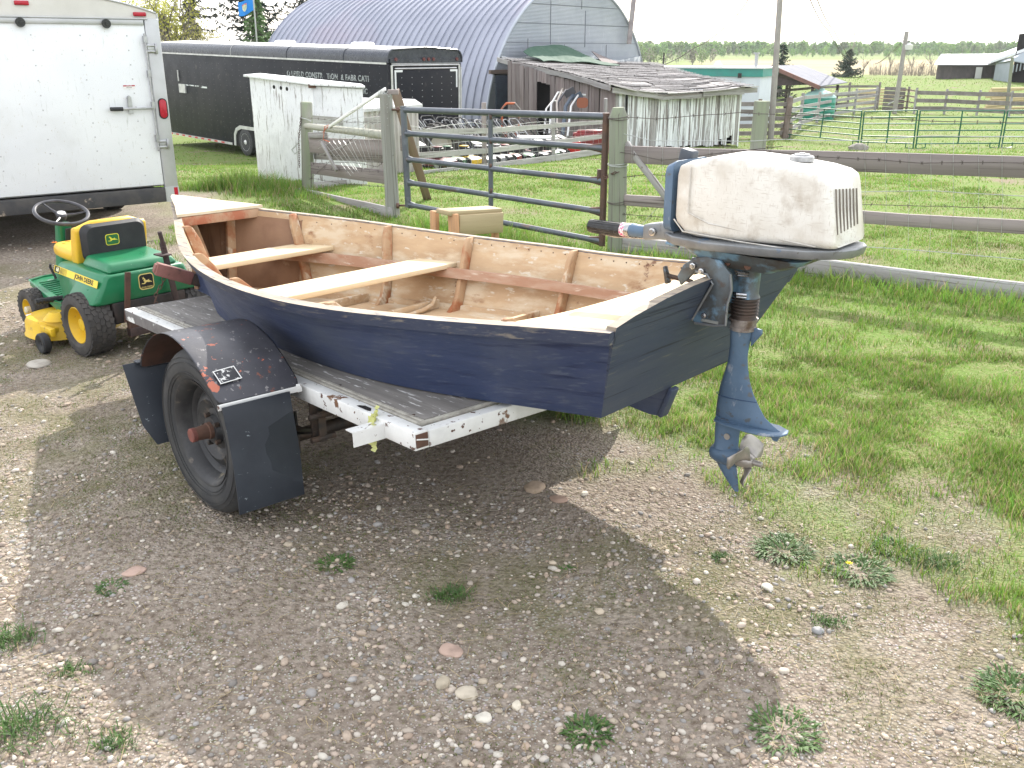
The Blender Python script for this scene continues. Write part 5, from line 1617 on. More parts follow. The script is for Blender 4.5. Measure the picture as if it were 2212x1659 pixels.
# local: x forward (to the left in view), y towards the camera side (+), width spans y 0..-2.44
BLn, BW = 13.2, 2.44
z0b, z1b = -.03, 2.60
b = MB(); b.box((BLn / 2, -BW / 2, (z0b + z1b) / 2), (BLn, BW, z1b - z0b)); b.build('body', blk, bt, bevel=.02)
b = MB(); b.box((BLn / 2, .008, 2.60), (BLn - .1, .016, .045)); b.build('trim_strip', silver, bt)
rp = [(.012, 2.62)] + [(.012 - .20 + .20 * math.cos(a), 2.72 + .20 * math.sin(a) * 1.05) for a in [i * math.pi / 12 for i in range(7)]]
rp += [(-BW + q[0] * -1, q[1]) for q in rp[::-1]]
rp = [(y + 0, z + (.0 if abs(y + BW / 2) > 1.0 else .0)) for y, z in rp]
mid = [(-.5, 2.95), (-BW / 2, 2.99), (-BW + .5, 2.95)]
rp = rp[:8] + mid + rp[8:]
b = MB(); b.loft([[(x, y, z) for y, z in rp] for x in (.0, 3.2, 6.4, 9.6, BLn)]); 
b.build('roof', [blk_roof], bt, smooth=True, angle=30)
b = MB(); b.loft([[(x, y, z + .006) for y, z in rp[6:-6]] for x in (.25, BLn)], closed=False, cap=False); b.build('white_roof_skin', mat('bright_roof', (.72, .72, .72), rough=.35), bt, solid=.004)
for xx in (1.9, 4.7, 7.9):
    b = MB(); b.tube([(xx, y + (.004 if y > -1 else -.004), z + .003) for y, z in rp], .010, 5); b.build('roof_seam', silver if xx == 7.9 else blk_roof, bt)
for xx in (2.35, 6.3, 10.4):
    b = MB(); b.box((xx, -.95, 3.0), (.46, .46, .05)); b.loft([[(xx + x, -.95 + y, z) for x, y in rrect(s_, s_, .05, 3)] for z, s_ in ((3.02, .50), (3.06, .48), (3.085, .36))]); b.build('roof_vent', mat('white_vent', (.75, .76, .78), rough=.4), bt)
# rear face
b = MB(); b.box((-.02, -BW / 2, 2.66), (.05, BW - .1, .10)); b.build('rear_header', blk_roof, bt)
b = MB(); b.tube([(-.015, y * .995 - .006, z) for y, z in rp], .022, 6); b.build('rear_roof_edge', blk_roof, bt, smooth=True)
for k_, (y0, z0, y1, z1, th) in enumerate([(-.10, 2.56, -BW + .10, 2.56, .02), (-.10, 2.60, -BW + .10, 2.60, .015), (-.10, .4, -.10, 2.56, .03), (-BW + .10, .4, -BW + .10, 2.56, .03), (-.20, 2.48, -BW + .2, 2.48, .02)]):
    b = MB(); b.tube([(-.03, y0, z0), (-.03, y1, z1)], th, 6); b.build('door_frame_bar', silver, bt)
b = MB(); b.box((-.022, -BW / 2, 1.42), (.03, BW - .3, 2.05)); dr = b.build('rear_door', blk, bt, bevel=.004)
b = MB()
for yy in np.arange(-.40, -BW + .3, -.33):
    for zz in np.arange(.5, 2.4, .16): b.box((-.040, yy, zz), (.005, .016, .016))
b.build('door_rivet', silver, dr)
for ya_, yb2 in ((-.30, -.20), (-BW + .30, -BW + .20)):
    b = MB(); b.box((-.042, ya_, 2.42), (.004, .26, .05)); b.box((-.0425, yb2, 2.2), (.004, .05, .42)); b.build('corner_tape', mat('reflective_tape', (.7, .72, .72), rough=.4), dr)
b = MB(); b.tube([(-.06, -BW + .06, .5), (-.06, -BW + .06, 2.5)], .014, 6); b.box((-.06, -BW + .06, 1.0), (.05, .05, .08)); b.box((-.06, -.03, 1.62), (.05, .06, .16)); b.tube([(-.06, -BW + .1, 1.0), (-.06, -BW + .35, 1.02)], .012, 6); b.build('lock_bar', silver, bt, smooth=True)
for yy in (-.22, -1.12, -1.28, -1.44, -BW + .2):
    b = MB(); b.lathe([(0, .045), (-.03, .04)], (-.045, yy, 2.70), 'X', 14); b.build('marker_lamp', mat('dull_red_lens', (.13, .04, .04), rough=.4), bt)
# side: rivets, skirt strip, wheel arches
b = MB()
for xx in np.arange(.35, BLn, .42):
    for zz in np.arange(.12, 2.55, .16): b.box((xx, .0035, zz), (.016, .005, .016))
b.build('side_rivet', mat('dull_rivet', (.14, .14, .15), rough=.5), bt)['kind'] = 'stuff'
b = MB(); b.box((BLn - 2.45, .012, -.05), (4.9, .02, .07)); b.box((2.5, .012, -.05), (5.0, .02, .07)); b.build('skirt_rail', silver, bt)
for i in range(9):
    b = MB(); b.box((8.9 + i * .46, .024, -.05), (.20, .004, .05)); b.build('red_tape', mat('red_tape', (.5, .03, .03), rough=.4), bt)
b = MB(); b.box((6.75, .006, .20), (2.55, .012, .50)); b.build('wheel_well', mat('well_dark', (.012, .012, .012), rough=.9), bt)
ap = [(8.14, -.08), (8.10, .28), (7.96, .46), (7.70, .56), (5.75, .56), (5.50, .46), (5.36, .28), (5.32, -.08)]
ap2 = [(8.03, -.08), (7.99, .24), (7.87, .38), (7.64, .46), (5.80, .46), (5.58, .38), (5.46, .24), (5.42, -.08)]
b = MB(); k = b.verts([(x, .025, z) for x, z in ap] + [(x, .025, z) for x, z in ap2])
for i in range(7): b.face(k + i, k + i + 1, k + 9 + i, k + 8 + i)
b.build('wheel_arch_trim', silver, bt, solid=.02)
for xx in (7.42, 6.38):
    b = MB(); b.lathe([(-.1, .22), (-.1, .38), (-.08, .41), (.08, .41), (.1, .38), (.1, .26)], (xx, -.07, .07), 'Y', 30); w_ = b.build('wheel', rubber, bt, smooth=True)
    b = MB(); b.lathe([(.101, .265), (.095, .24), (.06, .22), (.075, .13), (.09, .08), (.12, .06), (.14, .02)], (xx, -.07, .07), 'Y', 24, cap=False); b.build('rim', mat('white_rim', (.72, .71, .70), (.2, .2, .2), s=10, lo=.62, hi=.66, rough=.5), w_, smooth=True)
b = MB(); b.box((6.6, -BW / 2, -.06), (13, BW - .3, .12)); b.build('chassis', jdark, bt)
b = MB(); b.box((5.62, .012, .72), (.10, .01, .07)); b.build('side_marker', mat('orange_red_lens', (.5, .1, .05), rough=.4), bt)
b = MB(); b.box((10.55, .015, 1.62), (1.3, .008, .035)); b.box((9.9, .015, 1.60), (.5, .008, .05)); b.build('torn_white_tape', mat('torn_tape', (.65, .67, .68), (.03, .03, .035), s=7, lo=.5, hi=.54, rough=.5), bt)
b = MB(); b.box((11.6, .02, 1.9), (.05, .03, .35)); b.box((11.35, .03, 1.5), (.45, .05, .28)); b.build('side_door_latch', silver, bt)
fadep = mat('faded_white_paint', (.36, .38, .40), (.03, .03, .035), s=16, lo=.53, hi=.60, rough=.5)
SM = WM[bt.name]
def side_text(s, x, z, size, ax='LEFT'):
    text(s, size, SM @ Matrix.Translation((x, .006, z)) @ Matrix.Rotation(math.pi, 4, 'Z') @ Matrix.Rotation(R(90), 4, 'X'), fadep, bt, ex=.002, ax=ax, spacing=1.08, bold=.004)
side_text('O LFIELD CONSTR   TION  & FABR CATI', 4.75, 2.20, .205)
side_text('SAFETY AND SERVIC', 2.75, 1.89, .19)
side_text('RATI', 1.15, 1.56, .21); side_text('ERVI', 1.15, 1.26, .21)

# ================================================================ ARCHED METAL BARN
galv = mat('galvanised_blue_grey', (.32, .335, .40), (.27, .285, .345), s=.5, rough=.45, metal=.3, layers=[((.36, .31, .37), .18, .5, .8, (1, 1, 1))])
galv2 = mat('galvanised_end_wall', (.40, .43, .47), (.34, .37, .42), s=.7, rough=.42, metal=.35, layers=[((.52, .54, .56), 2.5, .62, .72, (3, 1, .5))])
BC = Vector((2.65, 40.51, -1.45)); BRd, BKZ = 6.05, .95
bfa = R(52.84)
barn = thing('arched_barn', 'large arched barn of ribbed galvanised metal with a corrugated end wall', 'barn', BC, bfa)   # local x along the end wall, y backwards
BD = 13.6
b = MB()
rib_n = 38
w_ = BD / rib_n
ARC = 48
prev = None
for i in range(rib_n * 4 + 1):
    ph = i % 4
    y = BD / rib_n * (i // 4 + (0, .84, .88, .92)[ph])
    off = (.0, .0, .055, .055)[ph]
    r_ = BRd + off
    ks = b.verts([(-math.cos(math.pi * j / ARC) * r_, y + (0 if ph != 3 else .0), math.sin(math.pi * j / ARC) * r_ * BKZ) for j in range(ARC + 1)])
    if prev is not None:
        for j in range(ARC): b.face(prev + j, prev + j + 1, ks + j + 1, ks + j)
    prev = ks
b.build('ribbed_roof', galv, barn, smooth=True, angle=20)
b = MB()   # horizontal corrugation of the end wall as real waves
nz = 116
for i in range(nz):
    z0 = i * BRd * BKZ / nz; z1 = (i + 1) * BRd * BKZ / nz; zm = (z0 + z1) / 2
    wd = lambda z: BRd * math.sqrt(max(0, 1 - (z / (BRd * BKZ)) ** 2)) - .01
    k = b.verts([(-wd(z0), .0, z0), (wd(z0), .0, z0), (wd(zm), -.018, zm), (-wd(zm), -.018, zm), (wd(z1), 0, z1), (-wd(z1), 0, z1)])
    b.face(k, k + 1, k + 2, k + 3); b.face(k + 3, k + 2, k + 4, k + 5)
b.build('end_wall', galv2, barn, smooth=True, angle=80, fix=False)
b = MB(); b.tube([(-math.cos(math.pi * j / 60) * (BRd + .03), -.03, math.sin(math.pi * j / 60) * (BRd + .03) * BKZ) for j in range(61)], .05, 6); b.build('end_trim', galv2, barn, smooth=True)
for x, z0, z1 in ((-1.9, 3.4, 5.0), (.6, 3.3, 4.7), (.3, 4.75, 5.6), (-3.4, 2.4, 3.6), (-.9, 2.2, 3.4), (2.3, 2.3, 3.4)):
    b = MB(); b.box((x, -.022, (z0 + z1) / 2), (.02, .01, z1 - z0)); b.build('sheet_joint', mat('joint_dark', (.12, .13, .15), rough=.6), barn)
for z in (2.05, 2.75, 3.45, 4.15, 4.85):
    wd_ = BRd * math.sqrt(1 - (z / (BRd * BKZ)) ** 2) - .1
    b = MB(); b.box((0, -.020, z), (2 * wd_, .01, .015)); b.build('sheet_joint', MATS['joint_dark'], barn)
# openings at ground level left of the lean-to
b = MB(); b.box((-5.05, -.03, 1.15), (.75, .03, 2.3)); b.build('side_door', mat('dark_blue_door', (.10, .13, .18), (.08, .1, .14), s=4, rough=.5), barn)
b = MB(); b.box((-5.05, -.04, 2.42), (1.5, .10, .14)); b.box((-4.62, -.03, 1.2), (.10, .08, 2.4)); b.build('door_frame', mat('old_frame_wood', (.16, .12, .10), rough=.8), barn)
# service mast on the end wall
b = MB(); pm_ = barn.matrix_basis.inverted()
t0 = wall_plane(1348, 95, BC, BC + Vector((math.cos(bfa), math.sin(bfa), 0))); t1 = wall_plane(1360, -18, BC, BC + Vector((math.cos(bfa), math.sin(bfa), 0)))
dn = Vector((math.sin(bfa), -math.cos(bfa), 0)) * .25
b.loft([[p + dn + Vector(q) for q in ((-.10, -.06, 0), (.10, -.06, 0), (.10, .06, 0), (-.10, .06, 0))] for p in (t0, t1)])
mst = b.build('service_mast', mat('weathered_mast_wood', (.22, .19, .19), (.3, .28, .27), s=4, rough=.8), barn, world=True)

# ================================================================ LEAN-TO SHED
old_red = mat('old_red_brown_plank', (.20, .16, .155), (.27, .235, .23), s=5, rough=.85, bump=.003, bs=14, stretch=(.15, 3, 3), rnd=.22, layers=[((.10, .07, .065), 7, .58, .68, (.15, 4, 4))])
peel = mat('peeling_white_plank', (.70, .72, .73), (.24, .22, .21), s=5.5, lo=.505, hi=.53, rough=.85, bump=.003, bs=12, stretch=(.13, 3.4, 3.4), rnd=.10, layers=[((.12, .11, .10), 8, .66, .72, (.1, 5, 5))])
oldgrey = mat('silver_grey_board', (.34, .33, .325), (.25, .235, .225), s=6, rough=.88, bump=.002, bs=14, stretch=(.15, 3, 3), rnd=.16, layers=[((.14, .12, .11), 10, .57, .66, (.12, 5, 5)), ((.20, .16, .14), 22, .66, .68, (1, 1, 1))])
shingle = mat('bleached_roof_board', (.50, .48, .47), (.36, .335, .325), s=7, rough=.85, rnd=.2, layers=[((.17, .15, .145), 5, .56, .66, (.2, 4, 4))])
S_corner = Vector((3.1, 28.9, 0)); S_left = Vector((-.15, 34.1, 0)); S_right = Vector((7.74, 32.6, 0)); S_barnR = Vector((6.3, 44.6, 0))
sh = thing('lean_to_shed', 'weathered lean-to shed with a sagging board roof and peeling white front boards', 'shed', (3.1, 28.9, float(hz(3.1, 28.9))))
def gl(p): return float(hz(p.x, p.y))
random.seed(21)
n_ = 23
d1 = [(14, 18)]
for i in range(n_):
    t0, t1 = i / n_, (i + .93) / n_
    a, c = S_corner.lerp(S_left, t0), S_corner.lerp(S_left, t1)
    m_ = a.lerp(c, .5)
    zt = .66 + (1.38 - .66) * (t0 + t1) / 2 - .08 * math.sin(math.pi * t0)
    if 12 <= i <= 16:
        if i in (12, 16):
            pass
        else:
            o_ = plank('door_lintel_board', m_ + Vector((0, 0, zt - .34)), m_ + Vector((0, 0, zt)), .025, (c - a).length, old_red, sh, up=(c - a).normalized(), bevel=0)
            continue
    z0 = gl(m_) - .05
    plank('wall_board', m_ + Vector((0, 0, z0)), m_ + Vector((random.uniform(-.02, .02), 0, zt + random.uniform(-.03, .02))), .025, (c - a).length * random.uniform(.92, 1.04), old_red, sh, up=(c - a).normalized(), bevel=0, rough=.004)
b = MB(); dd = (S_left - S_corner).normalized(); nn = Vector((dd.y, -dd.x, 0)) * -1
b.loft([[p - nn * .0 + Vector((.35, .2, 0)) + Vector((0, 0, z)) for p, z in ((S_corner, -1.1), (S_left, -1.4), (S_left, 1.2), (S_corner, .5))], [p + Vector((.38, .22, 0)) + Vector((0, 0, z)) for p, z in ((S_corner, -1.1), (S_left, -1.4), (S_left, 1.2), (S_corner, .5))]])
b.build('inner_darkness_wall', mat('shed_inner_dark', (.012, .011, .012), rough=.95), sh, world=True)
n_ = 46
for i in range(n_):
    t0, t1 = i / n_, (i + .95) / n_
    a, c = S_corner.lerp(S_right, t0), S_corner.lerp(S_right, t1)
    m_ = a.lerp(c, .5)
    zt = .62 + (.40 - .62) * t0 - .14 * math.sin(math.pi * min(1, t0 * 1.6)) ** 2 + .10 * t0
    z0 = gl(m_) + random.uniform(.0, .10)
    if i in (38, 41, 42): z0 += random.uniform(.15, .35)
    plank('front_board', m_ + Vector((0, 0, z0)), m_ + Vector((random.uniform(-.015, .015), 0, zt)), .022, (c - a).length * random.uniform(.86, 1.03), peel if random.random() < .93 else oldgrey, sh, up=(c - a).normalized(), bevel=0, rough=.004)
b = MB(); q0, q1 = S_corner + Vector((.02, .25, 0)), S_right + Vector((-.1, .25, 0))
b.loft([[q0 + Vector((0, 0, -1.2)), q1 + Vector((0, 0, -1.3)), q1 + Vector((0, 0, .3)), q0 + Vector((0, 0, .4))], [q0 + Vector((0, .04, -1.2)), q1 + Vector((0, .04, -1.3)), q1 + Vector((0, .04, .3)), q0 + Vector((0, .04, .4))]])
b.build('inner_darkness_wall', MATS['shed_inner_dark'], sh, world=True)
b = MB(); b.loft([[q + Vector((0, 0, z)) for q, z in ((S_right, -1.3), (S_barnR, -1.5), (S_barnR, 1.0), (S_right, .4))], [q + Vector((-.05, 0, z)) for q, z in ((S_right, -1.3), (S_barnR, -1.5), (S_barnR, 1.0), (S_right, .4))]]); b.build('far_side_wall', old_red, sh, world=True)
# roof: rows of boards parallel to the front wall, each row a strip with its own lift
RF0, RF1 = S_corner + Vector((-.18, -.30, .72)), S_right + Vector((.45, -.15, .52))
RB0, RB1 = S_left + Vector((-.35, 1.2, 1.50)), S_barnR + Vector((.3, .3, 1.14))
def roofp(u, v):
    q_ = max(0.0, 1 - v)
    p = RF0.lerp(RF1, u).lerp(RB0.lerp(RB1, u), v)
    sag = -.26 * math.sin(math.pi * min(1, max(0, u * 1.15))) * q_ ** .7 * math.sin(math.pi * (.25 + .75 * min(1, v + .28))) - .07 * math.sin(9 * u + 3 * v) * (1 - v) * .5
    return p + Vector((0, 0, sag + .05 * math.sin(5.1 * v + 2 * u)))
rows = 30
for r_ in range(rows):
    v0, v1 = r_ / rows - .012, (r_ + 1) / rows
    u = 0.0
    while u < 1:
        du = random.uniform(.13, .34)
        u1 = min(1, u + du)
        if u1 > .94: u1 = 1
        b = MB(); k_ = 4
        lift = random.uniform(0, .035); j0 = random.uniform(-.006, .006)
        top = [roofp(u + (u1 - .004 - u) * i / k_, v1) + Vector((0, 0, .012)) for i in range(k_ + 1)]
        bot = [roofp(u + (u1 - .004 - u) * i / k_, v0 + j0) + Vector((0, 0, .045 + lift)) for i in range(k_ + 1)]
        kk = b.verts(bot + top + [q - Vector((0, 0, .025)) for q in bot])
        for i in range(k_):
            b.face(kk + i, kk + i + 1, kk + k_ + 1 + i + 1, kk + k_ + 1 + i)
            b.face(kk + i, kk + 2 * (k_ + 1) + i, kk + 2 * (k_ + 1) + i + 1, kk + i + 1)
        b.build('roof_board', shingle, sh, world=True, fix=False)
        u = u1
b = MB(); b.grid(lambda u, v: roofp(u, v) - Vector((0, 0, .04)), 12, 6); b.build('roof_deck', old_red, sh, world=True, solid=.03)
def rcorner(nm, a, c, th, h, m_): return plank(nm, a, c, th, h, m_, sh, bevel=0, rough=.01, segs=4)
rcorner('eave_board', RF0 + Vector((.05, .02, -.10)), roofp(.33, 0) + Vector((0, .03, -.08)), .04, .16, oldgrey)
rcorner('eave_board', roofp(.33, 0) + Vector((0, .03, -.08)), roofp(.66, 0) + Vector((0, .03, -.10)), .04, .16, oldgrey)
rcorner('eave_board', roofp(.60, 0) + Vector((0, -.03, -.02)), roofp(.90, 0) + Vector((0, -.03, -.10)), .04, .22, oldgrey)
rcorner('eave_board', roofp(.86, 0) + Vector((0, .03, -.08)), RF1 + Vector((0, 0, -.05)), .04, .16, oldgrey)
for i in range(5):
    v0, v1 = i / 5, (i + 1) / 5
    rcorner('verge_board', roofp(0, v0) + Vector((-.03, 0, -.05)), roofp(0, v1) + Vector((-.03, 0, -.05)), .03, .15, oldgrey)
# sheet of green felt and torn flashing where the roof meets the barn
b = MB()
def felt(u, v):
    p = roofp(.12 + .44 * u, .80 + .22 * v - .25 * (u - .4) ** 2)
    return p + Vector((0, 0, .12 + .42 * v * math.sin(math.pi * min(1, u * 1.1 + .05)) ** .6 + .03 * math.sin(13 * u + 7 * v)))
b.grid(felt, 14, 6); b.build('green_felt', mat('green_roof_felt', (.035, .085, .055), (.05, .10, .07), s=3, rough=.85), sh, world=True, solid=.02)
b = MB(); b.grid(lambda u, v: roofp(.52 + .13 * u, .84 + .14 * v) + Vector((0, 0, .10 + .30 * v * (1 - u))), 4, 3); b.build('brown_felt_flap', old_red, sh, world=True, solid=.02)
b = MB(); b.grid(lambda u, v: wall_plane(1080 + 300 * u, 133 + 6 * u - 13 * v + 5 * math.sin(17 * u) * v, BC, BC + Vector((math.cos(bfa), math.sin(bfa), 0))) + dn * .3, 20, 1); b.build('white_flashing', mat('peeling_white_flashing', (.62, .64, .65), (.36, .39, .42), s=2.5, lo=.5, hi=.56, rough=.6), sh, world=True, solid=.02)
# ================================================================ FENCES AND GATE
postg = mat('greenish_treated_post', (.235, .27, .185), (.20, .205, .17), s=5, rough=.85, bump=.003, bs=12, stretch=(.12, 3, 3), rnd=.1, layers=[((.10, .09, .075), 7, .57, .66, (.06, 6, 6)), ((.30, .29, .26), 4, .55, .68, (.3, 1, 1))])
postb = mat('grey_green_gate_post', (.28, .285, .26), (.23, .225, .20), s=5, rough=.85, bump=.003, bs=12, stretch=(.12, 3, 3), layers=[((.10, .085, .07), 8, .57, .66, (.05, 7, 7)), ((.26, .21, .15), 5, .6, .7, (.3, 1, 1))])
railm = mat('weathered_brown_grey_rail', (.27, .235, .225), (.21, .18, .17), s=5, rough=.85, bump=.002, bs=14, stretch=(.12, 3, 3), rnd=.14, layers=[((.11, .09, .085), 8, .57, .66, (.08, 6, 6)), ((.09, .07, .065), 20, .73, .75, (1, 1, 1))])
gate_m = mat('blue_grey_gate_pipe', (.125, .14, .16), (.10, .11, .13), s=5, rough=.38, metal=.35, layers=[((.20, .14, .11), 9, .60, .72, (.4, 1, 1)), ((.30, .33, .36), 3, .6, .75, (1, 1, 1))])
gate_rust = mat('rusty_gate_pipe', (.10, .065, .055), (.15, .085, .06), s=9, rough=.6, metal=.3)
wire_rust = mat('barbed_wire', (.13, .11, .10), (.08, .065, .06), s=30, rough=.6, metal=.4)
wire_gal = mat('galvanised_wire', (.50, .52, .50), (.35, .36, .34), s=30, rough=.4, metal=.5)
def zg(x, y): return float(hz(x, y))
FA, FB = Vector((.94, 8.2, 0)), Vector((3.73, 6.56, 0))
RFv = (FB - FA).normalized()
def rf(px, py): return wall_plane(px, py, FA, FB)
def ext(p, q, k):  # continue the line p->q past q
    return p + (q - p) * k
# --- green post at the latch end of the gate
pbase = Vector((.94, 8.22, zg(.94, 8.22)))
gpost = thing('fence_post', 'thick greenish wooden post at the latch end of the pipe gate', 'fence post', pbase)
ptop = rf(1336, 232)
b = MB()
M, L = frame_x(pbase + Vector((.0, 0, -.1)), Vector((ptop.x, ptop.y, ptop.z)), (0, 1, 0))
b.tube([(0, 0, 0), (L * .5, .003, 0), (L - .07, 0, 0), (L, 0, 0)], [.082, .080, .078, .050], 16)
b.build('post', postg, gpost, M=M, smooth=True, angle=30)
for zz in (.36, .62, .93):
    b = MB(); 
    c = pbase.lerp(ptop, zz)
    for q in range(2): b.tube([c + Vector((math.cos(a) * .088, math.sin(a) * .088, .012 * math.sin(a + q) + q * .012)) for a in [i * math.pi / 10 for i in range(20)]], .003, 4, closed=True)
    b.build('wire_wrap', wire_rust if zz != .62 else wire_gal, gpost, world=True)
# --- right fence: rails, bottom board, posts, wires
rfence = thing('rail_fence', 'weathered board fence running from the green gate post to the right edge behind the motor', 'fence', (FA.x, FA.y, zg(FA.x, FA.y)))
pa, pb2 = rf(1351, 334), rf(2212, 361)
plank('top_rail', pa, ext(pa, pb2, 1.5), .045, .145, railm, rfence, rough=.004, segs=6)
pa, pb2 = rf(1345, 432), rf(2212, 492)
plank('middle_rail', pa, ext(pa, pb2, 1.5), .04, .095, railm, rfence, rough=.004, segs=6)
pa, pb2 = rf(1352, 520), rf(2212, 631)
pa = Vector((.99, 8.17, .085)); pb2 = rf(2212, 632)
plank('bottom_board', pa, ext(pa, pb2, 1.5), .05, .145, oldgrey, rfence, rough=.004, segs=6)
p_ = rf(1620, 400); pz0 = zg(p_.x, p_.y)
nrm = Vector((-RFv.y, RFv.x, 0))
b = MB(); q = p_ + nrm * .10
M, L = frame_x(Vector((q.x, q.y, pz0 - .1)), Vector((q.x + .01, q.y, rf(1621, 219).z)), (0, 1, 0))
b.tube([(0, 0, 0), (L * .5, .002, 0), (L, 0, 0)], [.068, .066, .062], 14); b.build('fence_post', postg, rfence, M=M, smooth=True, angle=30)
q = ext(FA, FB, 1.25) + nrm * .09
pole('fence_post', (q.x, q.y, zg(q.x, q.y) - .1), (q.x, q.y, 1.25), .068, .062, postg, rfence)
plank('diagonal_brace', rf(1352, 310), rf(1449, 433) - nrm * .05, .03, .055, oldgrey, rfence, rough=.003, segs=3)
def rwire(name, pix, r, m, barbs=0, off=0.03, sag=0.0):
    pts = [rf(*p) - nrm * off for p in pix]
    pts.append(ext(pts[-2], pts[-1], 1.8) if (pts[-1] - pts[-2]).length < 2 else ext(pts[-2], pts[-1], 1.3))
    return wire(name, pts, r, m, rfence, barbs, sag=sag)
rwire('barbed_wire', [(1337, 252), (1420, 256), (1500, 250), (1602, 243), (1640, 246), (1800, 251), (2014, 261), (2212, 264)], .0026, wire_rust, .13)
rwire('plain_wire', [(1345, 288), (1407, 302), (1500, 304), (1596, 304.6), (1700, 301), (1845, 304), (1993, 294), (2212, 295)], .0028, wire_gal)
rwire('barbed_wire', [(1345, 327), (1434, 344), (1480, 340), (1542, 331), (1626, 322)], .0028, wire_rust, .13, .06)
rwire('barbed_wire', [(1630, 322), (1700, 329), (1769, 337), (1900, 344), (1993, 350), (2212, 350)], .0028, wire_rust, .13, .06)
rwire('plain_wire', [(1845, 415), (1930, 412), (2006, 411), (2212, 422)], .0026, wire_gal)
rwire('barbed_wire', [(1845, 441), (2000, 444), (2212, 449)], .0024, wire_rust, .2)
rwire('plain_wire', [(1345, 383), (1400, 376), (1480, 380)], .0026, wire_rust, .15)
rwire('plain_wire', [(1330, 460), (1350, 462), (1470, 470)], .0026, wire_rust, .15)
rwire('plain_wire', [(1845, 531), (2000, 540), (2212, 560)], .0026, wire_gal)
rwire('plain_wire', [(1750, 556), (1900, 576), (2212, 613)], .0026, wire_gal, 0, .05)
for px in (1368, 1402, 1434, 1467, 1500, 1535, 1568, 1870, 1915, 1965, 2012, 2060, 2115, 2165):
    a, c = rf(px, 300) - nrm * .03, rf(px - 4, 425 if px < 1600 else 560) - nrm * .03
    k = wire('stay_wire', [a, a.lerp(c, .5) + Vector((.01, 0, 0)), c], .0014, wire_gal, rfence)
wire('stray_wire', [rf(1318, 560), rf(1420, 448) , rf(1480, 392), rf(1500, 380)], .0024, wire_gal, rfence)

# --- pipe gate
GA, GB = Vector((-1.20, 9.96, 0)), Vector((.82, 8.28, 0))
def gpl(px, py): return wall_plane(px, py, GA, GB)
gate = thing('pipe_gate', 'blue grey five bar steel pipe gate standing closed between two wooden posts', 'gate', (GA.x, GA.y, zg(GA.x, GA.y)))
def gpipe(name, p, q, r, m, n=12):
    p, q = Vector(p), Vector(q); M, L = frame_x(p, q); b = MB(); b.tube([(0, 0, 0), (L, 0, 0)], r, n); return b.build(name, m, gate, M=M, smooth=True)
gpipe('hinge_stile', gpl(871, 229), gpl(882, 447), .034, gate_m)
gpipe('latch_stile', gpl(1309.5, 244), gpl(1300, 531), .030, gate_rust)
for (yl, yr) in ((237, 251.5), (288, 320), (344, 391), (394, 457.5), (442, 521)):
    a, c = gpl(872 + (yl - 230) * .05, yl), gpl(1307 - (yr - 244) * .03, yr)
    g_ = gpipe('gate_bar', a, c, .027 if yl > 240 else .030, gate_m)
    if yl > 240:
        M, L = frame_x(a, c)
        b = MB(); b.loft([[(x, y, z) for y, z in rrect(.012 + .03 * k_, .05 + .035 * (1 - k_), .006 + .006 * k_, 3)] for x, k_ in ((.0, 0), (.06, .6), (.10, 1))]); b.build('flattened_end', gate_m, g_, M=M, smooth=True)
        b = MB(); b.loft([[(L - x, y, z) for y, z in rrect(.012 + .03 * k_, .05 + .045 * (1 - k_), .006 + .006 * k_, 3)] for x, k_ in ((.0, 0), (.07, .6), (.13, 1))]); b.build('flattened_end', gate_rust, g_, M=M, smooth=True)
gpipe('centre_stile', gpl(1059.5, 245), gpl(1060.5, 458), .024, gate_m)
for px, py in ((1060, 252), (1060, 305), (1060, 358), (1061, 412)):
    b = MB(); c = gpl(px, py); b.lathe([(-.012, .033), (.012, .033)], c, 'X', 12); b.build('weld_collar', gate_rust, gate, world=True, smooth=True)
# latch plate and chain
b = MB(); c = gpl(1296, 378); b.box(c, (.05, .03, .10)); b.build('latch_plate', gate_rust, gate, world=True, bevel=.003)
def chain(name, pts, r, m, parent, link=.035):
    pts = [Vector(p) for p in pts]; P = []
    for a, c in zip(pts, pts[1:]):
        k = max(1, int((c - a).length / (link * .72)))
        P += [a.lerp(c, i / k) for i in range(k)]
    P.append(pts[-1])
    b = MB()
    for i, (a, c) in enumerate(zip(P, P[1:])):
        d = (c - a).normalized(); u = d.cross(Vector((0, 1, .2))).normalized(); w = d.cross(u)
        s_ = u if i % 2 else w
        m_ = (a + c) / 2
        b.tube([m_ + d * math.cos(t) * link * .5 + s_ * math.sin(t) * link * .28 for t in [j * math.pi / 4 for j in range(8)]], r, 4, closed=True)
    return b.build(name, m, parent, world=True, smooth=True)
chain('latch_chain', [gpl(1300, 372), gpl(1308, 384) - Vector((0, .06, 0)), gpl(1316, 378), rf(1335, 372) - nrm * .1, rf(1350, 366)], .004, gate_rust, gate)
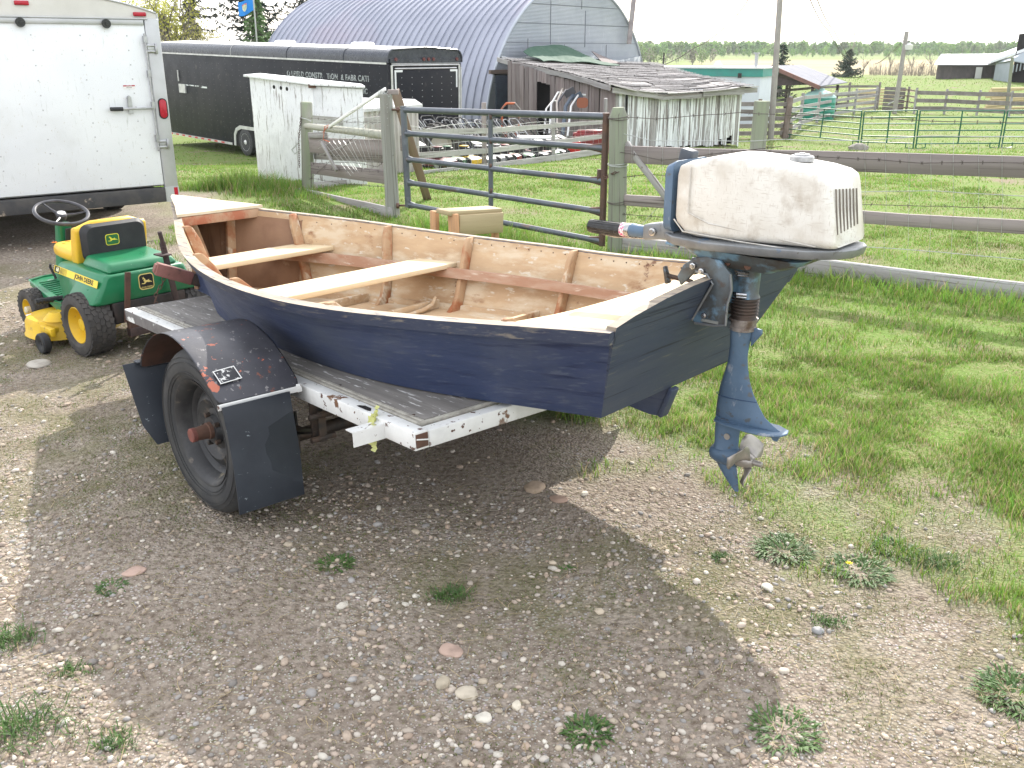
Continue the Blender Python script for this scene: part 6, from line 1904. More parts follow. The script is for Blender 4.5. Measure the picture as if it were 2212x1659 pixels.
# --- gate hinge post
hb0 = Vector((-1.29, 10.06, zg(-1.29, 10.06)))
hp_ = thing('fence_post', 'cracked grey wooden gate post carrying the gate hinges', 'fence post', hb0)
t_ = wall_plane(850, 203, GA, GB) + Vector((0, .08, 0))
M, L = frame_x(hb0 + Vector((0, 0, -.15)), Vector((hb0.x - .02, hb0.y, at(849, 203, 10.06).z)), (0, 1, 0))
b = MB(); b.tube([(0, 0, 0), (L * .3, .003, 0), (L * .7, -.002, 0), (L, 0, 0)], [.079, .074, .071, .068], 16); b.build('post', postb, hp_, M=M, smooth=True, angle=30)
for py, h_ in ((237, 0), (444, 0)):
    c = at(862, py, 10.02); e = gpl(872 + (py - 230) * .05, py)
    b = MB(); b.tube([c + Vector((-.14, .02, 0)), c, e], .012, 8); b.lathe([(-.015, .03), (.015, .03)], c + Vector((-.01, -.01, 0)), 'X', 10); b.build('gate_hinge', gate_rust, hp_, world=True, smooth=True)
b = MB(); b.box(at(849, 199, 10.06), (.11, .06, .05)); b.build('nailed_block', railm, hp_, world=True, bevel=.003)
b = MB(); b.box(at(870, 285 + 24, 10.10), (.05, .05, .16)); b.build('nailed_block', railm, hp_, world=True, bevel=.006)
# --- leaning old plank behind the gate
lp = plank('leaning_plank', Vector((-1.02, 11.4, zg(-1.02, 11.4) - .02)), at(853, 196, 10.35), .035, .10, mat('reddish_old_plank', (.24, .16, .13), (.30, .24, .20), s=5, rough=.85, stretch=(.1, 3, 3), layers=[((.10, .07, .06), 8, .6, .7, (.08, 6, 6))]), None, up=(1, .2, .3), rough=.006, segs=5)
tag(lp, 'long reddish old plank leaning against the gate post', 'plank')
# --- left fence panel
LB = Vector((-2.70, 12.45, 0)); 
def lf(px, py): return wall_plane(px, py, LB, (-1.29, 10.06, 0))
lbase = Vector((-2.72, 12.47, zg(-2.72, 12.47)))
lfence = thing('rail_fence', 'short fence panel of boards and one round rail left of the gate post', 'fence', lbase)
M, L = frame_x(lbase + Vector((0, 0, -.1)), Vector((lf(658, 221).x, lbase.y, lf(658, 221).z)), (0, 1, 0))
b = MB(); b.tube([(0, 0, 0), (L * .5, .002, 0), (L - .02, 0, 0), (L, 0, 0)], [.082, .080, .078, .068], 14); b.build('fence_post', postg, lfence, M=M, smooth=True, angle=30)
pole('round_rail', lf(661, 272), lf(838, 293), .036, .048, mat('pale_round_rail', (.40, .385, .33), (.32, .33, .27), s=5, rough=.8, stretch=(.12, 3, 3), layers=[((.17, .15, .13), 8, .56, .66, (.08, 5, 5))]), lfence, wob=.005)
nl = Vector((.86, .5, 0)) * 0 + Vector((-.86, -.51, 0)) * .0
def lplank(nm, y0, y1, h_, x0=669, x1=838, m_=railm, th=.035, off=0): return plank(nm, lf(x0, y0) + Vector((0, off, 0)), lf(x1, y1) + Vector((0, off, 0)), th, h_, m_, lfence, rough=.003, segs=4)
lplank('fence_board', 313, 324, .19, off=.04)
lplank('fence_board', 364, 384.5, .145, 673, 840, railm, off=.04)
lplank('fence_board', 340, 348, .10, 672, 838, oldgrey, off=.25)
lplank('fence_board', 292, 292, .07, 668, 705, oldgrey)
lplank('bottom_board', 416.5, 461, .16, 651, 848, oldgrey, .04, off=-.10)
for y0, y1 in ((254, 262), (331, 337), (356, 368), (383, 400)):
    wire('barbed_wire', [lf(668, y0) - Vector((0, .05, 0)), lf(750, (y0 + y1) / 2 + 5) - Vector((0, .05, 0)), lf(836, y1 + 2) - Vector((0, .05, 0))], .0026, wire_rust, lfence, .14)
wire('barbed_wire', [lf(670, 354), lf(760, 350), lf(815, 360), lf(850, 335)], .0028, wire_rust, lfence, .14)
wire('barbed_wire', [lf(790, 270), lf(700, 360), lf(655, 400)], .0022, wire_rust, lfence, .14)
chain('hanging_chain', [lf(654, 250) - Vector((0, .1, 0)), lf(649, 300) - Vector((0, .1, 0)), lf(650, 360) - Vector((0, .1, 0))], .004, gate_rust, lfence)
chain('hanging_chain', [lf(652, 302) - Vector((0, .1, 0)), lf(634, 322) - Vector((0, .1, 0)), lf(640, 331) - Vector((0, .1, 0)), lf(653, 322) - Vector((0, .1, 0))], .003, wire_gal, lfence)
ch_o = wire('chain_wrap', [lf(650, 252) - Vector((0, .09, 0)), lf(665, 256) - Vector((0, .1, 0)), lf(672, 262)], .006, wire_gal, lfence)
st_ = plank('short_stick', lf(699, 306) - Vector((0, .12, 0)), lf(731, 366) - Vector((0, .12, 0)), .03, .04, oldgrey, lfence, rough=.003, segs=3)
# white edging strip with wire netting bunched up on the gate post
strip = plank('white_strip', lf(714, 273) - Vector((0, .1, 0)), lf(833, 192) - Vector((0, .02, 0)), .02, .035, mat('white_plastic_strip', (.72, .72, .70), rough=.5), None, rough=.002, segs=3)
tag(strip, 'thin white edging strip slanting up to the top of the gate post', 'edging strip')
net = thing('wire_netting', 'loose wire netting hanging in a slanting sheet between the left post and gate post', 'wire netting', lf(760, 400))
random.seed(6)
for i in range(12):
    u = i / 11
    a = lf(700 + 118 * u, 270 - 62 * u + random.uniform(-2, 2)) - Vector((0, .08, 0)); mid_ = lf(702 + 118 * u, 305 - 10 * u) - Vector((0, .10, 0)); c = lf(760 + 60 * u, 372 - 30 * u + random.uniform(-4, 8)) - Vector((0, .07, 0))
    wire('net_wire', [a, mid_, c], .0020, wire_gal, net)
for i in range(5):
    u = i / 5
    pts = [lf(690 + 150 * v, 262 - 40 * v + u * 95 * (1 - .4 * v) + 4 * math.sin(9 * v + i)) - Vector((0, .08, 0)) for v in (0, .25, .5, .75, 1)]
    wire('net_wire', pts, .0020, wire_gal, net)
for i in range(10):
    pts = [lf(833 + random.uniform(-14, 10), 206 + random.uniform(-12, 16)) - Vector((0, .05, 0)) for _ in range(4)]
    wire('net_wire', pts, .0028, wire_gal, net)
wire('orange_twine', [lf(700, 285) - Vector((0, .1, 0)), lf(712, 272) - Vector((0, .1, 0)), lf(728, 264) - Vector((0, .1, 0)), lf(705, 272) - Vector((0, .1, 0)), lf(702, 300) - Vector((0, .1, 0)), lf(715, 305) - Vector((0, .1, 0))], .004, mat('orange_twine', (.6, .13, .05), rough=.8), net)
# --- inner fence behind, left post to the shed corner
IA, IB = Vector((-2.62, 12.75, 0)), Vector((3.10, 27.9, 0))
def inf(px, py): return wall_plane(px, py, IA, IB)
ifence = thing('rail_fence', 'low inner fence with two pale rails and sheep wire in front of the parked mowers', 'fence', (IA.x, IA.y, zg(IA.x, IA.y)))
lightrail = mat('pale_grey_rail', (.40, .39, .37), (.31, .30, .285), s=5, rough=.85, stretch=(.12, 3, 3), rnd=.1, layers=[((.17, .15, .14), 8, .57, .66, (.08, 5, 5))])
for nm, seq, h_, m_ in (('rail', ((889, 287), (1061, 282), (1190, 272), (1324, 262)), .10, lightrail), ('rail', ((881, 338), (1057, 325), (1190, 309), (1324, 291)), .10, lightrail),
                        ('bottom_board', ((905, 379), (1066, 360), (1190, 343), (1324, 322)), .15, lightrail), ('rail', ((672, 258), (760, 263), (838, 258)), .10, oldgrey), ('bottom_board', ((662, 405), (760, 398), (838, 380)), .14, oldgrey)):
    for a, c in zip(seq, seq[1:]): plank(nm, inf(*a), inf(*c), .04, h_, m_, ifence, rough=.003, segs=2, bevel=0)
for px, pt, pbm in ((1046, 222, 372), (1196, 248, 352), (1310, 213, 330), (742, 252, 392)):
    a, c = inf(px, pbm), inf(px - 1, pt); a.z = zg(a.x, a.y) - .05
    plank('fence_post', a + Vector((.0, .09, 0)), c + Vector((0, .09, 0)), .09, .10, oldgrey if px != 1046 else railm, ifence, up=(0, 1, 0), rough=.004, segs=3)
random.seed(8)
for k_ in range(6):
    v = k_ / 5
    pts = []
    for u in np.linspace(0, 1, 14):
        px = 888 + 430 * u
        ytop = 272 - 8 * u + 5 * math.sin(u * 17); ybot = 378 - 58 * u
        pts.append(inf(px, ytop + (ybot - ytop) * v + random.uniform(-2, 2)) - Vector((0, .06, 0)))
    wire('mesh_wire', pts, .0035, wire_gal, ifence)
for i in range(34):
    u = i / 33; px = 888 + 430 * u
    ytop = 272 - 8 * u + 5 * math.sin(u * 17); ybot = 378 - 58 * u
    wire('mesh_wire', [inf(px, ytop) - Vector((0, .06, 0)), inf(px + random.uniform(-4, 4), (ytop + ybot) / 2) - Vector((0, .06, 0)), inf(px + random.uniform(-3, 3), ybot) - Vector((0, .06, 0))], .0024, wire_gal, ifence)

# ================================================================ SMALL TRESTLE BEHIND THE BOAT
trs = thing('wooden_trestle', 'small new wooden trestle standing on the grass behind the boat', 'trestle', (-.36, 7.6, zg(-.36, 7.6)))
tw = mat('fresh_treated_lumber', (.42, .335, .20), (.35, .28, .16), s=5, rough=.75, stretch=(.15, 3, 3), layers=[((.34, .24, .13), 10, .62, .72, (.1, 5, 5))])
tw2 = mat('orange_lumber_edge', (.52, .28, .14), (.40, .24, .14), s=9, rough=.8, stretch=(.2, 3, 3))
TA, TB = at(985, 480, 7.45), at(1086, 476, 7.75)
ta, tb = Vector((TA.x, TA.y, 0)), Vector((TB.x, TB.y, 0))
tdv = (tb - ta).normalized(); tn = Vector((tdv.y, -tdv.x, 0))
def tz(px, py): return wall_plane(px, py, TA, TB)
plank('front_board', tz(990, 487), tz(1084, 480), .04, .165, tw, trs)
plank('leg', Vector((TA.x, TA.y, zg(TA.x, TA.y))) + tn * -.02, tz(982, 462) + tn * -.02, .10, .04, tw2, trs, up=tdv)
plank('leg', Vector((TB.x, TB.y, zg(TB.x, TB.y))) - tdv * .03 + tn * -.06, tz(1082, 460) - tdv * .02 + tn * -.06, .06, .04, tw2, trs, up=tdv)
plank('leg', tz(984, 520) + tn * -.30 + Vector((0, 0, -.2)), tz(984, 466) + tn * -.30, .08, .04, tw2, trs, up=tdv)
plank('top_board', tz(972, 462) - tn * .10, tz(1086, 455) - tn * .10, .19, .035, tw, trs)

# ================================================================ WHITE PLYWOOD BOX AND METAL LOCKER
wply = mat('flaking_white_plywood', (.72, .73, .74), (.66, .67, .69), s=2, rough=.7, layers=[((.30, .28, .27), 9, .595, .62, (3.4, 3.4, .3)), ((.45, .44, .44), 24, .60, .64, (3, 3, .4)), ((.55, .56, .57), 1.3, .56, .7, (1, 1, 1))])
c0, c1, c2 = Vector((-3.88, 14.4, 0)), Vector((-2.76, 13.45, 0)), Vector((-2.06, 13.35, 0))
wb_ = thing('plywood_box', 'tall flaking white plywood box standing behind the left fence panel', 'plywood box', (c1.x, c1.y, zg(c1.x, c1.y)))
def wallslab(name, a, c, z0, z1a, z1c, th, m_, parent):
    a, c = Vector(a), Vector(c); n = Vector((-(c - a).y, (c - a).x, 0)).normalized() * th
    b = MB(); b.loft([[a + Vector((0, 0, z0)), c + Vector((0, 0, z0)), c + Vector((0, 0, z1c)), a + Vector((0, 0, z1a))], [a + n + Vector((0, 0, z0)), c + n + Vector((0, 0, z0)), c + n + Vector((0, 0, z1c)), a + n + Vector((0, 0, z1a))]])
    return b.build(name, m_, parent, world=True, bevel=.004)
def topz(px, py, p): return at(px, py, p.y).z
za, zb2, zc = topz(547, 167, c0), topz(676, 186, c1), topz(783, 192, c2)
fp = wallslab('front_panel', c0, c1, -.30, za, zb2, .018, wply, wb_)
wallslab('side_panel', c1 + Vector((.006, 0, 0)), c2, -.30, zb2, zc, .018, wply, wb_)
wallslab('back_panel', c0 + Vector((.05, .45, 0)), c2 + Vector((-.12, .5, 0)), -.35, za, zc, .018, wply, wb_)
wallslab('end_panel', c2 + Vector((0, .02, 0)), c2 + Vector((-.12, .5, 0)), -.35, zc, zc, .018, wply, wb_)
b = MB(); lid = [c0 + Vector((-.08, -.03, za + .01)), c1 + Vector((-.01, -.06, zb2 + .01)), c2 + Vector((.05, -.05, zc + .01)), c2 + Vector((-.08, .5, zc + .02)), c0 + Vector((.05, .46, za + .02))]
b.loft([lid, [p + Vector((0, 0, .03)) for p in lid]]); b.build('lid', wply, wb_, world=True, bevel=.004)
for px, py in ((592, 188), (607, 190), (620, 192)):
    p = wall_plane(px, py, c0, c1); nn_ = Vector(((c1 - c0).y, -(c1 - c0).x, 0)).normalized()
    b = MB(); Mz, _ = frame_x(p - nn_ * .0, p + nn_ * .01); b.lathe([(0, .028), (.004, .028)], (0, 0, 0), 'X', 14); b.build('hole', MATS['hole_black'], fp, M=Mz)
b = MB(); b.box(Vector((c1.x, c1.y - .03, zb2 + .0)), (.10, .03, .05)); b.build('box_hinge', rust, wb_, world=True)
# beige corrugated locker
beige = mat('beige_corrugated_metal', (.46, .43, .41), (.40, .38, .36), s=2, rough=.5)
k0, k1_ = Vector((-2.15, 14.6, 0)), Vector((-1.85 + .0, 17.2, 0))
k0, k1_ = Vector((at(784, 300, 15.2).x, 15.2, 0)), Vector((at(905, 300, 16.6).x, 16.6, 0))
lk = thing('metal_locker', 'low beige corrugated metal shed between the plywood box and the gate', 'metal shed', (k0.x, k0.y, zg(k0.x, k0.y)))
n_ = 11
kz = at(860, 229, 16.1).z
ex_ = (k1_ - k0) / n_; en = Vector((-ex_.y, ex_.x, 0)).normalized()
for i in range(n_):
    a = k0 + ex_ * i; b = MB()
    pr = [a, a + ex_ * .3, a + ex_ * .38 - en * .03, a + ex_ * .62 - en * .03, a + ex_ * .70, a + ex_ * .995]
    k = b.verts([q + Vector((0, 0, -.5)) for q in pr] + [q + Vector((0, 0, kz - .03)) for q in pr])
    for j in range(5): b.face(k + j, k + j + 1, k + 7 + j, k + 6 + j)
    b.build('wall_sheet', beige, lk, world=True, solid=.006)
b = MB(); q = [k0 - en * .08 - ex_ * .2, k1_ - en * .08 + ex_ * .2, k1_ + en * 1.5 + ex_ * .2, k0 + en * 1.5 - ex_ * .2]
b.loft([[p + Vector((0, 0, kz - .04)) for p in q], [p + Vector((0, 0, kz + .0)) for p in q], [p + (k0.lerp(k1_, .5) + en * .7 - p) * .12 + Vector((0, 0, kz + .09)) for p in q]]); b.build('roof', mat('dusty_white_roof', (.52, .52, .53), (.42, .42, .43), s=3, rough=.6), lk, world=True)
wallslab('end_wall', k1_, k1_ + en * 1.4, -.6, kz - .04, kz - .04, .02, beige, lk)
wallslab('end_wall', k0, k0 + en * 1.4, -.6, kz - .04, kz - .04, .02, beige, lk)
b = MB(); a_, c_ = k0.lerp(k1_, .22) - en * .036, k0.lerp(k1_, .42) - en * .036
b.loft([[a_ + Vector((0, 0, -.5)), c_ + Vector((0, 0, -.5)), c_ + Vector((0, 0, kz - .12)), a_ + Vector((0, 0, kz - .12))], [a_ + en * .01 + Vector((0, 0, -.5)), c_ + en * .01 + Vector((0, 0, -.5)), c_ + en * .01 + Vector((0, 0, kz - .12)), a_ + en * .01 + Vector((0, 0, kz - .12))]])
b.build('locker_door', mat('grey_brown_door', (.32, .29, .28), rough=.6), lk, world=True)

# ================================================================ PARKED PUSH MOWERS
eng = mat('engine_black', (.02, .02, .022), (.05, .05, .05), s=20, rough=.5)
hdl = mat('bright_mower_handle', (.40, .41, .42), (.2, .2, .2), s=20, rough=.35, metal=.5)
whl = mat('mower_wheel', (.03, .03, .03), rough=.7)
def push_mower(cname, colr, handle, label, bag):
    t = thing('push_mower', label, 'push mower', (0, 0, -50), 0, 'push mowers parked in rows behind the sheep wire')
    m_ = mat('mower_' + cname, colr, tuple(c * .6 for c in colr), s=9, rough=.45)
    b = MB(); b.loft([[(x * s_, y * s_, z) for x, y in rrect(.78, .52, .16, 4)] for z, s_ in ((.08, 1.0), (.17, .98), (.205, .80), (.215, .45))]); b.build('deck', m_, t, smooth=True, angle=40)
    b = MB(); b.lathe([(.21, .10), (.30, .11), (.34, .125), (.39, .12), (.41, .07)], (.02, 0, 0), 'Z', 14); b.box((-.10, .06, .30), (.12, .10, .10)); b.box((.06, -.13, .29), (.16, .10, .08)); b.build('engine', eng, t, smooth=True, angle=40)
    b = MB(); b.lathe([(.41, .10), (.42, .10), (.43, .04)], (.02, 0, 0), 'Z', 14); b.build('engine_cap', m_, t)
    for x in (-.30, .30):
        for y in (-.28, .28):
            b = MB(); b.lathe([(-.025, .06), (-.03, .09), (-.02, .10), (.02, .10), (.03, .09), (.025, .06)], (x, y, .10), 'Y', 14); w = b.build('wheel', whl, t, smooth=True)
            b = MB(); b.lathe([(-.032, .055), (.032, .055)], (x, y, .10), 'Y', 10); b.build('wheel_disc', hdl if y else m_, w)
    b = MB(); b.tube([(-.32, -.22, .17), (-.85, -.20, .72), (-1.02, -.19, .92), (-1.05, -.12, .96), (-1.05, .12, .96), (-1.02, .19, .92), (-.85, .20, .72), (-.32, .22, .17)], .014, 6); b.tube([(-.75, -.2, .62), (-.75, .2, .62)], .010, 6)
    b.build('handle', hdl if handle else eng, t, smooth=True)
    if bag:
        b = MB(); b.box((-.62, 0, .34), (.45, .40, .26), Matrix.Rotation(R(20), 4, 'Y'), taper=(.8, .85)); b.build('grass_bag', eng, t, bevel=.04)
    return t
protos = [push_mower('red', (.24, .025, .02), True, 'red decked push mower in the rows behind the sheep wire', False), push_mower('black', (.04, .04, .045), False, 'black push mower in the rows behind the sheep wire', True),
          push_mower('grey', (.30, .31, .33), False, 'grey decked push mower in the rows behind the sheep wire', False), push_mower('dark_red', (.12, .025, .025), False, 'dark maroon push mower in the rows behind the sheep wire', True),
          push_mower('green', (.03, .12, .05), True, 'dark green push mower in the rows behind the sheep wire', False), push_mower('yellow', (.70, .45, .03), False, 'yellow push mower standing nearest to the sheep wire', False)]
first = [True] * len(protos)
e_ = (IB - IA).normalized(); nn_ = Vector((-e_.y, e_.x, 0))
random.seed(17)
cnt = 0
seen_ = {}
for row in range(7):
    for i in range(16):
        s_ = 4.8 + i * .69 + row * .35 + random.uniform(-.12, .12); off = .9 + row * .80 + random.uniform(-.1, .1)
        p = IA + e_ * s_ + nn_ * off
        if 1106 + FPX * p.x / (p.y * CP + 2.0 * SP) < 905: continue
        k_ = random.choice([0, 1, 1, 2, 3, 1, 4, 0]);
        if row == 0 and i == 3: k_ = 5
        M = Matrix.Translation((p.x, p.y, zg(p.x, p.y))) @ Matrix.Rotation(math.atan2(e_.y, e_.x) + (R(-95) if row % 2 == 0 else R(-75)) + random.uniform(-.35, .35), 4, 'Z')
        names_ = ['red decked', 'black bagged', 'grey decked', 'maroon', 'dark green', 'yellow']
        ords_ = ['first', 'second', 'third', 'fourth', 'fifth', 'sixth', 'seventh', 'eighth', 'ninth', 'tenth', 'eleventh', 'twelfth', 'thirteenth', 'fourteenth', 'fifteenth', 'sixteenth']
        lab_ = '%s push mower %s from the left in the %s row behind the sheep wire' % (names_[k_], ords_[seen_.setdefault(row, 0)], ords_[row])
        seen_[row] += 1
        if first[k_]:
            protos[k_]['label'] = lab_
            protos[k_].matrix_basis = M; WM[protos[k_].name] = M; first[k_] = False
        else:
            oo = copy_tree(protos[k_], M, lab_)
        if row == 0 and i == 3: pass
        cnt += 1
# bits in front of the shed: long handled tools, red jerry can, white bin, tractor tyres
tools = [((1187, 262), (1205, 200), .016, (.6, .6, .6), 'pale snow shovel handle leaning furthest left against the shed boards'), ((1196, 265), (1222, 195), .018, (.05, .05, .06), 'black bent scoop handle leaning beside the pale one'),
         ((1215, 268), (1238, 205), .030, (.06, .08, .11), 'wide slate blue chute leaning in the middle of the tool bunch'), ((1226, 268), (1250, 204), .016, (.62, .62, .62), 'bright curved handle leaning right of the blue chute'),
         ((1204, 262), (1214, 194), .014, (.45, .40, .36), 'thin wooden tool handle standing tallest in the bunch'), ((1176, 262), (1194, 218), .014, (.5, .5, .5), 'short bent handle at the left end of the tool bunch')]
for i, (a, c, r_, col_, lab) in enumerate(tools):
    A_, C_ = at(*a, 28.2 - i * .0), at(*c, 29.6)
    mid_ = A_.lerp(C_, .6) + Vector((-.10, 0, .0))
    b = MB(); b.tube([A_ + Vector((0, 0, -.35)), mid_, C_, C_ + Vector((.22, 0, -.02)) if i in (0, 1, 3, 5) else C_ + Vector((.02, 0, .05))], r_ * 2.0, 6)
    if i in (1, 2): b.box(C_ + Vector((.12, 0, -.06)), (.34, .12, .20), Matrix.Rotation(R(-30), 4, 'Y'))
    o = b.build('leaning_tool', mat('tool_paint_%d' % i, col_, rough=.4), smooth=True); tag(o, lab, 'garden tool', 'long handled tools leaning on the shed')
b = MB(); q = at(1258, 222, 29.0); b.loft([[q + Vector((x * s_ + dx, 0 + d_, z * s_)) for x, z in rrect(.34, .30, .10, 3)] for d_, s_, dx in ((0, 1, 0), (.15, .8, .05))]); o = b.build('orange_scoop', mat('orange_plastic', (.26, .085, .045), rough=.5), smooth=True); tag(o, 'rusty orange scoop hanging at the right of the tool bunch', 'scoop')
for px, py, Y, R_, lab in ((1013, 242, 24.6, .42, 'large worn tractor tyre standing beside the black trailer door'), (949, 312, 19.6, .42, 'big tractor tyre lying upright just behind the sheep wire')):
    c = at(px, py, Y)
    b = MB(); b.lathe([(-.13, R_ * .58), (-.17, R_ * .75), (-.15, R_ * .93), (-.06, R_), (.06, R_), (.15, R_ * .93), (.17, R_ * .75), (.13, R_ * .58)], (0, 0, 0), 'Y', 28, cap=False)
    for i in range(20):
        a = i * math.pi / 10; Mx = Matrix.Rotation(-a, 4, 'Y')
        for s_ in (1, -1): b.box(Mx @ Vector((R_ + .012, 0, 0)) + Vector((0, s_ * .08, 0)), (.04, .15, .035), Mx @ Matrix.Rotation(R(25 * s_), 4, 'X'))
    o = b.build('tractor_tyre', tread_m, M=Matrix.Translation((c.x, c.y, zg(c.x, c.y) + R_)) @ Matrix.Rotation(R(25), 4, 'Z'), smooth=True, angle=30); tag(o, lab, 'tyre')
    if px == 949:
        b = MB(); b.lathe([(-.10, R_ * .58), (0, R_ * .5), (.02, R_ * .2), (.02, .0)], (0, 0, 0), 'Y', 20, cap=False); b.build('wheel_disc', mat('pale_rim', (.55, .52, .45), rough=.5), o)
b = MB(); q = at(1103, 236, 27.5); b.tube([q + Vector((-.22, 0, -.9)), q + Vector((-.26, 0, 0)), q + Vector((-.12, 0, .16)), q + Vector((.12, 0, .16)), q + Vector((.26, 0, 0)), q + Vector((.22, 0, -.9))], .04, 6); b.box(q + Vector((0, .05, -.62)), (.45, .2, .3)); o = b.build('trimmer_cart', mat('orange_frame_paint', (.50, .12, .04), (.20, .18, .16), s=4, lo=.44, hi=.5, rough=.5), bevel=.01); tag(o, 'orange framed cart with a looped handle beside the shed door', 'cart')
b = MB(); q = at(1240, 322, 25.5); b.box((q.x, q.y, zg(q.x, q.y) + .2), (.34, .2, .4)); b.box((q.x - .05, q.y, zg(q.x, q.y) + .44), (.12, .1, .08)); o = b.build('fuel_can', mat('red_fuel_can', (.5, .02, .02), rough=.4), bevel=.03); tag(o, 'red fuel can on the ground at the right end of the mowers', 'fuel can')
b = MB(); q = at(1276, 308, 26.5); b.box((q.x, q.y, zg(q.x, q.y) + .3), (1.0, .3, .6)); b.box((q.x, q.y - .02, zg(q.x, q.y) + .62), (.8, .2, .1)); o = b.build('red_blower', mat('red_blower', (.22, .02, .02), (.10, .02, .02), s=6, rough=.4), bevel=.05); tag(o, 'big red machine housing between the shed corner and mowers', 'machine')
b = MB(); q = at(1160, 302, 24.0); b.loft([[q + Vector((x, y, z + .25 * x * x)) for x, y in rrect(1.0, .5, .1, 3)] for z in (0, .04)]); o = b.build('white_tray', mat('white_tray', (.7, .7, .7), rough=.5)); tag(o, 'curved white tray lying on top of the parked mowers', 'tray')
# ================================================================ TREES
def leaf_mat(name, c, trans=.35):
    return mat(name, c, tuple(q * .65 for q in c), s=.6, lo=.35, hi=.65, rough=.65, trans=trans, spec=.2)
bark = mat('grey_bark', (.14, .12, .10), (.20, .18, .16), s=3, rough=.9)
palebark = mat('pale_bark', (.30, .28, .24), (.2, .18, .15), s=3, rough=.9)
def branchy(b, p, d, L, r, depth, rr, tips, spread=.6, up=.15, kids=3, n=5):
    pts, rs = [p], [r]
    q = Vector(p); dd = Vector(d).normalized()
    k = 4
    for i in range(k):
        dd = (dd + Vector((rr.uniform(-.18, .18), rr.uniform(-.18, .18), rr.uniform(-.05, .12)))).normalized()
        q = q + dd * L / k
        pts.append(q.copy()); rs.append(r * (1 - .55 * (i + 1) / k))
    b.tube(pts, rs, n if depth > 1 else 3, cap=False)
    if depth <= 0:
        tips.append(q.copy()); return
    for j in range(kids + (depth > 2)):
        t = rr.uniform(.35, 1.0)
        i = min(k - 1, int(t * k)); base = pts[i].lerp(pts[i + 1], t * k - i)
        nd = (dd * .7 + Vector((rr.uniform(-1, 1), rr.uniform(-1, 1), rr.uniform(-.3, .8))) * spread + Vector((0, 0, up))).normalized()
        branchy(b, base, nd, L * rr.uniform(.5, .72), r * .5, depth - 1, rr, tips, spread, up, kids, n)
    branchy(b, q, dd, L * .6, r * .42, depth - 1, rr, tips, spread, up, kids, n)
def leaves_np(C, n_per, rad, size, seed):
    g = np.random.default_rng(seed)
    C = np.asarray(C, float)
    P_ = np.repeat(C, n_per, 0) + g.normal(0, rad, (len(C) * n_per, 3))
    n = len(P_)
    u = g.normal(size=(n, 3)); u /= np.linalg.norm(u, axis=1)[:, None]
    w = np.cross(u, g.normal(size=(n, 3))); w /= np.linalg.norm(w, axis=1)[:, None]
    s_ = size * g.uniform(.5, 1.3, (n, 1))
    V_ = np.stack([P_ - u * s_, P_ + w * s_ * .55, P_ + u * s_, P_ - w * s_ * .55], 1).reshape(-1, 3)
    F_ = (np.arange(n) * 4)[:, None] + np.arange(4)[None]
    return V_, F_
def leafy_tree(name, label, cat, base, H_, r, m_leaf, m_bark, depth=3, n_per=22, rad=.45, size=.13, seed=1, spread=.7, first=.35, group=None, lean=(0, 0), kids=3):
    base = Vector(base)
    t = thing(name, label, cat, base, 0, group)
    rr = random.Random(seed); b = MB(); tips = []
    branchy(b, base + Vector((0, 0, -.2)), Vector((lean[0], lean[1], 1)), H_ * first, r, depth, rr, tips, spread, .15, kids)
    b.build('trunk', m_bark, t, world=True, smooth=True, fix=False)
    if n_per:
        V_, F_ = leaves_np(tips, n_per, rad, size, seed)
        raw_mesh('crown', V_, F_, m_leaf, t)
        # keep the world placement: raw_mesh puts it at the world origin
    return t
def spruce(label, base, H_, R_, col, seed, group, dens=1.0, bare=0.0):
    base = Vector(base)
    t = thing('spruce_tree', label, 'spruce', base, 0, group)
    rr = random.Random(seed); b = MB()
    b.tube([base + Vector((0, 0, -.2)), base + Vector((0, 0, H_))], [R_ * .055 + .05, .02], 8); 
    Vs, Fs, k = [], [], 0
    nb = int(26 * H_ * dens / 2)
    for i in range(nb):
        h = bare * H_ + (H_ - bare * H_) * (i / nb) ** .9
        L = R_ * (1 - (h / H_) ** 1.15) * rr.uniform(.65, 1.15) + .15
        a = rr.uniform(0, 6.283)
        p0 = base + Vector((0, 0, h))
        d = Vector((math.cos(a), math.sin(a), 0))
        pts = [p0 + d * L * u + Vector((0, 0, -.28 * L * math.sin(u * 2.2) + .22 * L * u * u)) for u in (0, .35, .7, 1)]
        b.tube(pts, [.035, .025, .015, .006], 4, cap=False)
        m_ = max(5, int(13 * L))
        for j in range(m_):
            u = (j + rr.random()) / m_
            seg = min(2, int(u * 3)); q = pts[seg].lerp(pts[seg + 1], u * 3 - seg)
            side = Vector((-d.y, d.x, 0)) * rr.choice((-1, 1))
            for s_ in range(2):
                ln = rr.uniform(.16, .42) * (1.15 - .5 * u)
                e = q + (side * rr.uniform(.2, 1) + d * rr.uniform(.1, .6) + Vector((0, 0, rr.uniform(-.85, .02)))) * ln
                w = Vector((rr.uniform(-1, 1), rr.uniform(-1, 1), rr.uniform(-1, 1))) * .05
                Vs += [q - w, q + w, e + w * .6, e - w * .6]; Fs.append((k, k + 1, k + 2, k + 3)); k += 4
                side = -side
    b.build('trunk', bark, t, world=True, fix=False)
    raw_mesh('crown', np.array([tuple(v) for v in Vs]), np.array(Fs), leaf_mat('spruce_%d' % seed, col, .15), t)
    return t
lg = 'trees behind the black trailer'
def tb(px, Y, z=-1.45): d = ray(px, 100); return Vector((d.x / d.y * Y, Y, z))
spruce('tall dark spruce left of the flag with its lower branches bare', tb(421, 60), 15, 2.6, (.018, .034, .022), 31, lg, .8, .12)
spruce('tall dark spruce behind the blue flag', tb(560, 58), 14, 3.1, (.016, .034, .026), 32, lg, 1.2)
spruce('dark spruce top showing over the barn roof edge', tb(660, 75), 13, 2.6, (.016, .032, .024), 33, lg, 1.0)
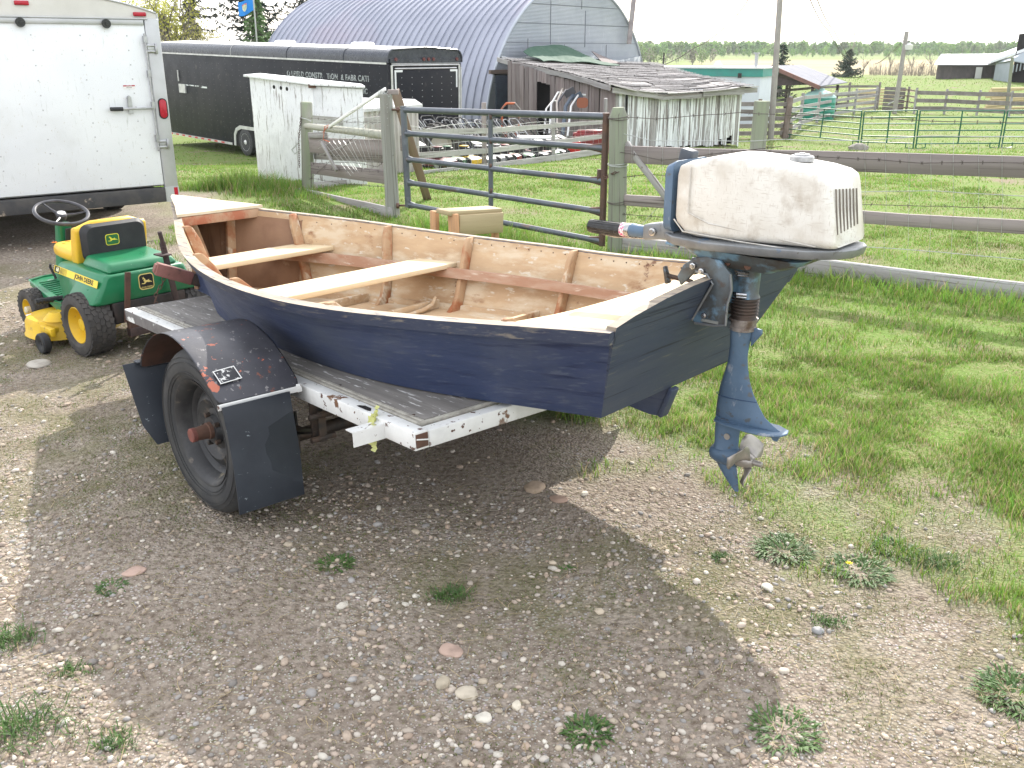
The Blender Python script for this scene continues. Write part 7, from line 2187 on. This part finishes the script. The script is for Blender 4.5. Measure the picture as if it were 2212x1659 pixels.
spruce('short bright green conifer in front of the flag spruce', tb(558, 50), 5.7, 2.0, (.13, .23, .08), 34, lg, 2.0)
yl = leaf_mat('young_yellow_green_leaves', (.52, .52, .12), .5); yl2 = leaf_mat('olive_buds', (.42, .39, .16), .5); yl3 = leaf_mat('brownish_twig_buds', (.32, .25, .16), .4)
leafy_tree('willow_tree', 'spreading willow with yellow green spring leaves nearest to the white trailer', 'willow', tb(378, 52), 9.5, .30, yl, bark, 4, 6, .34, .075, 41, .8, .30, lg)
leafy_tree('willow_tree', 'yellow green willow crown between the white trailer and the left spruce', 'willow', tb(350, 58), 11, .30, yl, bark, 4, 5, .36, .08, 42, .8, .30, lg)
leafy_tree('willow_tree', 'thin willow with olive buds to the right of the bare legged spruce', 'willow', tb(452, 50), 6.2, .16, yl2, bark, 4, 4, .26, .065, 43, .8, .33, lg)
leafy_tree('shrub', 'brownish bare twiggy bush just above the trailer roof left of the flag', 'shrub', tb(490, 47), 4.6, .10, yl3, bark, 4, 4, .22, .055, 44, .95, .34, lg)
leafy_tree('shrub', 'budding bush over the trailer roof close to the white trailer edge', 'shrub', tb(405, 46), 4.8, .10, yl2, bark, 4, 6, .24, .06, 45, .95, .34, lg)
leafy_tree('shrub', 'tall bare grey shrub rising at the edge of the white trailer roof', 'shrub', tb(335, 47), 6.0, .12, yl2, bark, 4, 2, .24, .06, 46, .8, .33, lg)
# flag on its pole
fpz = at(548, 20, 46)
flag = thing('flag', 'bright blue flag with a small shield on a thin pole before the spruce', 'flag', (fpz.x, fpz.y, -1.45))
b = MB(); b.tube([(fpz.x, fpz.y, -1.5), (fpz.x + .03, fpz.y, fpz.z + .55)], .035, 6); b.build('flag_pole', mat('pole_grey', (.4, .42, .4), rough=.5), flag, world=True, smooth=True)
def fl(u, v): return Vector((fpz.x - .72 * u, fpz.y + .08 * math.sin(u * 7), fpz.z + .42 - .50 * v - .16 * u * (v - .2) - .12 * u + .05 * math.sin(u * 6 + v)))
b = MB(); b.grid(fl, 14, 8); fo = b.build('flag_cloth', mat('flag_blue', (.015, .17, .50), rough=.6, trans=.3), flag, world=True, smooth=True)
b = MB(); k = b.verts([fl(.55 + .13 * x, .48 + .24 * y) + Vector((0, -.02, 0)) for x, y in ((-1, -1), (0, -1.1), (1, -1), (1, .2), (.6, .8), (0, 1.15), (-.6, .8), (-1, .2))]); b.face(*range(k, k + 8)); b.build('flag_shield', mat('shield_pale', (.62, .60, .42), (.35, .45, .30), s=6, rough=.6), fo, world=True)
b = MB(); k = b.verts([fl(.55 + .13 * x, .48 + .24 * y) + Vector((0, -.03, 0)) for x, y in ((-1, -1), (0, -1.1), (1, -1), (1, -.6), (-1, -.6))]); b.face(*range(k, k + 5)); b.build('shield_band', mat('shield_red', (.6, .15, .12), rough=.6), fo, world=True)

# far wood: one mass
def wood(name, label, n, x0, x1, y0, y1, h0, h1, cols, seed, leaf=1.1, npt=190):
    g = np.random.default_rng(seed)
    Vs, Fs, Cs, off = [], [], [], 0
    for i in range(n):
        y = g.uniform(y0, y1); x = g.uniform(x0, x1) * y
        H_ = g.uniform(h0, h1); z = float(hz(x, y))
        rx = H_ * g.uniform(.20, .33)
        m_ = npt
        u = g.normal(size=(m_, 3)); u /= np.linalg.norm(u, axis=1)[:, None]
        rad = g.uniform(.35, 1, (m_, 1)) ** .6
        P_ = u * rad * np.array([rx, rx, H_ * .43]) + np.array([x, y, z + H_ * .54])
        a = g.normal(size=(m_, 3)); a /= np.linalg.norm(a, axis=1)[:, None]
        w = np.cross(a, g.normal(size=(m_, 3))); w /= np.linalg.norm(w, axis=1)[:, None]
        s_ = leaf * g.uniform(.5, 1.2, (m_, 1)) * (H_ / 10)
        V_ = np.stack([P_ - a * s_, P_ + w * s_ * .6, P_ + a * s_, P_ - w * s_ * .6], 1).reshape(-1, 3)
        tr_ = np.array([[x - .12, y, z - 1], [x + .12, y, z - 1], [x + .06, y, z + H_ * .6], [x - .06, y, z + H_ * .6]])
        c = np.array(cols[g.integers(0, len(cols))]) * g.uniform(.8, 1.2)
        Vs += [V_, tr_]; k = len(V_) + 4
        F_ = (np.arange(m_ + 1) * 4)[:, None] + np.arange(4)[None]
        Fs.append(F_ + off); off += k
        Cs.append(np.concatenate([np.tile(c, (len(V_), 1)) * np.repeat(g.uniform(.75, 1.15, (m_, 1)), 4, 0), np.tile([.3, .28, .24], (4, 1))]))
    o = raw_mesh(name, np.concatenate(Vs), np.concatenate(Fs), mat('far_leaves', (.2, .3, .1), None, rough=.7, attr='tint', trans=.35, spec=.1), attrs={'tint': np.concatenate(Cs)})
    tag(o, label, 'trees', kind='stuff')
cols = [(.17, .29, .09), (.20, .33, .09), (.14, .24, .09), (.25, .36, .13), (.20, .26, .13)]
wood('far_wood', 'pale green spring wood along the horizon', 620, .10, .62, 470, 640, 4.8, 7.4, cols, 5, 1.3, 130)
wood('far_wood', 'nearer line of bushes along the edge of the far field', 150, .12, .60, 400, 450, 2.2, 4.2, cols[:3], 6, .9, 110)
wood('field_bushes', 'grey green bushes on the far green field left of the tall pole', 34, .130, .205, 240, 330, 2.0, 4.5, [(.16, .22, .10), (.20, .20, .16)], 7, .8, 90)

# single background trees on the right
rg = 'single trees before the far fields'
def gp_(px, Y):
    d = ray(px, 150); x = d.x / d.y * Y; return Vector((x, Y, float(hz(x, Y))))
p = gp_(1832, 106); spruce('broad ragged spruce with a dead pole like tree standing in it', p, 2.9, 2.0, (.07, .10, .07), 61, rg, 3.0)
p = gp_(1832, 112); leafy_tree('dead_tree', 'tall thin dead tree rising above the dark round spruce', 'dead tree', p, 5.6, .10, yl3, palebark, 2, 0, seed=62, spread=.5, first=.62, group=rg)
spruce('dark pointed spruce behind the utility pole and open shelter', gp_(1688, 80), 4.1, 1.7, (.02, .045, .03), 63, rg, 1.4)
spruce('little spruce in front of the green field left of the mobile home vent', gp_(1538, 86), 1.8, .7, (.05, .085, .05), 64, rg, 2.0)
spruce('small dark pointed spruce right beside the arched barn edge', gp_(1398, 90), 1.7, .5, (.03, .06, .04), 65, rg, 2.0)
for i, (px, hh, lab) in enumerate(((1865, 4.6, 'bare leafless tree immediately right of the dark round spruce'), (1872 + 50, 5.2, 'bare forked tree halfway between spruce and leaning lamp pole'), (1972, 4.8, 'bare tree just right of the leaning lamp pole'), (2012, 5.4, 'bare tree closest to the grey shed'), (1945, 2.6, 'low leafless sapling behind the lamp pole'), (1992, 2.8, 'low bare sapling between the two bare trees right of the lamp pole'))):
    p = gp_(px, 118 + i * 2); leafy_tree('bare_tree', lab, 'bare tree', p, hh * .75, .08, yl3, bark, 3, 2 if i > 3 else 0, .3, .07, 70 + i, .75, .36, rg)
# leafless scrub band
g = np.random.default_rng(3); b = MB()
for i in range(240):
    px = g.uniform(1880, 2030); Y = g.uniform(112, 124); p = gp_(px, Y); h_ = g.uniform(.4, 1.5)
    b.tube([p, p + Vector((g.uniform(-.3, .3), 0, h_))], [.035, .012], 3, cap=False)
o = b.build('scrub', mat('scrub_grey', (.26, .22, .18), rough=.9), fix=False); tag(o, 'grey leafless scrub below the bare trees', 'scrub', kind='stuff')

# ================================================================ MOBILE HOME, SHELTER, TANK
mh0, mh1 = at(1412, 142, 50), at(1645, 145, 47.5)
mhz = mh1.z
mh = thing('mobile_home', 'long pale mobile home with a teal band under its flat roof', 'mobile home', (mh1.x, mh1.y, zg(mh1.x, mh1.y)))
tn_w = mat('pale_blue_white_siding', (.62, .66, .72), (.58, .62, .68), s=2, rough=.55); teal = mat('teal_fascia', (.05, .28, .24), (.06, .24, .22), s=3, rough=.5)
a, c = Vector((mh0.x, mh0.y, 0)), Vector((mh1.x, mh1.y, 0)); n_ = Vector((-(c - a).y, (c - a).x, 0)).normalized()
def slab(name, z0, z1, off, th, m_, a=a, c=c, parent=mh, ex0=0, ex1=0):
    d = (c - a).normalized(); A_, C_ = a - d * ex0 - n_ * off, c + d * ex1 - n_ * off
    b = MB(); b.loft([[A_ + Vector((0, 0, z0)), C_ + Vector((0, 0, z0)), C_ + Vector((0, 0, z1)), A_ + Vector((0, 0, z1))], [A_ + n_ * th + Vector((0, 0, z0)), C_ + n_ * th + Vector((0, 0, z0)), C_ + n_ * th + Vector((0, 0, z1)), A_ + n_ * th + Vector((0, 0, z1))]])
    return b.build(name, m_, parent, world=True)
slab('wall', -3.0, mhz - .45, 0, 3.4, tn_w); slab('fascia', mhz - .45, mhz - .08, .06, 3.52, teal, ex0=.1, ex1=.1); slab('roof', mhz - .08, mhz, .12, 3.64, mat('pale_roof', (.66, .68, .68), rough=.5), ex0=.15, ex1=.15)
q = at(1633, 142, 48.6); b = MB(); b.tube([q + Vector((0, 0, -.05)), q + Vector((0, 0, .55))], .09, 10); b.tube([q + Vector((0, 0, .55)), q + Vector((0, 0, .62))], .15, 10); b.build('flue_pipe', alu, mh, world=True, smooth=True)
q = at(1551, 141.5, 49.3); b = MB(); b.tube([q, q + Vector((0, 0, .14)), q + Vector((0, 0, .22))], [.22, .13, .10], 10); b.build('roof_vent', MATS['pale_roof'], mh, world=True, smooth=True)
q = at(1600, 163, 47.9); b = MB(); b.box(q - n_ * .2, (.16, .12, .22)); b.build('wall_lamp', jdark, mh, world=True)
b = MB(); q = at(1433, 141, 50); b.tube([q, q + Vector((0, 0, .6))], .04, 6); b.build('roof_mast', jdark, mh, world=True)

sh2 = thing('open_shelter', 'open sided shelter with dark gable and long grey metal roof slope', 'shelter', (16.5, 57, zg(16.5, 57)))
gR0, gR1 = at(1667, 143, 58), at(1731, 141.5, 66); eR0, eR1 = at(1770, 187.5, 55), at(1831, 179, 62.5); eL0 = at(1646, 152, 59.5); eL1 = eL0 + (gR1 - gR0)
roofm = mat('grey_sheet_roof', (.15, .155, .19), (.12, .13, .155), s=.8, rough=.75, spec=.2)
for nm, A_, B_, C_, D_ in (('roof_slope', gR0, gR1, eR1, eR0), ('roof_slope', gR0, gR1, eL1, eL0)):
    k_ = 14
    for i in range(k_):
        p0, p1 = A_.lerp(B_, i / k_), A_.lerp(B_, (i + .97) / k_); q0, q1 = D_.lerp(C_, i / k_), D_.lerp(C_, (i + .97) / k_)
        b = MB(); b.loft([[p0, p1, q1, q0], [v + Vector((0, 0, .04)) for v in (p0, p1, q1, q0)]]); b.build('roof_sheet', roofm, sh2, world=True)
dkw = mat('dark_brown_boards', (.05, .038, .035), (.08, .06, .055), s=4, rough=.85)
rdw = mat('red_brown_rafter', (.20, .10, .08), (.15, .09, .08), s=3, rough=.8)
plank('verge_board', gR0 + Vector((0, -.1, -.05)), eR0 + Vector((0, -.1, -.05)), .06, .22, rdw, sh2, bevel=0); plank('verge_board', gR0 + Vector((0, -.1, -.05)), eL0 + Vector((0, -.1, -.05)), .06, .22, rdw, sh2, bevel=0)
gb0, gb1 = at(1643, 186, 58.8), at(1745, 183, 56)
b = MB(); k = b.verts([gR0 + Vector((0, .05, -.1)), eL0 + Vector((0, .05, -.1)), gb0 + Vector((0, .05, 0)), gb1 + Vector((0, .05, 0)), eR0 + Vector((0, .05, -.05))]); b.face(k, k + 1, k + 2, k + 3, k + 4); b.build('gable_boarding', dkw, sh2, world=True, solid=.06)
for px, py, Y in ((1646, 186, 58.8), (1756, 186, 56), (1810, 183, 61), (1700, 184, 65), (1668, 184, 64)):
    a_ = at(px, py, Y); pole('post', (a_.x, a_.y, zg(a_.x, a_.y) - .1), a_, .09, .09, dkw, sh2, n=8)
tk = gp_(1776, 56); tk.z = zg(tk.x, tk.y)
ztop = at(1776, 193, 56).z
tank = thing('water_tank', 'round green plastic water tank beside the open shelter', 'tank', tk)
hT = ztop - tk.z
b = MB(); pf = [(0, .93), (hT - .45, .93)]; 
for i in range(4): pf += [(.15 + i * (hT - .7) / 4, .93), (.18 + i * (hT - .7) / 4, .95), (.26 + i * (hT - .7) / 4, .95), (.29 + i * (hT - .7) / 4, .93)]
pf = sorted(pf)
b.lathe(pf, (0, 0, 0), 'Z', 28); b.build('tank_body', mat('tank_green', (.02, .22, .16), (.03, .28, .20), s=1.5, rough=.4), tank, smooth=True)
b = MB(); b.lathe([(hT - .45, .96), (hT - .36, .92), (hT - .15, .62), (hT - .06, .35), (hT - .02, .28), (hT + .03, .28), (hT + .05, .2)], (0, 0, 0), 'Z', 28); b.build('tank_lid', mat('tank_pale_top', (.30, .48, .44), (.25, .42, .38), s=2, rough=.4), tank, smooth=True)
# shrub with white blossom in front of the tank
# ================================================================ POLES AND WIRES
polem = mat('grey_pole_wood', (.27, .25, .235), (.33, .31, .29), s=3, rough=.85)
def upole(label, px0, py0, px1, py1, Y, r, fam, m_=polem):
    a_, c_ = at(px0, py0, Y), at(px1, py1, Y); a_.z = min(a_.z, zg(a_.x, a_.y))
    M, L = frame_x(a_ + Vector((0, 0, -.2)), c_, (0, 1, 0)); b = MB(); b.tube([(0, 0, 0), (L, 0, 0)], [r * 1.15, r], 10)
    t = bpy.data.objects.new('utility_pole', None); reg(t, None, Matrix.Translation(a_)); tag(t, label, 'utility pole', fam)
    b.build('pole', m_, t, M=M, smooth=True); return t, c_
p1o, c1_ = upole('tall grey utility pole beside the mobile home, running out of the top of the picture', 1665, 300, 1689, -60, 37, .105, 'utility poles')
p2o, c2_ = upole('leaning utility pole with a small white lamp', 1937, 206, 1959, 68, 62, .13, 'utility poles')
p3o, c3_ = upole('short green grey pole in front of the open metal shed', 2178, 218, 2187, 124, 66, .10, 'utility poles', postg)
q = at(1963, 92, 62); b = MB(); b.tube([at(1957, 95, 62), at(1963, 88, 62), q], .03, 5); b.build('lamp_arm', jdark, p2o, world=True)
b = MB(); b.lathe([(-.42, .26), (-.14, .30), (-.10, .16), (0, .12)], q, 'Z', 14); b.build('lamp_head', mat('white_lamp', (.62, .62, .6), rough=.4), p2o, world=True, smooth=True)
hw = thing('power_line', 'pair of thin overhead wires dropping from the top down to the dead tree', 'power line', at(1800, 120, 80))
for k_ in (0, 1): wire('wire', [at(1745 + k_ * 16 - 2, -20, 50), at(1790 + k_ * 12, 66, 66), at(1835 + k_ * 12, 132, 95)], .03, wire_rust, hw, sag=.25)
hw2 = thing('power_line', 'pair of wires running from the lamp pole down to the left', 'power line', at(1900, 120, 80))
for k_ in (0, 1): wire('wire', [at(1954, 78 + 5 * k_, 62), at(1925, 112 + 3 * k_, 75), at(1890, 138, 95)], .020, wire_rust, hw2, sag=.15)
hw3 = thing('power_line', 'single wire slanting down to the right end of the arched barn', 'power line', at(1500, 90, 50))
wire('wire', [at(1622, -10, 36), at(1570, 55, 40), at(1500, 103, 44), at(1420, 144, 48)], .02, wire_rust, hw3, sag=.1)
# ================================================================ FAR SHEDS ON THE RIGHT
s1a, s1b = at(2021, 176, 100), at(2147, 176, 101.5)
s1 = thing('farm_shed', 'long dark sided shed with a shining white metal roof and white door', 'shed', (s1a.x, s1a.y, zg(s1a.x, s1a.y)))
dsid = mat('dark_weathered_siding', (.085, .075, .075), (.12, .10, .10), s=1.2, rough=.85)
def fslab(name, pts, th, m_, parent):
    b = MB(); b.loft([pts, [p + Vector((.0, th, 0)) for p in pts]]); return b.build(name, m_, parent, world=True)
z_e = at(2021, 140, 100).z
k_ = 16
for i in range(k_):
    p0, p1 = s1a.lerp(s1b, i / k_), s1a.lerp(s1b, (i + .97) / k_)
    fslab('wall_sheet', [Vector((p0.x, p0.y, -2)), Vector((p1.x, p1.y, -2)), Vector((p1.x, p1.y, z_e)), Vector((p0.x, p0.y, z_e))], .1, dsid, s1)
r0, r1 = at(2018, 140.5, 99.5), at(2152, 141, 101); r3, r2 = at(2033, 118, 104.5), at(2190, 117, 106)
rm_ = mat('shining_white_roof', (.72, .73, .78), (.62, .63, .70), s=.3, rough=.35)
k_ = 22
for i in range(k_):
    b = MB(); t0, t1 = i / k_, (i + .96) / k_
    q_ = [r0.lerp(r1, t0), r0.lerp(r1, t1), r3.lerp(r2, t1), r3.lerp(r2, t0)]
    b.loft([q_, [v + Vector((0, 0, .06)) for v in q_]]); b.build('roof_sheet', rm_, s1, world=True)
d0, d1 = at(2104, 172, 100.6), at(2117, 172, 100.7); zt = at(2110, 145, 100.6).z
fslab('door', [Vector((d0.x, d0.y - .15, at(2110, 172.5, 100.6).z)), Vector((d1.x, d1.y - .15, at(2110, 172.5, 100.6).z)), Vector((d1.x, d1.y - .15, zt)), Vector((d0.x, d0.y - .15, zt))], .1, mat('white_door', (.7, .7, .7), rough=.5), s1)
s2 = thing('farm_shed', 'grey blue metal shed with an open front at the right edge of the picture', 'shed', at(2150, 180, 96))
gsid = mat('grey_blue_sheet', (.34, .38, .43), (.30, .34, .38), s=1, rough=.45, metal=.2)
w0, w1 = at(2146, 176, 97), at(2182, 181, 93); zt0, zt1 = at(2146, 132, 97).z, at(2182, 124, 93).z
k_ = 6
for i in range(k_):
    t0, t1 = i / k_, (i + .97) / k_; p0, p1 = w0.lerp(w1, t0), w0.lerp(w1, t1); za_, zc_ = zt0 + (zt1 - zt0) * t0, zt0 + (zt1 - zt0) * t1
    fslab('wall_sheet', [Vector((p0.x, p0.y, -2)), Vector((p1.x, p1.y, -2)), Vector((p1.x, p1.y, zc_)), Vector((p0.x, p0.y, za_))], .1, gsid, s2)
v0, v1, v2 = at(2140, 131, 97), at(2235, 97, 92), at(2330, 150, 88)
b = MB(); q_ = [v0, v1, v2]; 
b.loft([[v0, v1, v2, v2 + Vector((0, 0, -.25)), v1 + Vector((0, 0, -.3)), v0 + Vector((0, 0, -.25))], [p + Vector((6, 14, 0)) for p in (v0, v1, v2, v2 + Vector((0, 0, -.25)), v1 + Vector((0, 0, -.3)), v0 + Vector((0, 0, -.25)))]]); b.build('roof', rm_, s2, world=True)
b = MB(); k = b.verts([v0 + Vector((.5, .2, -.3)), v1 + Vector((0, .2, -.3)), v2 + Vector((0, .2, -.3)), at(2330, 152, 88.2), at(2182, 131, 93.2)]); b.face(*range(k, k + 5)); b.build('gable_sheet', gsid, s2, world=True, solid=.05)
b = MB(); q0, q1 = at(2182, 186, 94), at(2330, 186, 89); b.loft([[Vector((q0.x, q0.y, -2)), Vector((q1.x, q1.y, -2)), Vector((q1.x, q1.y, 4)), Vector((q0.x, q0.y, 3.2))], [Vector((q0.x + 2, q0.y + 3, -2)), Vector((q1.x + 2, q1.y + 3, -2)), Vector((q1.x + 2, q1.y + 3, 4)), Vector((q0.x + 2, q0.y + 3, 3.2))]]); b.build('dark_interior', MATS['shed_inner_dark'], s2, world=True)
for i in range(4):
    a_ = at(2190 + i * 8, 140 + i * -2, 92.5); pole('hanging_strut', a_, a_ + Vector((0, 0, -.7)), .06, .06, gsid, s2, n=6)

# ================================================================ FAR FENCES AND GREEN PANELS
fargrey = mat('dark_far_rail', (.17, .15, .14), (.24, .22, .21), s=3, rough=.85, rnd=.15)
fargrey2 = mat('light_far_rail', (.34, .33, .33), (.26, .25, .25), s=3, rough=.85, rnd=.12)
def farfence(label, pts, n_r, h, m_, mpost, post_px=None, th=.05, bh=.15, top=0.0):
    """pts: ground points; n_r rails"""
    pts = [Vector(p) for p in pts]
    f = thing('rail_fence', label, 'fence', pts[0], 0)
    for a_, c_ in zip(pts, pts[1:]):
        for i in range(n_r):
            z = h * (i + .75) / n_r
            plank('rail', a_ + Vector((0, 0, z)), c_ + Vector((0, 0, z + random.uniform(-.03, .03))), th, bh, m_, f, bevel=0, rough=.01)
        pole('fence_post', a_ + Vector((0, .08, -.1)), a_ + Vector((random.uniform(-.03, .03), .08, h + .12 + top)), .08, .075, mpost, f, n=7)
    a_ = pts[-1]; pole('fence_post', a_ + Vector((0, .08, -.1)), a_ + Vector((0, .08, h + .1)), .08, .075, mpost, f, n=7)
    return f
def gpx(px, py): return ground(px, py, 20)
random.seed(33)
fA = gpx(1700, 299); 
farfence('dark five board fence between the peeling shed and the leaning brown post', [gpx(1575, 300), gpx(1636, 300), fA], 5, 1.35, fargrey, mat('brown_far_post', (.16, .12, .10), rough=.9))
b = MB(); b.tube([fA + Vector((-.12, -.1, -.1)), Vector(at(1707, 211, fA.y))], .13, 8); o = b.build('leaning_post', mat('brown_leaning_post', (.18, .14, .12), (.25, .2, .18), s=4, rough=.9), smooth=True); tag(o, 'thick brown leaning post at the end of the green panels', 'fence post')
curve = [fA, gpx(1728, 280), gpx(1765, 266), gpx(1800, 256), gpx(1845, 248), gpx(1890, 240)]
farfence('light rail fence curving away from the leaning post towards the dark gate', curve, 4, 1.45, fargrey2, fargrey2)
farfence('dark rail fence behind the tank and shelter', [gpx(1640, 262), gpx(1700, 252), gpx(1760, 244), gpx(1830, 238), gpx(1895, 236)], 3, 1.7, fargrey, fargrey)
farfence('dark plank corral fence on the right with two wide boards', [gpx(1975, 247), gpx(2040, 248), gpx(2110, 252), gpx(2180, 255), gpx(2270, 258)], 3, 1.45, fargrey, fargrey2, bh=.24)
farfence('thin brown pole fence in the middle of the far corral', [gpx(1935, 242), gpx(1958, 243), gpx(1975, 246)], 4, 1.5, mat('thin_brown_rail', (.20, .15, .13), rough=.85), fargrey, bh=.08)
dg = thing('board_gate', 'small dark board gate with a pale cross brace in the far corral', 'gate', gpx(1925, 242))
gA, gB = gpx(1905, 240), gpx(1950, 242)
for i in range(6):
    z = .15 + i * .26; plank('gate_board', gA + Vector((0, 0, z)), gB + Vector((0, 0, z)), .05, .22, fargrey, dg, bevel=0, rough=.01)
plank('cross_brace', gA + Vector((.1, -.06, .3)), gB + Vector((-.2, -.06, .95)), .03, .08, mat('pale_brace', (.55, .55, .53), rough=.7), dg, bevel=0)
lp_ = thing('lumber_pile', 'yellowish stack of sawn boards behind the far corral gate', 'lumber pile', gpx(1900, 236))
for i in range(6):
    a_ = gpx(1862, 236) + Vector((0, 1.2, .25 + i * .2)); plank('board', a_, a_ + Vector((2.6 + .3 * (i % 2), .5, 0)), .3, .12, mat('fresh_yellow_board', (.52, .42, .24), rough=.8), lp_, bevel=0)
ppl = thing('lumber_pile', 'sunlit tan heap of poles behind the fence at the far right', 'lumber pile', gpx(2195, 240))
for i in range(9):
    a_ = gpx(2172 + (i % 5) * 3, 246) + Vector((0, 3.0, .15 + .16 * i)); pole('log', a_, a_ + Vector((4.5, .8, random.uniform(-.1, .3))), .1, .08, MATS['fresh_yellow_board'], ppl, n=7)
grn = mat('dark_green_panel_pipe', (.012, .10, .055), (.02, .13, .075), s=4, rough=.4)
def panel(label, gx0, gx1, top0, top1, feet=True):
    a_, c_ = Vector(gx0), Vector(gx1)
    t = thing('corral_panel', label, 'corral panel', a_, 0, 'green tubular corral panels')
    h = 1.28; z0 = .16
    def tb_(nm, p, q, r=.024): M, L = frame_x(p, q, (0, 1, 0) if abs((q - p).normalized().z) > .9 else (0, 0, 1)); b = MB(); b.tube([(0, 0, 0), (L, 0, 0)], r, 7); return b.build(nm, grn, t, M=M, smooth=True)
    up = Vector((0, 0, 1))
    ta_, tc_ = Vector(top0), Vector(top1)
    for p, q in ((a_, ta_), (c_, tc_)): tb_('end_tube', p - up * .02, q)
    m0, m1 = a_.lerp(c_, .5), ta_.lerp(tc_, .5); tb_('centre_tube', m0.lerp(m1, .13), m1)
    for i in range(6):
        k_ = .13 + .87 * i / 5; tb_('cross_bar', a_.lerp(ta_, k_), c_.lerp(tc_, k_), .021)
    for q, s_ in ((a_, 1), (c_, -1)):
        d = (c_ - a_).normalized() * s_; b = MB(); b.tube([q + d * .3 + up * .18, q + d * .3 + up * .03, q + d * .15, q], .02, 5); b.build('foot', grn, t, world=True)
    return t
def pt2(px0, py0, px1, py1):
    g_ = gpx(px0, py0); return g_, Vector(at(px1, py1, g_.y))
A0, A0t = pt2(1696, 300, 1709, 231); A1, A1t = pt2(1853, 316, 1862, 240); B0_, B0t = pt2(1859, 317, 1867, 241); B1, B1t = pt2(1972, 321, 1982, 238)
C0, C0t = pt2(1978, 321, 1988, 239); C1, C1t = pt2(2157, 320, 2171, 239); D0, D0t = pt2(2163, 320, 2177, 239); D1, D1t = pt2(2330, 322, 2348, 238)
panel('green tubular corral panel leaning against the brown post', A0, A1, A0t, A1t)
panel('second green corral panel from the brown post', B0_, B1, B0t, B1t)
panel('third green corral panel from the brown post, above the motor cowl', C0, C1, C0t, C1t)
panel('green corral panel cut off by the right edge of the picture', D0, D1, D0t, D1t)
for px, py, r_, lab in ((1854, 325, .20, 'flat grey rock lying in front of the joint of two green panels'), (1712 - 15, 296, .3, 'tree stump at the foot of the tall utility pole')):
    p = gpx(px, py); b = MB(); rr = random.Random(px)
    rings = []
    for z, s_ in ((-.05, 1.0), (.10, .98), (.17, .7), (.2, .3)) if py > 310 else ((-.05, .85), (.3, .8), (.55, .8), (.56, .6)):
        rings.append([(math.cos(a) * r_ * s_ * rr.uniform(.82, 1.15) * (1.5 if py > 310 else .9), math.sin(a) * r_ * s_ * rr.uniform(.82, 1.1), z + rr.uniform(-.02, .02)) for a in [i * math.pi / 8 for i in range(16)]])
    b.loft(rings)
    o = b.build('rock' if py > 310 else 'tree_stump', mat('far_rock', (.26, .24, .21), (.18, .17, .15), s=6, rough=.9) if py > 310 else mat('stump_wood', (.20, .16, .13), rough=.9), M=Matrix.Translation(p), smooth=True, angle=40); tag(o, lab, 'rock' if py > 310 else 'stump')
# weathered fence posts beyond the corral
# ================================================================ HAZE
hzm = bpy.data.materials.new('haze')
hzm.use_nodes = True
hn = hzm.node_tree.nodes; hl = hzm.node_tree.links
for n_h in list(hn):
    if n_h.type == 'BSDF_PRINCIPLED': hn.remove(n_h)
pv = hn.new('ShaderNodeVolumePrincipled')
pv.inputs['Color'].default_value = (.93, .96, 1.0, 1)
pv.inputs['Density'].default_value = .00022
pv.inputs['Anisotropy'].default_value = .3
hl.new(pv.outputs[0], [n_h for n_h in hn if n_h.type == 'OUTPUT_MATERIAL'][0].inputs['Volume'])
b = MB(); b.box((0, 1250, 7.0), (5200, 2700, 26))
ho = b.build('haze', hzm, M=Matrix.Identity(4)); tag(ho, 'thin spring haze over the whole farmyard', 'haze', kind='stuff')
